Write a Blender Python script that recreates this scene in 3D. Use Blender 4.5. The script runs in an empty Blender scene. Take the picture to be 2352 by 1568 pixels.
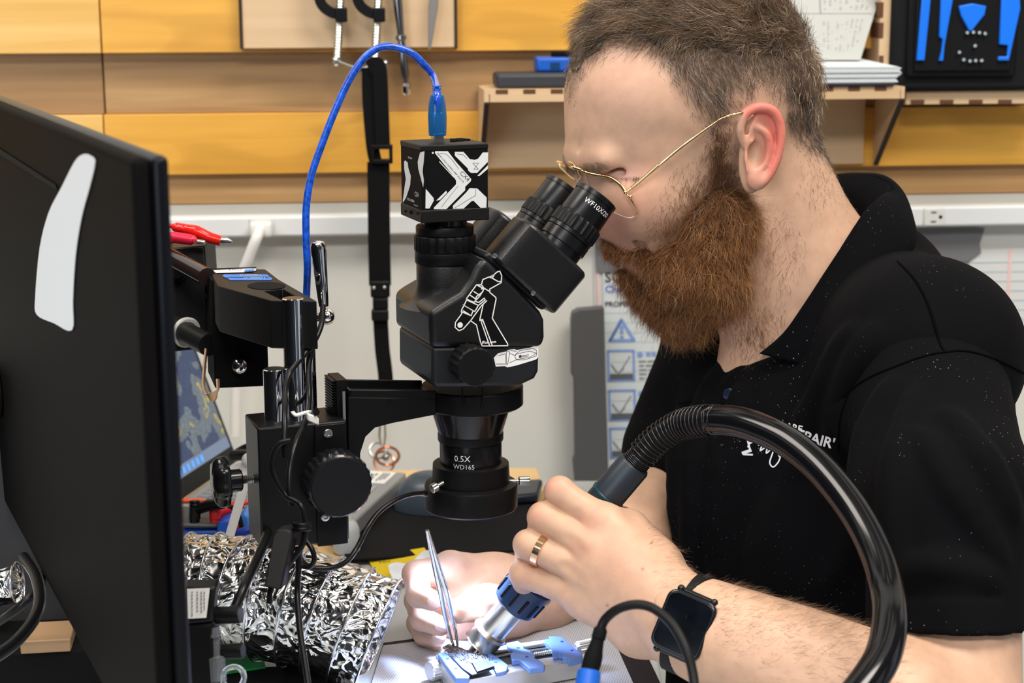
import bpy, math, random
import numpy as np
from mathutils import Vector, Matrix

# ------------------------------------------------------------ camera
F = 3920.0
PITCH, ROLL = math.radians(11.5), math.radians(0.2)
CZ = 1.254
CAM = Vector((0, 0, CZ))
_f = Vector((0, math.cos(PITCH), -math.sin(PITCH)))
_u0 = Vector((0, math.sin(PITCH), math.cos(PITCH)))
_r0 = Vector((1, 0, 0))
CU = _u0*math.cos(ROLL) + _r0*math.sin(ROLL)
CR = _r0*math.cos(ROLL) - _u0*math.sin(ROLL)
CF = _f
scene = bpy.context.scene
cd = bpy.data.cameras.new('camera')
cd.sensor_width = 36; cd.lens = 36*F/2352
cd.clip_start = 0.05
cam = bpy.data.objects.new('camera', cd)
scene.collection.objects.link(cam)
cam.matrix_world = Matrix(((CR.x, CU.x, -CF.x, 0), (CR.y, CU.y, -CF.y, 0), (CR.z, CU.z, -CF.z, CZ), (0, 0, 0, 1)))
cd.dof.use_dof = True; cd.dof.focus_distance = 1.25; cd.dof.aperture_fstop = 9.5
scene.camera = cam
scene.view_settings.view_transform = 'Standard'
scene.view_settings.look = 'None'
scene.view_settings.gamma = 1
scene.view_settings.use_curve_mapping = False
scene.view_settings.exposure = 0.64

# ------------------------------------------------------------ light
world = bpy.data.worlds.new('world'); scene.world = world
world.use_nodes = True
# the rest of the workshop as an environment: pale ceiling, dimmer walls, dark floor, with bright upright strips added to stripe the chrome
_nt = world.node_tree; _bg = _nt.nodes['Background']; _tc = _nt.nodes.new('ShaderNodeTexCoord')
_sp = _nt.nodes.new('ShaderNodeSeparateXYZ'); _nt.links.new(_tc.outputs['Generated'], _sp.inputs[0])
_rz = _nt.nodes.new('ShaderNodeValToRGB'); _mz = _nt.nodes.new('ShaderNodeMapRange'); _mz.inputs[1].default_value = -1; _mz.inputs[2].default_value = 1
_nt.links.new(_sp.outputs['Z'], _mz.inputs[0]); _nt.links.new(_mz.outputs[0], _rz.inputs[0])
_cr = _rz.color_ramp; _cr.elements[0].position = 0.0; _cr.elements[0].color = (0.015, 0.014, 0.013, 1); _cr.elements[1].position = 1.0; _cr.elements[1].color = (0.50, 0.46, 0.40, 1)
for _p, _c in ((0.30, (0.03, 0.03, 0.035, 1)), (0.40, (0.16, 0.18, 0.21, 1)), (0.62, (0.26, 0.27, 0.29, 1))):
    _e = _cr.elements.new(_p); _e.color = _c
_mp = _nt.nodes.new('ShaderNodeMapping'); _mp.inputs['Scale'].default_value = (6.0, 4.0, 0.25); _nt.links.new(_tc.outputs['Generated'], _mp.inputs[0])
_vn = _nt.nodes.new('ShaderNodeTexVoronoi'); _vn.distance = 'CHEBYCHEV'; _vn.inputs['Scale'].default_value = 1.0; _nt.links.new(_mp.outputs[0], _vn.inputs['Vector'])
_st = _nt.nodes.new('ShaderNodeMapRange'); _st.inputs[1].default_value = 0.30; _st.inputs[2].default_value = 0.34; _st.inputs[3].default_value = 2.2; _st.inputs[4].default_value = 0.12
_nt.links.new(_vn.outputs['Distance'], _st.inputs[0])
_ml = _nt.nodes.new('ShaderNodeVectorMath'); _ml.operation = 'SCALE'; _nt.links.new(_rz.outputs[0], _ml.inputs[0]); _nt.links.new(_st.outputs[0], _ml.inputs['Scale'])
_nt.links.new(_ml.outputs[0], _bg.inputs[0]); _bg.inputs[1].default_value = 0.75

def light(name, kind, loc, target, energy, color, size=None, size_y=None, **kw):
    d = bpy.data.lights.new(name, kind); d.energy = energy; d.color = color
    if kind == 'AREA':
        d.shape = kw.pop('shape', 'RECTANGLE'); d.size = size
        if size_y: d.size_y = size_y
    for k, v in kw.items(): setattr(d, k, v)
    o = bpy.data.objects.new(name, d); scene.collection.objects.link(o)
    o.location = loc
    o.rotation_euler = (Vector(target)-Vector(loc)).to_track_quat('-Z', 'Y').to_euler()
    return o
# ceiling troffers of the workshop
light('ceiling_light', 'AREA', (0.9, 0.75, 2.75), (0.9, 0.75, 0), 31, (1.0, 0.93, 0.84), 1.2, 0.6)
light('ceiling_light', 'AREA', (-1.1, 0.9, 2.75), (-1.1, 0.9, 0), 20, (1.0, 0.93, 0.84), 1.2, 0.6)
light('ceiling_light', 'AREA', (0.3, -0.9, 2.75), (0.3, -0.9, 0), 33, (1.0, 0.94, 0.86), 1.2, 0.6)
light('ceiling_light', 'AREA', (-1.4, -1.3, 2.75), (-1.4, -1.3, 0), 19, (0.92, 0.96, 1.0), 1.2, 0.6)
# daylight of a window in the wall behind the photographer
light('window_light', 'AREA', (-1.6, -2.2, 1.6), (0.2, 1.2, 1.1), 26, (0.80, 0.90, 1.0), 1.4, 1.2)

# ------------------------------------------------------------ pixel -> place helpers
def ray(px, py): return (CF + CR*((px-1176)/F) - CU*((py-784)/F))
def P(px, py, D): return CAM + ray(px, py)*D
def onplane(px, py, p0, n):
    r = ray(px, py); return CAM + r*((p0-CAM).dot(n)/r.dot(n))
DESK = 0.75
def DP(px, py, h=0.0): return onplane(px, py, Vector((0, 0, DESK+h)), Vector((0, 0, 1)))
# wall frame
wy = math.radians(5)
WT = Vector((math.cos(wy), math.sin(wy), 0)); WN = Vector((math.sin(wy), -math.cos(wy), 0)); Z = Vector((0, 0, 1))
W0 = P(1176, 900, 1.93)
def WP(px, py, off=0.0): return onplane(px, py, W0+WN*off, WN)
def wl(px, py, off=0.0):
    p = WP(px, py, off); return (p-W0).dot(WT), p.z
# scope frame (u along the tubes to the right, v away, w up)
sy = math.radians(20)
SU = Vector((math.cos(sy), math.sin(sy), 0)); SV = Vector((-math.sin(sy), math.cos(sy), 0))
SO = P(1080, 900, 1.27); S1 = 1.27/F
def SP(px, py, b=0.0): return onplane(px, py, SO+SV*(b*S1), SV)
def Sabc(a, b, c): return SO + (SU*a + SV*b + Z*c)*S1
def sl(px, py, b=0.0):
    p = SP(px, py, b)-SO; return p.dot(SU)/S1, p.z/S1
# head frame
HY = math.radians(20)
HU = Vector((math.cos(HY), math.sin(HY), 0)); HV = Vector((-math.sin(HY), math.cos(HY), 0))
H0 = P(1600, 300, 1.355); H1 = 1.355/F
def HP(px, py, b=0.0): return onplane(px, py, H0+HV*(b*H1), HV)
def proj(v):
    """world points (n,3) -> picture coordinates and depth (for laying out regions of skin, hair ...)"""
    d = np.asarray(v, float)-np.array(CAM)
    z = d@np.array(CF); x = d@np.array(CR); y = d@np.array(CU)
    return 1176+F*x/z, 784-F*y/z, z

# ------------------------------------------------------------ materials
MATS = {}
def mat(name, col, rough=0.5, metal=0.0, spec=0.5, bump=0.0, bscale=200.0, alpha=1.0, emit=None, estr=1.0,
        vary=0.0, vscale=8.0, trans=0.0, coat=0.0, sheen=0.0, aniso=0.0, ior=1.45, rvary=0.0, sub=0.0, bdist=0.0004):
    if name in MATS: return MATS[name]
    if max(col) < 0.03 and not metal and not any(q in name for q in ('watch', 'scope', 'gloss', 'anodised')): col = tuple(c*0.45 for c in col); spec *= 0.5
    m = bpy.data.materials.new(name); m.use_nodes = True
    nt = m.node_tree; b = nt.nodes['Principled BSDF']; I = b.inputs
    I['Base Color'].default_value = (*col, 1); I['Roughness'].default_value = rough; I['Metallic'].default_value = metal
    I['Specular IOR Level'].default_value = spec; I['IOR'].default_value = ior
    I['Transmission Weight'].default_value = trans; I['Coat Weight'].default_value = coat
    I['Sheen Weight'].default_value = sheen; I['Anisotropic'].default_value = aniso; I['Alpha'].default_value = alpha
    if sub:
        I['Subsurface Weight'].default_value = sub; I['Subsurface Radius'].default_value = (1.0, 0.35, 0.2); I['Subsurface Scale'].default_value = 0.004
    if emit: I['Emission Color'].default_value = (*emit, 1); I['Emission Strength'].default_value = estr
    tc = nt.nodes.new('ShaderNodeTexCoord')
    if bump:
        n = nt.nodes.new('ShaderNodeTexNoise'); n.inputs['Scale'].default_value = bscale; n.inputs['Detail'].default_value = 4
        bp = nt.nodes.new('ShaderNodeBump'); bp.inputs['Strength'].default_value = bump; bp.inputs['Distance'].default_value = bdist
        nt.links.new(tc.outputs['Object'], n.inputs['Vector']); nt.links.new(n.outputs['Fac'], bp.inputs['Height']); nt.links.new(bp.outputs['Normal'], I['Normal'])
    if vary or rvary:
        n = nt.nodes.new('ShaderNodeTexNoise'); n.inputs['Scale'].default_value = vscale; n.inputs['Detail'].default_value = 5
        nt.links.new(tc.outputs['Object'], n.inputs['Vector'])
        if vary:
            r = nt.nodes.new('ShaderNodeValToRGB')
            r.color_ramp.elements[0].position = 0.3; r.color_ramp.elements[1].position = 0.7
            r.color_ramp.elements[0].color = (*[c*(1-vary) for c in col], 1); r.color_ramp.elements[1].color = (*[min(1, c*(1+vary)) for c in col], 1)
            nt.links.new(n.outputs['Fac'], r.inputs['Fac']); nt.links.new(r.outputs['Color'], I['Base Color'])
        if rvary:
            mr = nt.nodes.new('ShaderNodeMapRange'); mr.inputs[3].default_value = max(0.02, rough-rvary); mr.inputs[4].default_value = rough+rvary
            nt.links.new(n.outputs['Fac'], mr.inputs[0]); nt.links.new(mr.outputs[0], I['Roughness'])
    MATS[name] = m; return m

def wood(name, c1, c2, axis_x, ring=1.0, rough=0.5, sx=3.0, sy_=60.0, dark=0.25, seed=0.0):
    """wood with its grain running along axis_x (a world direction)"""
    if name in MATS: return MATS[name]
    m = bpy.data.materials.new(name); m.use_nodes = True
    nt = m.node_tree; b = nt.nodes['Principled BSDF']
    tc = nt.nodes.new('ShaderNodeTexCoord')
    mp = nt.nodes.new('ShaderNodeMapping'); mp.inputs['Rotation'].default_value = (0, 0, -math.atan2(axis_x[1], axis_x[0]))
    mp2 = nt.nodes.new('ShaderNodeMapping'); mp2.inputs['Scale'].default_value = (sx, sy_*0.3, sy_); mp2.inputs['Location'].default_value = (seed, seed*2, seed*3)
    n1 = nt.nodes.new('ShaderNodeTexNoise'); n1.inputs['Scale'].default_value = 1.0; n1.inputs['Detail'].default_value = 6; n1.inputs['Distortion'].default_value = 0.6
    mp3 = nt.nodes.new('ShaderNodeMapping'); mp3.inputs['Scale'].default_value = (2.2, 3, 9); mp3.inputs['Location'].default_value = (seed*5, 0, seed)
    n2 = nt.nodes.new('ShaderNodeTexNoise'); n2.inputs['Scale'].default_value = 1.0; n2.inputs['Detail'].default_value = 2
    wv = nt.nodes.new('ShaderNodeMath'); wv.operation = 'MULTIPLY'; wv.inputs[1].default_value = 16*ring
    sn = nt.nodes.new('ShaderNodeMath'); sn.operation = 'SINE'
    ab = nt.nodes.new('ShaderNodeMapRange'); ab.inputs[1].default_value = 0.90; ab.inputs[2].default_value = 1.0; ab.inputs[3].default_value = 0; ab.inputs[4].default_value = 1
    L = nt.links.new
    L(tc.outputs['Object'], mp.inputs['Vector']); L(mp.outputs[0], mp2.inputs['Vector']); L(mp.outputs[0], mp3.inputs['Vector'])
    L(mp2.outputs[0], n1.inputs['Vector']); L(mp3.outputs[0], n2.inputs['Vector'])
    L(n2.outputs['Fac'], wv.inputs[0]); L(wv.outputs[0], sn.inputs[0]); L(sn.outputs[0], ab.inputs[0])
    mx = nt.nodes.new('ShaderNodeMix'); mx.data_type = 'RGBA'
    mx.inputs[6].default_value = (*c1, 1); mx.inputs[7].default_value = (*c2, 1)
    mr = nt.nodes.new('ShaderNodeMapRange'); mr.inputs[1].default_value = 0.3; mr.inputs[2].default_value = 0.7
    L(n1.outputs['Fac'], mr.inputs[0]); L(mr.outputs[0], mx.inputs[0])
    mx2 = nt.nodes.new('ShaderNodeMix'); mx2.data_type = 'RGBA'; mx2.inputs[7].default_value = (*[c*0.62 for c in c2], 1)
    ml = nt.nodes.new('ShaderNodeMath'); ml.operation = 'MULTIPLY'; ml.inputs[1].default_value = dark
    L(ab.outputs[0], ml.inputs[0]); L(ml.outputs[0], mx2.inputs[0]); L(mx.outputs[2], mx2.inputs[6])
    L(mx2.outputs[2], b.inputs['Base Color']); b.inputs['Roughness'].default_value = rough
    MATS[name] = m; return m

# ------------------------------------------------------------ mesh building
def catmull(pts, n=8, closed=False):
    pts = [Vector(p) for p in pts]
    if len(pts) < 3 and not closed: 
        return [pts[0].lerp(pts[-1], i/n) for i in range(n+1)]
    out = []
    m = len(pts)
    for i in range(m if closed else m-1):
        if closed: a, b, c, d = pts[i-1], pts[i], pts[(i+1) % m], pts[(i+2) % m]
        else: a, b, c, d = pts[max(i-1, 0)], pts[i], pts[i+1], pts[min(i+2, m-1)]
        for k in range(n):
            t = k/n
            out.append(0.5*((2*b)+(c-a)*t+(2*a-5*b+4*c-d)*t*t+(3*b-3*c+d-a)*t**3))
    if not closed: out.append(pts[-1])
    return out
def lerpl(vals, n):
    """radii for a catmull path"""
    out = []
    for i in range(len(vals)-1):
        for k in range(n): out.append(vals[i]+(vals[i+1]-vals[i])*k/n)
    out.append(vals[-1]); return out

class M:
    def __init__(s): s.v = []; s.f = []
    def add(s, vs, fs):
        o = len(s.v); s.v += [Vector(v) for v in vs]; s.f += [tuple(i+o for i in f) for f in fs]; return s
    def box(s, c, ax, ay, az):
        """centre and three half-extent vectors"""
        vs = [c+ax*i+ay*j+az*k for i in (-1, 1) for j in (-1, 1) for k in (-1, 1)]
        return s.add(vs, [(0, 1, 3, 2), (4, 6, 7, 5), (0, 4, 5, 1), (2, 3, 7, 6), (0, 2, 6, 4), (1, 5, 7, 3)])
    def hexa(s, v8): return s.add(v8, [(0, 1, 3, 2), (4, 6, 7, 5), (0, 4, 5, 1), (2, 3, 7, 6), (0, 2, 6, 4), (1, 5, 7, 3)])
    def prism(s, pts, d):
        """polygon (3D points) extruded by vector d"""
        n = len(pts); vs = [Vector(p) for p in pts]+[Vector(p)+d for p in pts]
        fs = [tuple(range(n)), tuple(range(2*n-1, n-1, -1))]+[(i, i+n, (i+1) % n+n, (i+1) % n) for i in range(n)]
        return s.add(vs, fs)
    def lathe(s, p0, axis, prof, n=32, x=None, caps=True, rfun=None):
        """prof: list of (t along axis in metres, radius)"""
        a = Vector(axis).normalized()
        x = Vector(x) if x is not None else (Vector((0, 0, 1)) if abs(a.z) < 0.9 else Vector((1, 0, 0)))
        x = (x-a*x.dot(a)).normalized(); y = a.cross(x)
        vs = []; fs = []
        for i, (t, r) in enumerate(prof):
            for k in range(n):
                an = 2*math.pi*k/n; rr = r*(rfun(an, i) if rfun else 1)
                vs.append(Vector(p0)+a*t+(x*math.cos(an)+y*math.sin(an))*rr)
        for i in range(len(prof)-1):
            for k in range(n): fs.append((i*n+k, i*n+(k+1) % n, (i+1)*n+(k+1) % n, (i+1)*n+k))
        if caps:
            fs.append(tuple(range(n-1, -1, -1))); fs.append(tuple((len(prof)-1)*n+k for k in range(n)))
        return s.add(vs, fs)
    def cyl(s, p0, p1, r0, r1=None, n=24, bev=0.0):
        p0, p1 = Vector(p0), Vector(p1); d = p1-p0; L = d.length; r1 = r0 if r1 is None else r1
        pr = [(0, r0), (L, r1)] if not bev else [(0, r0-bev), (bev, r0), (L-bev, r1), (L, r1-bev)]
        return s.lathe(p0, d, pr, n)
    def sphere(s, c, r, n=20, sx=(1, 1, 1)):
        vs = []; fs = []; m = n//2
        for i in range(1, m):
            th = math.pi*i/m
            for k in range(n):
                ph = 2*math.pi*k/n; vs.append(Vector(c)+Vector((r*sx[0]*math.sin(th)*math.cos(ph), r*sx[1]*math.sin(th)*math.sin(ph), r*sx[2]*math.cos(th))))
        for i in range(m-2):
            for k in range(n): fs.append((i*n+k, (i+1)*n+k, (i+1)*n+(k+1) % n, i*n+(k+1) % n))
        a = len(vs); vs += [Vector(c)+Vector((0, 0, r*sx[2])), Vector(c)-Vector((0, 0, r*sx[2]))]
        for k in range(n): fs.append((a, k, (k+1) % n)); fs.append((a+1, (m-2)*n+(k+1) % n, (m-2)*n+k))
        return s.add(vs, fs)
    def tube(s, path, r, n=12, closed=False, flat=None):
        """path: points; r: radius or list. flat=(w,t,normal) gives a strap"""
        m = len(path); path = [Vector(p) for p in path]
        R = r if isinstance(r, (list, tuple)) else [r]*m
        T = []
        for i in range(m):
            a = path[(i-1) % m] if closed else path[max(i-1, 0)]; b = path[(i+1) % m] if closed else path[min(i+1, m-1)]
            T.append((b-a).normalized() if (b-a).length > 1e-9 else Vector((0, 0, 1)))
        x = T[0].orthogonal().normalized(); vs = []; fs = []
        for i in range(m):
            x = (x-T[i]*x.dot(T[i])).normalized(); y = T[i].cross(x)
            if flat:
                xx = (Vector(flat[2])-T[i]*Vector(flat[2]).dot(T[i])).normalized(); yy = T[i].cross(xx)
                w, t = flat[0]/2, flat[1]/2
                vs += [path[i]+yy*w+xx*t, path[i]-yy*w+xx*t, path[i]-yy*w-xx*t, path[i]+yy*w-xx*t]
            else:
                for k in range(n):
                    an = 2*math.pi*k/n; vs.append(path[i]+(x*math.cos(an)+y*math.sin(an))*R[i])
        q = 4 if flat else n
        for i in range(m if closed else m-1):
            j = (i+1) % m
            off = 0
            if closed and i == m-1 and not flat:   # untwist the seam
                best = 1e9
                for o in range(q):
                    dd = (vs[i*q]-vs[(o) % q]).length
                    if dd < best: best = dd; off = o
            for k in range(q): fs.append((i*q+k, i*q+(k+1) % q, j*q+(k+1+off) % q, j*q+(k+off) % q))
        if not closed: fs.append(tuple(range(q-1, -1, -1))); fs.append(tuple((m-1)*q+k for k in range(q)))
        return s.add(vs, fs)

def tag(o, label=None, cat=None, group=None, kind=None):
    if label: o['label'] = label
    if cat: o['category'] = cat
    if group: o['group'] = group
    if kind: o['kind'] = kind
    return o
def empty(name, loc, label=None, cat=None, group=None, kind=None):
    o = bpy.data.objects.new(name, None); scene.collection.objects.link(o); o.location = loc; o.empty_display_size = 0.02
    return tag(o, label, cat, group, kind)
def world_loc(o):
    v = Vector(o.location)
    while o.parent: o = o.parent; v += Vector(o.location)
    return v
def smooth_angle(me, deg=35):
    n = len(me.polygons); me.polygons.foreach_set('use_smooth', [True]*n)
    try: me.set_sharp_from_angle(angle=math.radians(deg))
    except Exception: pass
def part(name, m, material, parent=None, bevel=0.0, seg=2, smooth=35, loc=None, label=None, cat=None, group=None, kind=None, subsurf=0):
    vs = np.array([tuple(v) for v in m.v]) if isinstance(m, M) else np.asarray(m[0], float)
    fs = m.f if isinstance(m, M) else m[1]
    if loc is None:
        if parent is None: lo, hi = vs.min(0), vs.max(0); loc = Vector(((lo[0]+hi[0])/2, (lo[1]+hi[1])/2, lo[2]))
        else: loc = world_loc(parent)
    me = bpy.data.meshes.new(name)
    me.from_pydata((vs-np.array(loc)).tolist(), [], [list(map(int, f)) for f in fs]); me.validate(); me.update()
    if isinstance(m, M):
        import bmesh
        bm = bmesh.new(); bm.from_mesh(me); bmesh.ops.recalc_face_normals(bm, faces=bm.faces); bm.to_mesh(me); bm.free()
    if isinstance(material, (list, tuple)):
        for q in material: me.materials.append(q)
    else: me.materials.append(material)
    smooth_angle(me, smooth)
    o = bpy.data.objects.new(name, me); scene.collection.objects.link(o)
    if parent is not None: o.parent = parent; o.location = Vector(loc)-world_loc(parent)
    else: o.location = loc
    if bevel:
        b = o.modifiers.new('bevel', 'BEVEL'); b.width = bevel; b.segments = seg; b.limit_method = 'ANGLE'; b.angle_limit = math.radians(40)
        b.harden_normals = False
    if subsurf:
        b = o.modifiers.new('subsurf', 'SUBSURF'); b.levels = b.render_levels = subsurf
    return tag(o, label, cat, group, kind)
def copy_tree(o, delta=None, parent=None):
    c = o.copy(); scene.collection.objects.link(c)
    if parent is not None: c.parent = parent
    if delta is not None: c.location = o.location+Vector(delta)
    for ch in [x for x in scene.objects if x.parent == o]: copy_tree(ch, None, c)
    return c

_txt = {}
def text2d(s, size, align='LEFT', bold=False):
    """flat outline of a word: vertices (x,y) and faces; x runs from 0"""
    k = (s, size, align, bold)
    if k in _txt: return _txt[k]
    c = bpy.data.curves.new('t', 'FONT'); c.body = s; c.size = size; c.align_x = align; c.resolution_u = 2
    if bold: c.offset = size*0.025
    o = bpy.data.objects.new('t', c); scene.collection.objects.link(o)
    bpy.context.view_layer.update()
    dg = bpy.context.evaluated_depsgraph_get(); me = o.evaluated_get(dg).to_mesh()
    vs = [(v.co.x, v.co.y) for v in me.vertices]; fs = [tuple(p.vertices) for p in me.polygons]
    o.evaluated_get(dg).to_mesh_clear()
    bpy.data.objects.remove(o); bpy.data.curves.remove(c)
    _txt[k] = (vs, fs); return vs, fs
def text_on(m, s, size, fn, align='LEFT', bold=False):
    vs, fs = text2d(s, size, align, bold)
    return m.add([fn(x, y) for x, y in vs], fs)
def plane_fn(o, ex, ey, ez=None, h=0.0):
    ex, ey = Vector(ex).normalized(), Vector(ey).normalized(); n = ex.cross(ey) if ez is None else Vector(ez)
    return lambda x, y: Vector(o)+ex*x+ey*y+n*h
def stroke(pts, w):
    """2D polyline -> list of quads outlines of width w"""
    out = []
    for (x0, y0), (x1, y1) in zip(pts, pts[1:]):
        d = math.hypot(x1-x0, y1-y0)
        if d < 1e-9: continue
        nx, ny = -(y1-y0)/d*w/2, (x1-x0)/d*w/2; ex, ey = (x1-x0)/d*w/2, (y1-y0)/d*w/2
        out.append([(x0-ex*.6+nx, y0-ey*.6+ny), (x1+ex*.6+nx, y1+ey*.6+ny), (x1+ex*.6-nx, y1+ey*.6-ny), (x0-ex*.6-nx, y0-ey*.6-ny)])
    return out
def sheet(m, polys, fn):
    for p in polys: m.add([fn(x, y) for x, y in p], [tuple(range(len(p)))])
    return m

# ------------------------------------------------------------ soft bodies: distance field -> surface
class SDF:
    def __init__(s, lo, hi, h):
        s.lo = np.array(lo, float); s.h = h; s.n = np.ceil((np.array(hi)-s.lo)/h).astype(int)+1
        s.g = np.full(tuple(s.n), 0.05, np.float32)
    def _sl(s, lo, hi, m):
        a = np.maximum(np.floor((np.array(lo)-m-s.lo)/s.h).astype(int), 0); b = np.minimum(np.ceil((np.array(hi)+m-s.lo)/s.h).astype(int)+1, s.n)
        if np.any(b <= a): return None, None
        sl = tuple(slice(i, j) for i, j in zip(a, b))
        ax = [s.lo[i]+s.h*np.arange(a[i], b[i], dtype=np.float32) for i in range(3)]
        return sl, (ax[0][:, None, None].astype(np.float32), ax[1][None, :, None].astype(np.float32), ax[2][None, None, :].astype(np.float32))
    def _mix(s, sl, d, k, op):
        g = s.g[sl]
        if op == 'sub':
            h = np.maximum(k-np.abs(g+d), 0)/k; s.g[sl] = np.maximum(g, -d)+h*h*k*.25
        elif op == 'and':
            h = np.maximum(k-np.abs(g-d), 0)/k; s.g[sl] = np.maximum(g, d)+h*h*k*.25
        else:
            h = np.maximum(k-np.abs(g-d), 0)/k; s.g[sl] = np.minimum(g, d)-h*h*k*.25
    def ell(s, c, r, axes=None, k=0.01, op='add'):
        c = np.array(c, float); r = np.array(r, float); R = r.max()
        sl, (X, Y, Zz) = s._sl(c-R, c+R, 0.02+k)
        if sl is None: return s
        dx, dy, dz = X-c[0], Y-c[1], Zz-c[2]
        if axes is None: axes = (Vector((1, 0, 0)), Vector((0, 1, 0)), Vector((0, 0, 1)))
        q = [dx*np.float32(a[0])+dy*np.float32(a[1])+dz*np.float32(a[2]) for a in axes]
        k0 = np.sqrt(sum((q[i]/r[i])**2 for i in range(3))); k1 = np.sqrt(sum((q[i]/r[i]**2)**2 for i in range(3)))
        s._mix(sl, (k0*(k0-1)/np.maximum(k1, 1e-6)).astype(np.float32), k, op); return s
    def cap(s, a, b, ra, rb=None, k=0.01, op='add'):
        rb = ra if rb is None else rb
        a = np.array(a, float); b = np.array(b, float); R = max(ra, rb)
        sl, ax = s._sl(np.minimum(a, b)-R, np.maximum(a, b)+R, 0.02+k)
        if sl is None: return s
        X, Y, Zz = ax; ba = b-a; l2 = max((ba*ba).sum(), 1e-12)
        t = np.clip(((X-a[0])*ba[0]+(Y-a[1])*ba[1]+(Zz-a[2])*ba[2])/l2, 0, 1)
        d = np.sqrt((X-a[0]-t*ba[0])**2+(Y-a[1]-t*ba[1])**2+(Zz-a[2]-t*ba[2])**2)-(ra+(rb-ra)*t)
        s._mix(sl, d.astype(np.float32), k, op); return s
    def path(s, pts, rs, k=0.01, op='add', n=4):
        pp = catmull(pts, n); rr = lerpl(rs, n)
        for i in range(len(pp)-1): s.cap(pp[i], pp[i+1], rr[i], rr[i+1], k, op)
        return s
    def at(s, p):
        q = (np.array(p)-s.lo)/s.h; i = np.floor(q).astype(int)
        if np.any(i < 0) or np.any(i >= s.n-1): return 0.05
        f = q-i; v = 0.0
        for a in (0, 1):
            for b in (0, 1):
                for c in (0, 1): v += s.g[i[0]+a, i[1]+b, i[2]+c]*(f[0] if a else 1-f[0])*(f[1] if b else 1-f[1])*(f[2] if c else 1-f[2])
        return v
    def hit(s, px, py, d0=0.9, d1=1.8, out=0.0):
        """first surface point seen at a picture position"""
        r = ray(px, py); D = d0; prev = None
        while D < d1:
            v = s.at(CAM+r*D)
            if v < 0:
                if prev is None: return CAM+r*D
                t = prev[1]/(prev[1]-v); D = prev[0]+(D-prev[0])*t; return CAM+r*(D-out)
            prev = (D, v); D += max(0.0006, min(0.02, v*0.7))
        return None
    def normal(s, p, e=0.002):
        g = np.array([s.at(Vector(p)+Vector(d)*e)-s.at(Vector(p)-Vector(d)*e) for d in ((1, 0, 0), (0, 1, 0), (0, 0, 1))]); n = np.linalg.norm(g)
        return Vector(g/n) if n > 0 else Vector((0, -1, 0))
    def mesh(s, it=2):
        g = s.g; h = s.h
        g = np.pad(g, 1, constant_values=0.05); ins = g < 0
        n = np.array(g.shape)
        c = np.zeros(tuple(n-1), np.int8)
        for i in (0, 1):
            for j in (0, 1):
                for k in (0, 1): c += ins[i:n[0]-1+i, j:n[1]-1+j, k:n[2]-1+k]
        idx = np.argwhere((c > 0) & (c < 8)); vid = np.full(c.shape, -1, np.int32); vid[tuple(idx.T)] = np.arange(len(idx))
        acc = np.zeros((len(idx), 3)); cnt = np.zeros(len(idx))
        corners = [(i, j, k) for i in (0, 1) for j in (0, 1) for k in (0, 1)]
        val = {q: g[idx[:, 0]+q[0], idx[:, 1]+q[1], idx[:, 2]+q[2]].astype(float) for q in corners}
        for q in corners:
            for ax in range(3):
                if q[ax] == 1: continue
                r = list(q); r[ax] = 1; r = tuple(r); a, b = val[q], val[r]
                m = (a < 0) != (b < 0); t = np.where(m, a/np.where(m, a-b, 1), 0)
                pq = np.tile(np.array(q, float), (len(idx), 1)); pq[:, ax] += t
                acc += pq*m[:, None]; cnt += m
        v = (idx+acc/cnt[:, None]-1)*h+s.lo
        fs = []
        for ax in range(3):
            sl0 = [slice(1, n[i]-1) for i in range(3)]; sl0[ax] = slice(0, n[ax]-1); sl1 = list(sl0); sl1[ax] = slice(1, n[ax])
            A, B = ins[tuple(sl0)], ins[tuple(sl1)]; off = np.array([1, 1, 1]); off[ax] = 0
            e = np.argwhere(A != B); flip = A[tuple(e.T)]; e = e+off
            o1, o2 = [(1, 2), (2, 0), (0, 1)][ax]
            d1 = np.zeros(3, int); d1[o1] = 1; d2 = np.zeros(3, int); d2[o2] = 1
            q = np.stack([vid[tuple((e-d1-d2).T)], vid[tuple((e-d2).T)], vid[tuple(e.T)], vid[tuple((e-d1).T)]], 1)
            q[~flip] = q[~flip][:, ::-1]; fs.append(q)
        f = np.concatenate(fs)
        f = f[(f >= 0).all(1)]
        for _ in range(it):  # light relaxation
            a = np.zeros_like(v); w = np.zeros(len(v))
            for i in range(4):
                p, r = f[:, i], f[:, (i+1) % 4]
                for x in range(3):
                    a[:, x] += np.bincount(p, v[r, x], len(v)); a[:, x] += np.bincount(r, v[p, x], len(v))
                w += np.bincount(p, minlength=len(v))+np.bincount(r, minlength=len(v))
            v = v*0.5+0.5*a/np.maximum(w, 1)[:, None]
        return v, f
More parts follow.
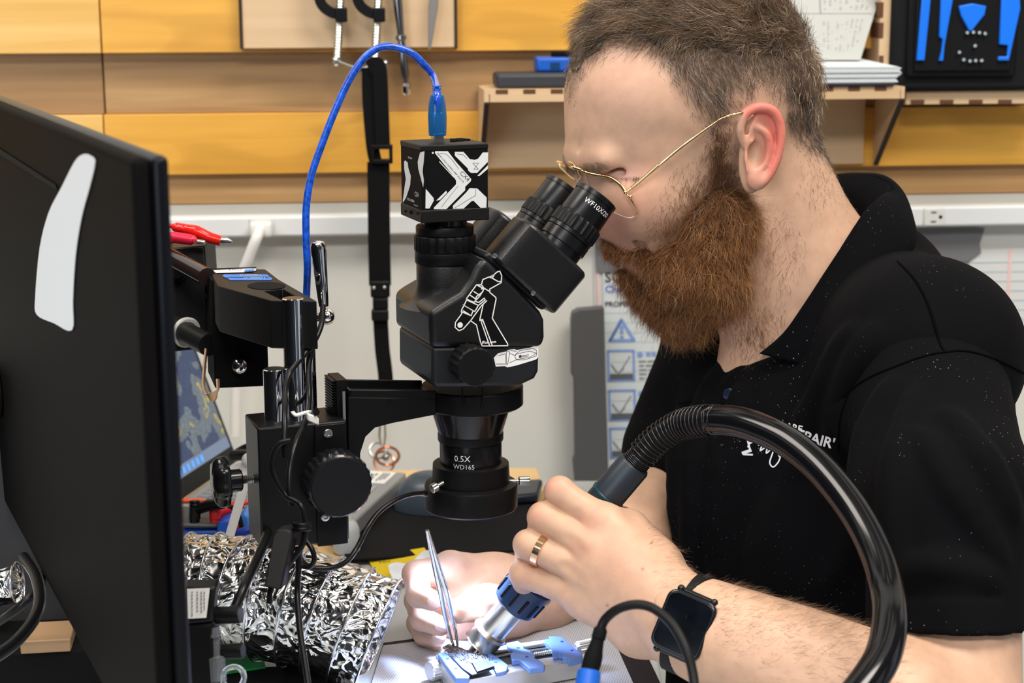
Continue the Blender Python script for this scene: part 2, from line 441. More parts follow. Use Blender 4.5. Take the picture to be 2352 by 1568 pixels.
def fast_part(name, v, f, material, parent=None, col=None, loc=None, **kw):
    """large mesh straight from numpy arrays (f: n x 3 or n x 4)"""
    if loc is None: loc = world_loc(parent) if parent is not None else Vector((v[:, 0].mean(), v[:, 1].mean(), v[:, 2].min()))
    me = bpy.data.meshes.new(name); k = f.shape[1]
    me.vertices.add(len(v)); me.vertices.foreach_set('co', (v-np.array(loc)).astype(np.float32).ravel())
    me.loops.add(f.size); me.loops.foreach_set('vertex_index', f.astype(np.int32).ravel())
    me.polygons.add(len(f)); me.polygons.foreach_set('loop_start', np.arange(0, f.size, k, dtype=np.int32))
    me.polygons.foreach_set('use_smooth', np.ones(len(f), bool))
    me.update(calc_edges=True)
    if col is not None:
        at = me.color_attributes.new('Col', 'FLOAT_COLOR', 'POINT'); c = np.ones((len(v), 4), np.float32); c[:, :3] = col; at.data.foreach_set('color', c.ravel())
    me.materials.append(material)
    o = bpy.data.objects.new(name, me); scene.collection.objects.link(o)
    if parent is not None: o.parent = parent; o.location = Vector(loc)-world_loc(parent)
    else: o.location = loc
    return tag(o, **kw)
def vcol_mat(name, rough=0.5, bump=0.0, bscale=400, sub=0.0, spec=0.4, vary=0.06, bdist=0.0003):
    m = mat(name, (0.8, 0.8, 0.8), rough, bump=bump, bscale=bscale, sub=sub, spec=spec, bdist=bdist)
    nt = m.node_tree; a = nt.nodes.new('ShaderNodeAttribute'); a.attribute_name = 'Col'
    n = nt.nodes.new('ShaderNodeTexNoise'); n.inputs['Scale'].default_value = 90; n.inputs['Detail'].default_value = 5
    tc = nt.nodes.new('ShaderNodeTexCoord'); nt.links.new(tc.outputs['Object'], n.inputs['Vector'])
    mr = nt.nodes.new('ShaderNodeMapRange'); mr.inputs[1].default_value = 0.3; mr.inputs[2].default_value = 0.7; mr.inputs[3].default_value = 1-vary; mr.inputs[4].default_value = 1+vary
    mx = nt.nodes.new('ShaderNodeVectorMath'); mx.operation = 'SCALE'
    nt.links.new(n.outputs['Fac'], mr.inputs[0]); nt.links.new(a.outputs['Color'], mx.inputs[0]); nt.links.new(mr.outputs[0], mx.inputs['Scale'])
    nt.links.new(mx.outputs[0], nt.nodes['Principled BSDF'].inputs['Base Color'])
    return m
# ============================================================ ROOM
WHITE = mat('wall_paint', (0.66, 0.66, 0.62), 0.7, bump=0.1, bscale=300)
GOLD = wood('maple_varnish', (0.80, 0.43, 0.07), (0.66, 0.32, 0.04), WT, rough=0.42, dark=0.3)
GOLD2 = wood('maple_varnish_pale', (0.80, 0.50, 0.16), (0.68, 0.38, 0.08), WT, rough=0.42, dark=0.8, seed=3.1)
BROWN = wood('walnut_board', (0.50, 0.30, 0.13), (0.34, 0.185, 0.07), WT, rough=0.5, dark=0.45, seed=1.7, ring=0.7)
BROWN2 = wood('walnut_board_knotty', (0.42, 0.24, 0.10), (0.30, 0.16, 0.06), WT, rough=0.5, dark=0.9, seed=7.7)
PLY = wood('plywood', (0.68, 0.48, 0.29), (0.60, 0.41, 0.235), WT, rough=0.55, dark=0.35, seed=5.0, ring=0.6)
PLYEDGE = mat('burnt_edge', (0.030, 0.014, 0.008), 0.8)
STEEL = mat('zinc_steel', (0.46, 0.48, 0.46), 0.28, 1.0)
CHROME = mat('chrome', (0.86, 0.86, 0.87), 0.04, 1.0)
BLK = mat('black_satin', (0.012, 0.012, 0.013), 0.38, spec=0.35)
BLKM = mat('black_matte', (0.010, 0.010, 0.011), 0.7, spec=0.2)
BLKG = mat('black_gloss', (0.008, 0.008, 0.009), 0.16, spec=0.5)
WPLAS = mat('white_plastic', (0.78, 0.78, 0.76), 0.4)
BLUEP = mat('blue_plastic', (0.01, 0.09, 0.55), 0.4)
REDP = mat('red_plastic', (0.62, 0.015, 0.02), 0.3)
PAPER = mat('white_paper', (0.66, 0.67, 0.66), 0.8)
INKK = mat('black_ink', (0.04, 0.04, 0.045), 0.7)
INKG = mat('grey_ink', (0.24, 0.25, 0.26), 0.8)
INKB = mat('blue_ink', (0.10, 0.20, 0.62), 0.7)
INKO = mat('orange_ink', (0.80, 0.33, 0.18), 0.7)
INKP = mat('pink_ink', (0.82, 0.55, 0.52), 0.8)
INKC = mat('pale_blue_ink', (0.45, 0.58, 0.66), 0.8)
WHINK = mat('white_print', (0.80, 0.80, 0.80), 0.5)

def wq(t0, z0, t1, z1, o0, o1):
    """box in wall coordinates (t along the wall, z up, o out of it)"""
    vs = [W0+WT*t+WN*o for o in (o0, o1) for t in (t0, t1)]
    base = [Vector((v.x, v.y, z)) for v in vs for z in (z0, z1)]
    return base
def wbox(m, x0, y0, x1, y1, o0, o1):
    """box on the wall whose front face covers the picture rectangle"""
    xm, ym = (x0+x1)/2, (y0+y1)/2
    t0, _ = wl(x0, ym, o1); t1, _ = wl(x1, ym, o1); _, z1 = wl(xm, y0, o1); _, z0 = wl(xm, y1, o1)
    return m.hexa(wq(t0, z0, t1, z1, o0, o1))
def WV(t, z, o): 
    v = W0+WT*t+WN*o; return Vector((v.x, v.y, z))

part('wall_back', M().hexa(wq(-1.6, 0.0, 1.7, 2.6, -0.10, 0.0)), WHITE, kind='structure')
part('floor', M().add([(-2.2, -2.2, 0), (2.2, -2.2, 0), (2.2, 2.4, 0), (-2.2, 2.4, 0), (-2.2, -2.2, -.05), (2.2, -2.2, -.05), (2.2, 2.4, -.05), (-2.2, 2.4, -.05)],
     [(0, 1, 2, 3), (7, 6, 5, 4), (0, 4, 5, 1), (1, 5, 6, 2), (2, 6, 7, 3), (3, 7, 4, 0)]), mat('floor_vinyl', (0.34, 0.34, 0.33), 0.5, vary=0.1), kind='structure')
# slatted wood: boards of the cleat wall
ti = [0]
def board(tx0, y0, tx1, y1, o0, o1, m_, xr=1100):
    ti[0] += 1
    _, z1 = wl(xr, y0, o1); _, z0 = wl(xr, y1, o1)
    t0 = wl(tx0, (y0+y1)/2, o1)[0] if tx0 is not None else -1.55
    t1 = wl(tx1, (y0+y1)/2, o1)[0] if tx1 is not None else 1.65
    part('trim_%d' % ti[0], M().hexa(wq(t0, z0, t1, z1, o0, o1)), m_, bevel=0.0008, kind='structure')
board(None, -120, 226, 117, 0.0, 0.030, GOLD2); board(229, -120, None, 117, 0.0, 0.030, GOLD)
board(None, 110, 236, 254, 0.0, 0.010, BROWN2); board(239.5, 110, None, 254, 0.0, 0.010, BROWN)
board(None, 255.5, 238, 393, 0.0, 0.0145, GOLD2); board(241, 255, None, 393, 0.0, 0.014, GOLD)
board(None, 386, None, 460, 0.0, 0.003, BROWN)
m = M()
t0 = -1.55; t1 = 1.65; _, zt = wl(1100, 462, 0.006); _, zb = wl(1100, 488, 0.006)
part('trim_8', M().hexa(wq(t0, zb, t1, zt, 0.0, 0.006)), mat('shaded_wall_grey', (0.42, 0.41, 0.37), 0.6), kind='structure')  # thin strip whose grey stands in for shadow on the wall below the slats

# raceway with outlets
_, zt = wl(1100, 490, 0.026); _, zb = wl(1100, 538, 0.026)
race = empty('power_raceway', WV(0, zb, 0), 'long white power raceway with outlets running under the wooden slats', 'raceway')
part('channel', M().hexa(wq(-1.55, zb, 1.65, zt, 0.0, 0.024)), mat('raceway_white', (0.70, 0.72, 0.73), 0.4), race, bevel=0.003)
def outlet(xa, xb, x0):
    z = (zt+zb)/2; ta, tb = wl(xa, 515, .026)[0], wl(xb, 515, .026)[0]; tc = (ta+tb)/2; w = (tb-ta)/2; hh = (zt-zb)*0.44
    o = part('outlet', M().hexa(wq(ta, z-hh, tb, z+hh, 0.02, 0.0262)), mat('outlet_white', (0.66, 0.67, 0.66), 0.35), race, bevel=0.0015)
    g = M()
    for dz in (-0.0052, 0.0052): g.hexa(wq(tc-0.0045, z+dz-0.0008, tc+0.0015, z+dz+0.0008, 0.0258, 0.0265))
    g.cyl(WV(tc+0.0065, z, 0.0255), WV(tc+0.0065, z, 0.0266), 0.0021, n=16)
    part('socket_slots', g, BLKM, o)
for a in ((2121, 2172, 0), (1122, 1150, 0), (572, 630, 0)): outlet(*a)

# plug and its cable
pz = (zt+zb)/2
plug = empty('power_plug', WP(598, 535, 0.03), 'white plug in the raceway with a white cord hanging down from it', 'plug')
g = M(); g.box(WP(600, 525, 0.040), WT*0.012, WN*0.012, Z*0.0085)
part('plug_body', g, WPLAS, plug, bevel=0.004, seg=3)
part('cord', M().tube(catmull([WP(598, 528, 0.050), WP(590, 545, 0.062), WP(572, 590, 0.060), WP(556, 640, 0.055), WP(545, 760, 0.05), WP(540, 1000, 0.05)], 8), 0.0058, 14), WPLAS, plug)

# plywood tool board at the top with burnt edges
tb_ = empty('tool_board', WP(800, 112, 0.03), 'pale plywood tool board with dark burnt edges on the upper slat', 'tool board')
part('board', wbox(M(), 554, -140, 1044, 110, 0.030, 0.040), PLY, tb_)
part('burnt_edge', wbox(M(), 547, -140, 554.5, 112, 0.028, 0.0415), PLYEDGE, tb_)
part('burnt_edge', wbox(M(), 1043, -140, 1050, 112, 0.028, 0.0415), PLYEDGE, tb_)
part('burnt_edge', wbox(M(), 554, 109, 1044, 112, 0.028, 0.0405), mat('ply_edge_mid', (0.16, 0.085, 0.03), 0.8), tb_)

# C clamps
IRON = mat('cast_iron', (0.012, 0.012, 0.013), 0.35, bump=0.3, bscale=500)
def clamp(x, label, barpts):
    e = empty('c_clamp', WP(x, 45, 0.06), label, 'clamp', 'clamps on the tool board')
    o = 0.060
    pth = catmull([WP(x+8, 34, o), WP(x-22, 28, o), WP(x-46, 6, o), WP(x-52, -40, o), WP(x-48, -110, o), WP(x-20, -135, o), WP(x+8, -138, o)], 8)
    part('frame', M().tube(pth, 0.0, flat=(0.011, 0.0085, WN)), IRON, e, bevel=0.002)
    part('boss', M().box(WP(x+1, 34, o), WT*0.0062, WN*0.007, Z*0.0075), IRON, e, bevel=0.0015)
    top, bot = WP(x+4, -95, o), WP(x-9, 150, o)
    pr = []; L = (bot-top).length; n = 74
    for i in range(n+1): pr.append((L*i/n, 0.0037 if i % 2 else 0.0044))
    part('screw', M().lathe(top, bot-top, pr, 16), STEEL, e)
    s = part('sliding_bar', M().cyl(barpts[0], barpts[1], 0.0017, n=12), STEEL, e)
    part('bar_end', M().sphere(barpts[0], 0.0042), STEEL, s); part('bar_end', M().sphere(barpts[1], 0.0042), STEEL, s)
    part('pad', M().cyl(WP(x+4.5, -110, o), WP(x+4.5, -96, o), 0.007, n=20), STEEL, e)
clamp(783, 'black c-clamp hanging at the left of the tool board', (WP(771, 139, 0.062), WP(822, 158, 0.080)))
clamp(870, 'black c-clamp with a strap looped over its bar, right of the other clamp', (WP(826, 158, 0.072), WP(884, 146, 0.060)))

# wrench and file
e = empty('ratchet_wrench', WP(935, 205, 0.05), 'thin chrome ratchet wrench hanging right of the two clamps', 'wrench')
a, b = WP(905, -80, 0.052), WP(933, 208, 0.052); d = (b-a).normalized(); L = (b-a).length
part('handle', M().lathe(a, d, [(0, .004), (L*.15, .0045), (L*.32, .005), (L*.55, .0036), (L*.56, .0056), (L*.585, .006), (L*.60, .0038), (L*.72, .0042), (L*.86, .0048), (L*.92, .0032), (L*.95, .0028)], 20), mat('dark_chrome', (0.25, 0.25, 0.26), 0.2, 1.0), e)
part('socket', M().lathe(a+d*L*.94, d, [(0, .003), (.003, .0052), (.010, .0052), (.0125, .003)], 20), CHROME, e)
g = M(); a0, a1, b0 = WP(994, -60, .05), WP(1010, -60, .05), WP(986, 113, .05)
g.prism([a0, a1, WP(1006, 15, .05), b0+WT*0.0018, b0-WT*0.0012, WP(984, 15, .05)], WN*0.0025)
part('file', g, mat('file_steel', (0.33, 0.31, 0.29), 0.45, 1.0, bump=0.4, bscale=900), bevel=0.0004, label='flat grey pointed steel blade hanging right of the wrench', cat='file')

# hanging strap
WEB = mat('black_webbing', (0.009, 0.009, 0.010), 0.75, bump=0.5, bscale=700, spec=0.25)
e = empty('strap', WP(880, 860, 0.07), 'long black webbing strap with buckles looped over the clamp bar', 'strap')
o = 0.075
def band(pts, w, name='webbing'):
    return part(name, M().tube(catmull(pts, 8), 0, flat=(w, 0.0016, WN)), WEB, e)
band([WP(846, 156, o), WP(847, 230, o), WP(855, 330, o), WP(863, 372, o)], 0.0135)
band([WP(846, 156, o+.003), WP(870, 152, o+.004), WP(876, 240, o+.004), WP(880, 340, o+.003)], 0.0150)
band([WP(869, 372, o), WP(870, 460, o), WP(871, 560, o), WP(873, 655, o)], 0.0235)
band([WP(874, 735, o), WP(878, 800, o), WP(886, 880, o), WP(880, 970, o-.01)], 0.0160)
g = M()
for (x0, y0, x1, y1) in ((852, 333, 902, 343), (852, 366, 902, 376), (852, 333, 860, 376), (894, 333, 902, 376)): wbox(g, x0, y0, x1, y1, o-.004, o+.007)
part('slider_buckle', g, BLK, e, bevel=0.001)
g = M(); wbox(g, 851, 645, 896, 684, o-.005, o+.007); wbox(g, 856, 684, 892, 712, o-.004, o+.006); wbox(g, 853, 712, 893, 738, o-.005, o+.007)
part('side_release_buckle', g, BLK, e, bevel=0.002)
g = M(); g.sphere(WP(859, 661, o+.007), 0.0022); g.sphere(WP(883, 660, o+.007), 0.0022); part('buckle_pins', g, STEEL, e)

# clip with copper rings
e = empty('keyring', WP(885, 1075, 0.06), 'steel clip with copper and steel rings hanging below the strap', 'keyring')
COP = mat('copper', (0.75, 0.30, 0.17), 0.25, 1.0)
def ring(m, c, R, r, ax1, ax2, n=32): return m.tube([c+ax1*(R*math.cos(2*math.pi*i/n))+ax2*(R*math.sin(2*math.pi*i/n)) for i in range(n)], r, 10, closed=True)
part('clip', M().tube([WP(*q, 0.07) for q in ((878, 972), (884, 975), (885, 1000), (882, 1022), (875, 1022), (871, 1000), (873, 975))], 0.0013, 10, closed=True), STEEL, e)
part('copper_ring', ring(M(), WP(890, 1047, 0.07), 0.0125, 0.0017, WT, (Z*0.9+WN*0.4).normalized()), COP, e)
part('copper_ring', ring(M(), WP(882, 1060, 0.06), 0.0115, 0.0014, (WT+WN*.3).normalized(), (Z*0.8-WN*0.5).normalized()), COP, e)
part('steel_ring', ring(M(), WP(868, 1034, 0.065), 0.0090, 0.0013, WT, (Z*0.8-WN*0.5).normalized()), STEEL, e)
part('steel_bead', M().sphere(WP(886, 1049, 0.068), 0.0045), STEEL, e)

# plywood shelf
so = 0.105
tL = wl(1112, 215, so)[0]; tR = wl(2078, 205, so)[0]; z1 = wl(1300, 204, so)[1]; z0 = wl(1300, 233, so)[1]
zbk = wl(1300, 384, 0.02)[1]; zl = wl(1115, 332, 0.03)[1]
sh = empty('plywood_shelf', WV(tL, zbk, 0.015), 'pale plywood wall shelf with slotted front edge', 'shelf')
part('shelf_board', M().hexa(wq(tL+.004, z1-.005, tR-.004, z1, 0.015, so)), PLY, sh)
part('front_rail', M().hexa(wq(tL+.006, z0, tR-.004, z1-.0045, so-.006, so+.0005)), PLY, sh)
part('back_panel', M().hexa(wq(tL+.008, zbk, wl(1985, 300, .02)[0], z1-.005, 0.0145, 0.020)), PLY, sh)
for ta in (tL, tR-.005):
    g = M(); g.prism([WV(ta, z1-.0005, so+.0005), WV(ta, z0, so+.0005), WV(ta, zbk, 0.021), WV(ta, z1-.0005, 0.015)], WT*0.005)
    part('bracket', g, PLY, sh)
    g = M(); g.hexa([WV(ta-.0002, z0, so+.001), WV(ta+.0052, z0, so+.001), WV(ta-.0002, z0-.002, so+.001), WV(ta+.0052, z0-.002, so+.001),
                     WV(ta-.0002, zbk, .022), WV(ta+.0052, zbk, .022), WV(ta-.0002, zbk-.002, .022), WV(ta+.0052, zbk-.002, .022)])
    part('burnt_edge', g, PLYEDGE, sh)
g = M(); tt = tL+0.012
while tt < tR-0.02:
    g.hexa(wq(tt, z1-.0048, tt+.0125, z1-.0002, so-.002, so+.0008)); tt += 0.0285
part('slot_pattern', g, mat('slot_brown', (0.11, 0.045, 0.018), 0.8), sh, label='dark finger slots along the front edge')

# things on the shelf
a = wl(1140, 185, .09)[0]; b = wl(1330, 185, .09)[0]
part('hard_case', M().hexa(wq(a, z1, b, z1+.0155, 0.035, 0.095)), mat('case_black', (0.03, 0.033, 0.042), 0.5), bevel=0.004, seg=3, label='flat black rectangular case at the left end of the plywood shelf', cat='case')
a = wl(1233, 148, .07)[0]; b = wl(1330, 148, .07)[0]
e = empty('blue_gadget', WV(a, z1+.0155, .07), 'small bright blue device on top of the black case', 'device')
part('body', M().hexa(wq(a, z1+.0158, b, z1+.031, 0.035, 0.072)), mat('blue_device', (0.008, 0.10, 0.50), 0.4), e, bevel=0.003, seg=3)
part('display', M().hexa(wq(a+.014, z1+.019, a+.024, z1+.0255, 0.0715, 0.0726)), mat('teal_lcd', (0.01, 0.05, 0.13), 0.2), e)
part('plug', M().hexa(wq(a+.018, z1+.031, b, z1+.0365, 0.04, 0.062)), BLKM, e, bevel=0.001)
# notebook
a = wl(1860, 160, .10)[0]; b = wl(2070, 180, .105)[0]
e = empty('notebook', WV(a, z1, .05), 'white ruled notepad lying open on the right of the shelf', 'notebook')
part('cover', M().hexa(wq(a, z1+.0002, b-.008, z1+.004, 0.03, 0.108)), mat('notebook_cover', (0.02, 0.02, 0.03), 0.5), e, bevel=0.001)
pg = M()
for k in range(9):
    zk = z1+.0042+k*.0017; j = (k*7 % 5)*.0006
    pg.hexa(wq(a, zk, b-j-(.004 if k < 4 else 0), zk+.0014, 0.028, 0.107-(k % 3)*.0008))
part('pages', pg, mat('page_white', (0.66, 0.71, 0.74), 0.8), e)
pg = M(); zk = z1+.0042+9*.0017
pg.prism([WV(a, zk, .106), WV(b-.004, zk-.0005, .106), WV(b-.045, zk+.010, .030), WV(a, zk+.010, .030)], Z*0.0012)
top = part('top_page', pg, mat('page_white', (0, 0, 0)), e)
g = M()
for k in range(7):
    f = k/7+.07; ll = a; rr = (b-.006)*(1-f)+(b-.043)*f
    q0 = WV(ll, zk+.010*f+.0013, .106*(1-f)+.030*f); q1 = WV(rr, zk+.010*f+.0013, .106*(1-f)+.030*f)
    g.add([q0, q1, q1+WN*0.0007, q0+WN*0.0007], [(0, 1, 2, 3)])
part('ruled_lines', g, INKC, top)
# leaning printed sheet
q = [WP(1800, -60, .030), WP(2036, -60, .030), WP(1976, 138, .075), WP(1845, 138, .075)]
e = empty('printed_sheet', q[3], 'printed sheet of white paper leaning on the wall above the notepad', 'paper')
nrm = (q[1]-q[0]).cross(q[3]-q[0]).normalized()
if nrm.dot(WN) < 0: nrm = -nrm
g = M(); g.prism(q, nrm*0.0003); sheet_o = part('page', g, mat('sheet_grey', (0.46, 0.47, 0.45), 0.8), e)
ex = (q[2]-q[3]); ey = (q[0]-q[3])
def bil(u, v): 
    return q[3]*(1-u)*(1-v)+q[2]*u*(1-v)+q[0]*(1-u)*v+q[1]*u*v+nrm*0.0006
g = M(); random.seed(4)
for blk in ((.08, .52), (.56, .95)):
    for c in range(9):
        u = .36+c*.062+(0.02 if blk[0] > .5 else 0)
        for r in range(14):
            v = blk[0]+.02+(blk[1]-blk[0]-.06)*r/14
            if random.random() < .35+.3*(c % 3 == 2): continue
            w = .008+random.random()*.032
            g.add([bil(u, v), bil(u+w*.8, v), bil(u+w*.8, v+.010), bil(u, v+.010)], [(0, 1, 2, 3)])
g.add([bil(.33, .53), bil(.345, .53), bil(.345, 1), bil(.33, 1)], [(0, 1, 2, 3)]); g.add([bil(.05, .53), bil(.97, .53), bil(.97, .536), bil(.05, .536)], [(0, 1, 2, 3)])
part('print', g, INKG, sheet_o)

# tool case holder and case on the right
e = empty('holder_frame', WP(2200, 235, .04), 'pale plywood holder frame around the black tool case', 'frame')
g = M(); wbox(g, 2081, 209, 2420, 238, 0.030, 0.060); part('bottom_rail', g, PLY, e)
g = M(); wbox(g, 2023, -140, 2050, 163, 0.015, 0.060); part('side_rail', g, PLY, e)
g = M()
for x in range(2092, 2400, 67): wbox(g, x, 229, x+31, 238.5, 0.05, 0.0608)
for y in (-60, 5, 52, 128): wbox(g, 2019, y, 2029, y+35, 0.03, 0.0608)
part('slot_pattern', g, mat('slot_brown', (0, 0, 0)), e, label='dark brown finger slots')
e = empty('tool_case', WP(2200, 205, .06), 'open black foam tool case with bright blue pry tools, in the plywood holder', 'tool case')
part('case_body', wbox(M(), 2052, -140, 2420, 206, 0.030, 0.070), mat('foam_black', (0.012, 0.014, 0.017), 0.8, bump=0.4, bscale=600), e, bevel=0.004)
part('tray', wbox(M(), 2088, -140, 2342, 176, 0.07, 0.076), mat('tray_black', (0.006, 0.006, 0.008), 0.6), e, bevel=0.006, seg=3)
part('tray_insert', wbox(M(), 2105, -140, 2330, 163, 0.076, 0.079), mat('tray_black', (0, 0, 0)), e, bevel=0.003, seg=3)
BT = mat('tool_blue', (0.005, 0.17, 0.85), 0.45)
def wpoly(pts, o, th): return M().prism([WP(x, y, o) for x, y in pts], -WN*th)
for pts, nm in (([(2106, 139), (2124, 139), (2140, -20), (2120, -20)], 'spudger'), ([(2157, 140), (2167, 140), (2170, 105), (2189, 0), (2191, -20), (2163, -20), (2158, 85), (2166, 90), (2163, 118)], 'spudger')):
    part(nm, wpoly(pts, .0825, .004), BT, e, bevel=0.0008)
part('opening_pick', wpoly([(2203, 14), (2234, 8), (2266, 14), (2262, 34), (2232, 72), (2226, 70), (2208, 36)], .0825, .004), BT, e, bevel=0.001)
part('pry_lever', wpoly([(2293, 139), (2318, 139), (2344, 20), (2342, -20), (2302, -20), (2296, 102), (2316, 104), (2314, 130), (2294, 130)], .0825, .004), BT, e, bevel=0.0008)
g = M()
for x, y in ((2222, 75), (2236, 74), (2250, 75), (2263, 77), (2240, 105), (2204, 120), (2214, 137), (2228, 140), (2241, 139), (2255, 139)):
    g.cyl(WP(x, y, .079), WP(x, y, .0835), 0.0021, 0.0016, n=12)
part('screwdriver_bits', g, STEEL, e)

# papers, tape and panel on the lower wall
def wsheet(name, pts, off, m_, **kw): return part(name, M().prism([WP(x, y, off) for x, y in pts], -WN*0.0006), m_, **kw)
wsheet('margin_sheet', [(1362, 560), (1640, 556), (1640, 1240), (1380, 1240)], 0.0015, PAPER, label='white ruled sheet with a red margin behind the soldering checklist', cat='paper')
e = empty('soldering_checklist', WP(1500, 1180, .003), 'printed soldering checklist with blue diagrams taped to the lower wall', 'poster')
fo = 0.003
pg = part('page', M().prism([WP(x, y, fo) for x, y in [(1384, 612), (1680, 608), (1700, 1230), (1402, 1236)]], -WN*0.0006), mat('poster_paper', (0.68, 0.73, 0.74), 0.8), e)
o0 = WP(1384, 612, fo)
# local axes along the sheet so printing follows it
ex = (WP(1680, 608, fo)-o0).normalized(); ey = (WP(1402, 1236, fo)-o0).normalized(); k = (WP(1484, 611, fo)-o0).length/100
pf = lambda x, y, h=0.0004: o0+ex*(x*k)+ey*(y*k)+WN*h
def printed(name, polys, m_, par, h=0.0004):
    g = M()
    for p in polys: g.add([pf(x, y, h) for x, y in p], [tuple(range(len(p)))])
    return part(name, g, m_, par)
def rect(x0, y0, x1, y1): return [(x0, y0), (x1, y0), (x1, y1), (x0, y1)]
g = M(); text_on(g, 'SOLDERING', 33*k, lambda x, y: pf(4, 36)+ex*x-ey*y, bold=True); text_on(g, 'PROPER TOOLS', 17*k, lambda x, y: pf(3, 93)+ex*x-ey*y, bold=True)
part('heading_lettering', g, INKK, pg)
g = M(); text_on(g, 'Checklist', 23*k, lambda x, y: pf(4, 60)+ex*x-ey*y, bold=True); part('script_heading', g, INKB, pg)
bl = []; gy = []; og = []; dk = []; pal = []
for (x0, y0) in ((2, 116),): bl += stroke([(12, 172), (40, 124), (68, 172), (12, 172), (40, 124)], 7) + [rect(36, 138, 44, 156), rect(36, 160, 44, 167)]
for i, y0 in enumerate((196, 290, 380, 470)):
    bl += stroke([(7, y0), (66, y0), (66, y0+70), (7, y0+70), (7, y0)], 5)
    dk.append(rect(10, y0+54, 63, y0+69))
    gy += stroke([(14, y0+32), (26, y0+50)], 3)+stroke([(57, y0+14), (34, y0+50)], 3)+stroke([(30, y0+52), (42, y0+42)], 3)
    cx, cy = 81, y0+10; bl.append([(cx+7*math.cos(a*.5236), cy+7*math.sin(a*.5236)) for a in range(12)])
    random.seed(i); x = 95
    while x < 190:
        w = random.uniform(5, 11); bl.append(rect(x, y0+5, x+w, y0+14)); x += w+3
    for r in range(5):
        x = 78; yy = y0+24+r*10
        while x < 200-r*6:
            w = random.uniform(8, 22); gy.append(rect(x, yy, x+w, yy+4)); x += w+4
    og.append([(122, y0+76), (132, y0+76), (132, y0+86), (127, y0+92), (122, y0+86)])
for r in range(26): pal.append(rect(0, 14+r*23, 296, 16+r*23))
printed('blue_print', bl, mat('poster_blue', (0.22, 0.36, 0.72), 0.7), pg, .0006); printed('grey_print', gy, INKG, pg, .0006); printed('arrow_print', og, INKO, pg, .0006)
printed('diagram_print', dk, mat('dark_grey_ink', (0.12, 0.12, 0.13), 0.8), pg, .0006); printed('ruled_lines', pal, mat('faint_line', (0.60, 0.70, 0.73), 0.8), pg, .0003)
printed('margin_line', [rect(-14, 4, -9, 100)], INKP, pg)
wsheet('grey_tape', [(1366, 548), (1480, 545), (1480, 622), (1370, 626)], 0.0045, mat('duct_tape', (0.17, 0.17, 0.18), 0.5), label='grey tape strip holding the top of the soldering checklist', cat='tape')
wsheet('grey_tape', [(2085, 528), (2262, 523), (2250, 560), (2254, 580), (2225, 600), (2085, 606)], 0.0045, mat('duct_tape', (0, 0, 0)), label='grey tape piece on the wall above the shoulder of the man', cat='tape')
e = empty('lined_sheet', WP(2290, 820, .002), 'lined white sheet with pink margin on the wall behind the shoulder', 'paper')
s_ = part('page', M().prism([WP(x, y, .002) for x, y in [(2226, 574), (2440, 566), (2440, 860), (2232, 860)]], -WN*0.0006), PAPER, e)
g = M(); wbox(g, 2310, 574, 2317, 860, .0022, .0026); part('margin_line', g, INKP, s_)
g = M()
for y in range(600, 860, 22): wbox(g, 2230, y, 2430, y+2, .0022, .0025)
part('ruled_lines', g, INKC, s_)
g = M(); g.prism([WP(x, y, .030) for x, y in [(1313, 735), (1316, 719), (1330, 711), (1388, 706), (1400, 1240), (1334, 1240), (1318, 1060), (1322, 1050), (1320, 870), (1314, 862)]], -WN*0.016)
part('clipboard', g, mat('panel_grey', (0.085, 0.085, 0.088), 0.55), bevel=0.001, label='dark grey upright flat clipboard standing left of the soldering checklist', cat='clipboard')

# ============================================================ DESK
dk_ = empty('workbench', (0, 1.3, 0), 'grey laminate workbench carrying all the repair tools', 'workbench')
_a, _b = DP(1536, 1640), DP(1436, 1104); _d = (_a-_b).normalized()
wt = [Vector((-1.3, .75, DESK)), _b+_d*((.75-_b.y)/_d.y), _b+_d*((1.74-_b.y)/_d.y), Vector((-1.3, 1.74, DESK))]
part('worktop', M().prism(wt, -Z*.03), mat('grey_laminate', (0.44, 0.46, 0.46), 0.45), dk_, bevel=0.003)
for x in (-1.2, 0.05):
    for y in (0.8, 1.68):
        part('leg', M().box(Vector((x, y, (DESK-.03)/2)), Vector((.025, 0, 0)), Vector((0, .025, 0)), Vector((0, 0, (DESK-.03)/2))), mat('leg_grey', (0.3, 0.3, 0.3), 0.4), dk_, bevel=0.002)
MT = .004
a, b, c, d = DP(1233, 1073, MT), DP(1301, 1262, MT), DP(560, 1290, MT), DP(330, 1090, MT)
part('maple_board', M().prism([a, b, c, d], Vector((0, 0, -MT+.0003))), wood('maple_top', (0.72, 0.50, 0.24), (0.64, 0.42, 0.18), WT, dark=.3), bevel=0.001, label='pale maple board lying along the back of the workbench', cat='board')
a, b, c, d = DP(1222, 1110, MT+.003), DP(1270, 1258, MT+.003), DP(790, 1284, MT+.003), DP(800, 1120, MT+.003)
part('mouse_pad', M().prism([a, b, c, d], Vector((0, 0, -.0028))), mat('pad_black', (0.012, 0.012, 0.014), 0.85, bump=.3, bscale=900), bevel=0.001, label='black cloth mouse pad on the maple board', cat='mouse pad')
# ============================================================ MICROSCOPE
SCB = mat('scope_black', (0.006, 0.006, 0.007), 0.33, bump=0.45, bscale=1500, spec=0.5, bdist=0.0003)
SCG = mat('scope_grey_black', (0.009, 0.011, 0.014), 0.42, bump=0.2, bscale=2200, spec=0.4, bdist=0.0002)
ANO = mat('anodised_black', (0.005, 0.005, 0.006), 0.28, spec=0.45, aniso=0.4)
scope = empty('stereo_microscope', Sabc(0, 0, -300), 'black trinocular stereo microscope on a boom arm in the middle of the bench', 'microscope')
def U(px, py, b=0.0): return SP(px, py, b)
Dv = lambda a, b, c: (SU*a+SV*b+Z*c)*S1

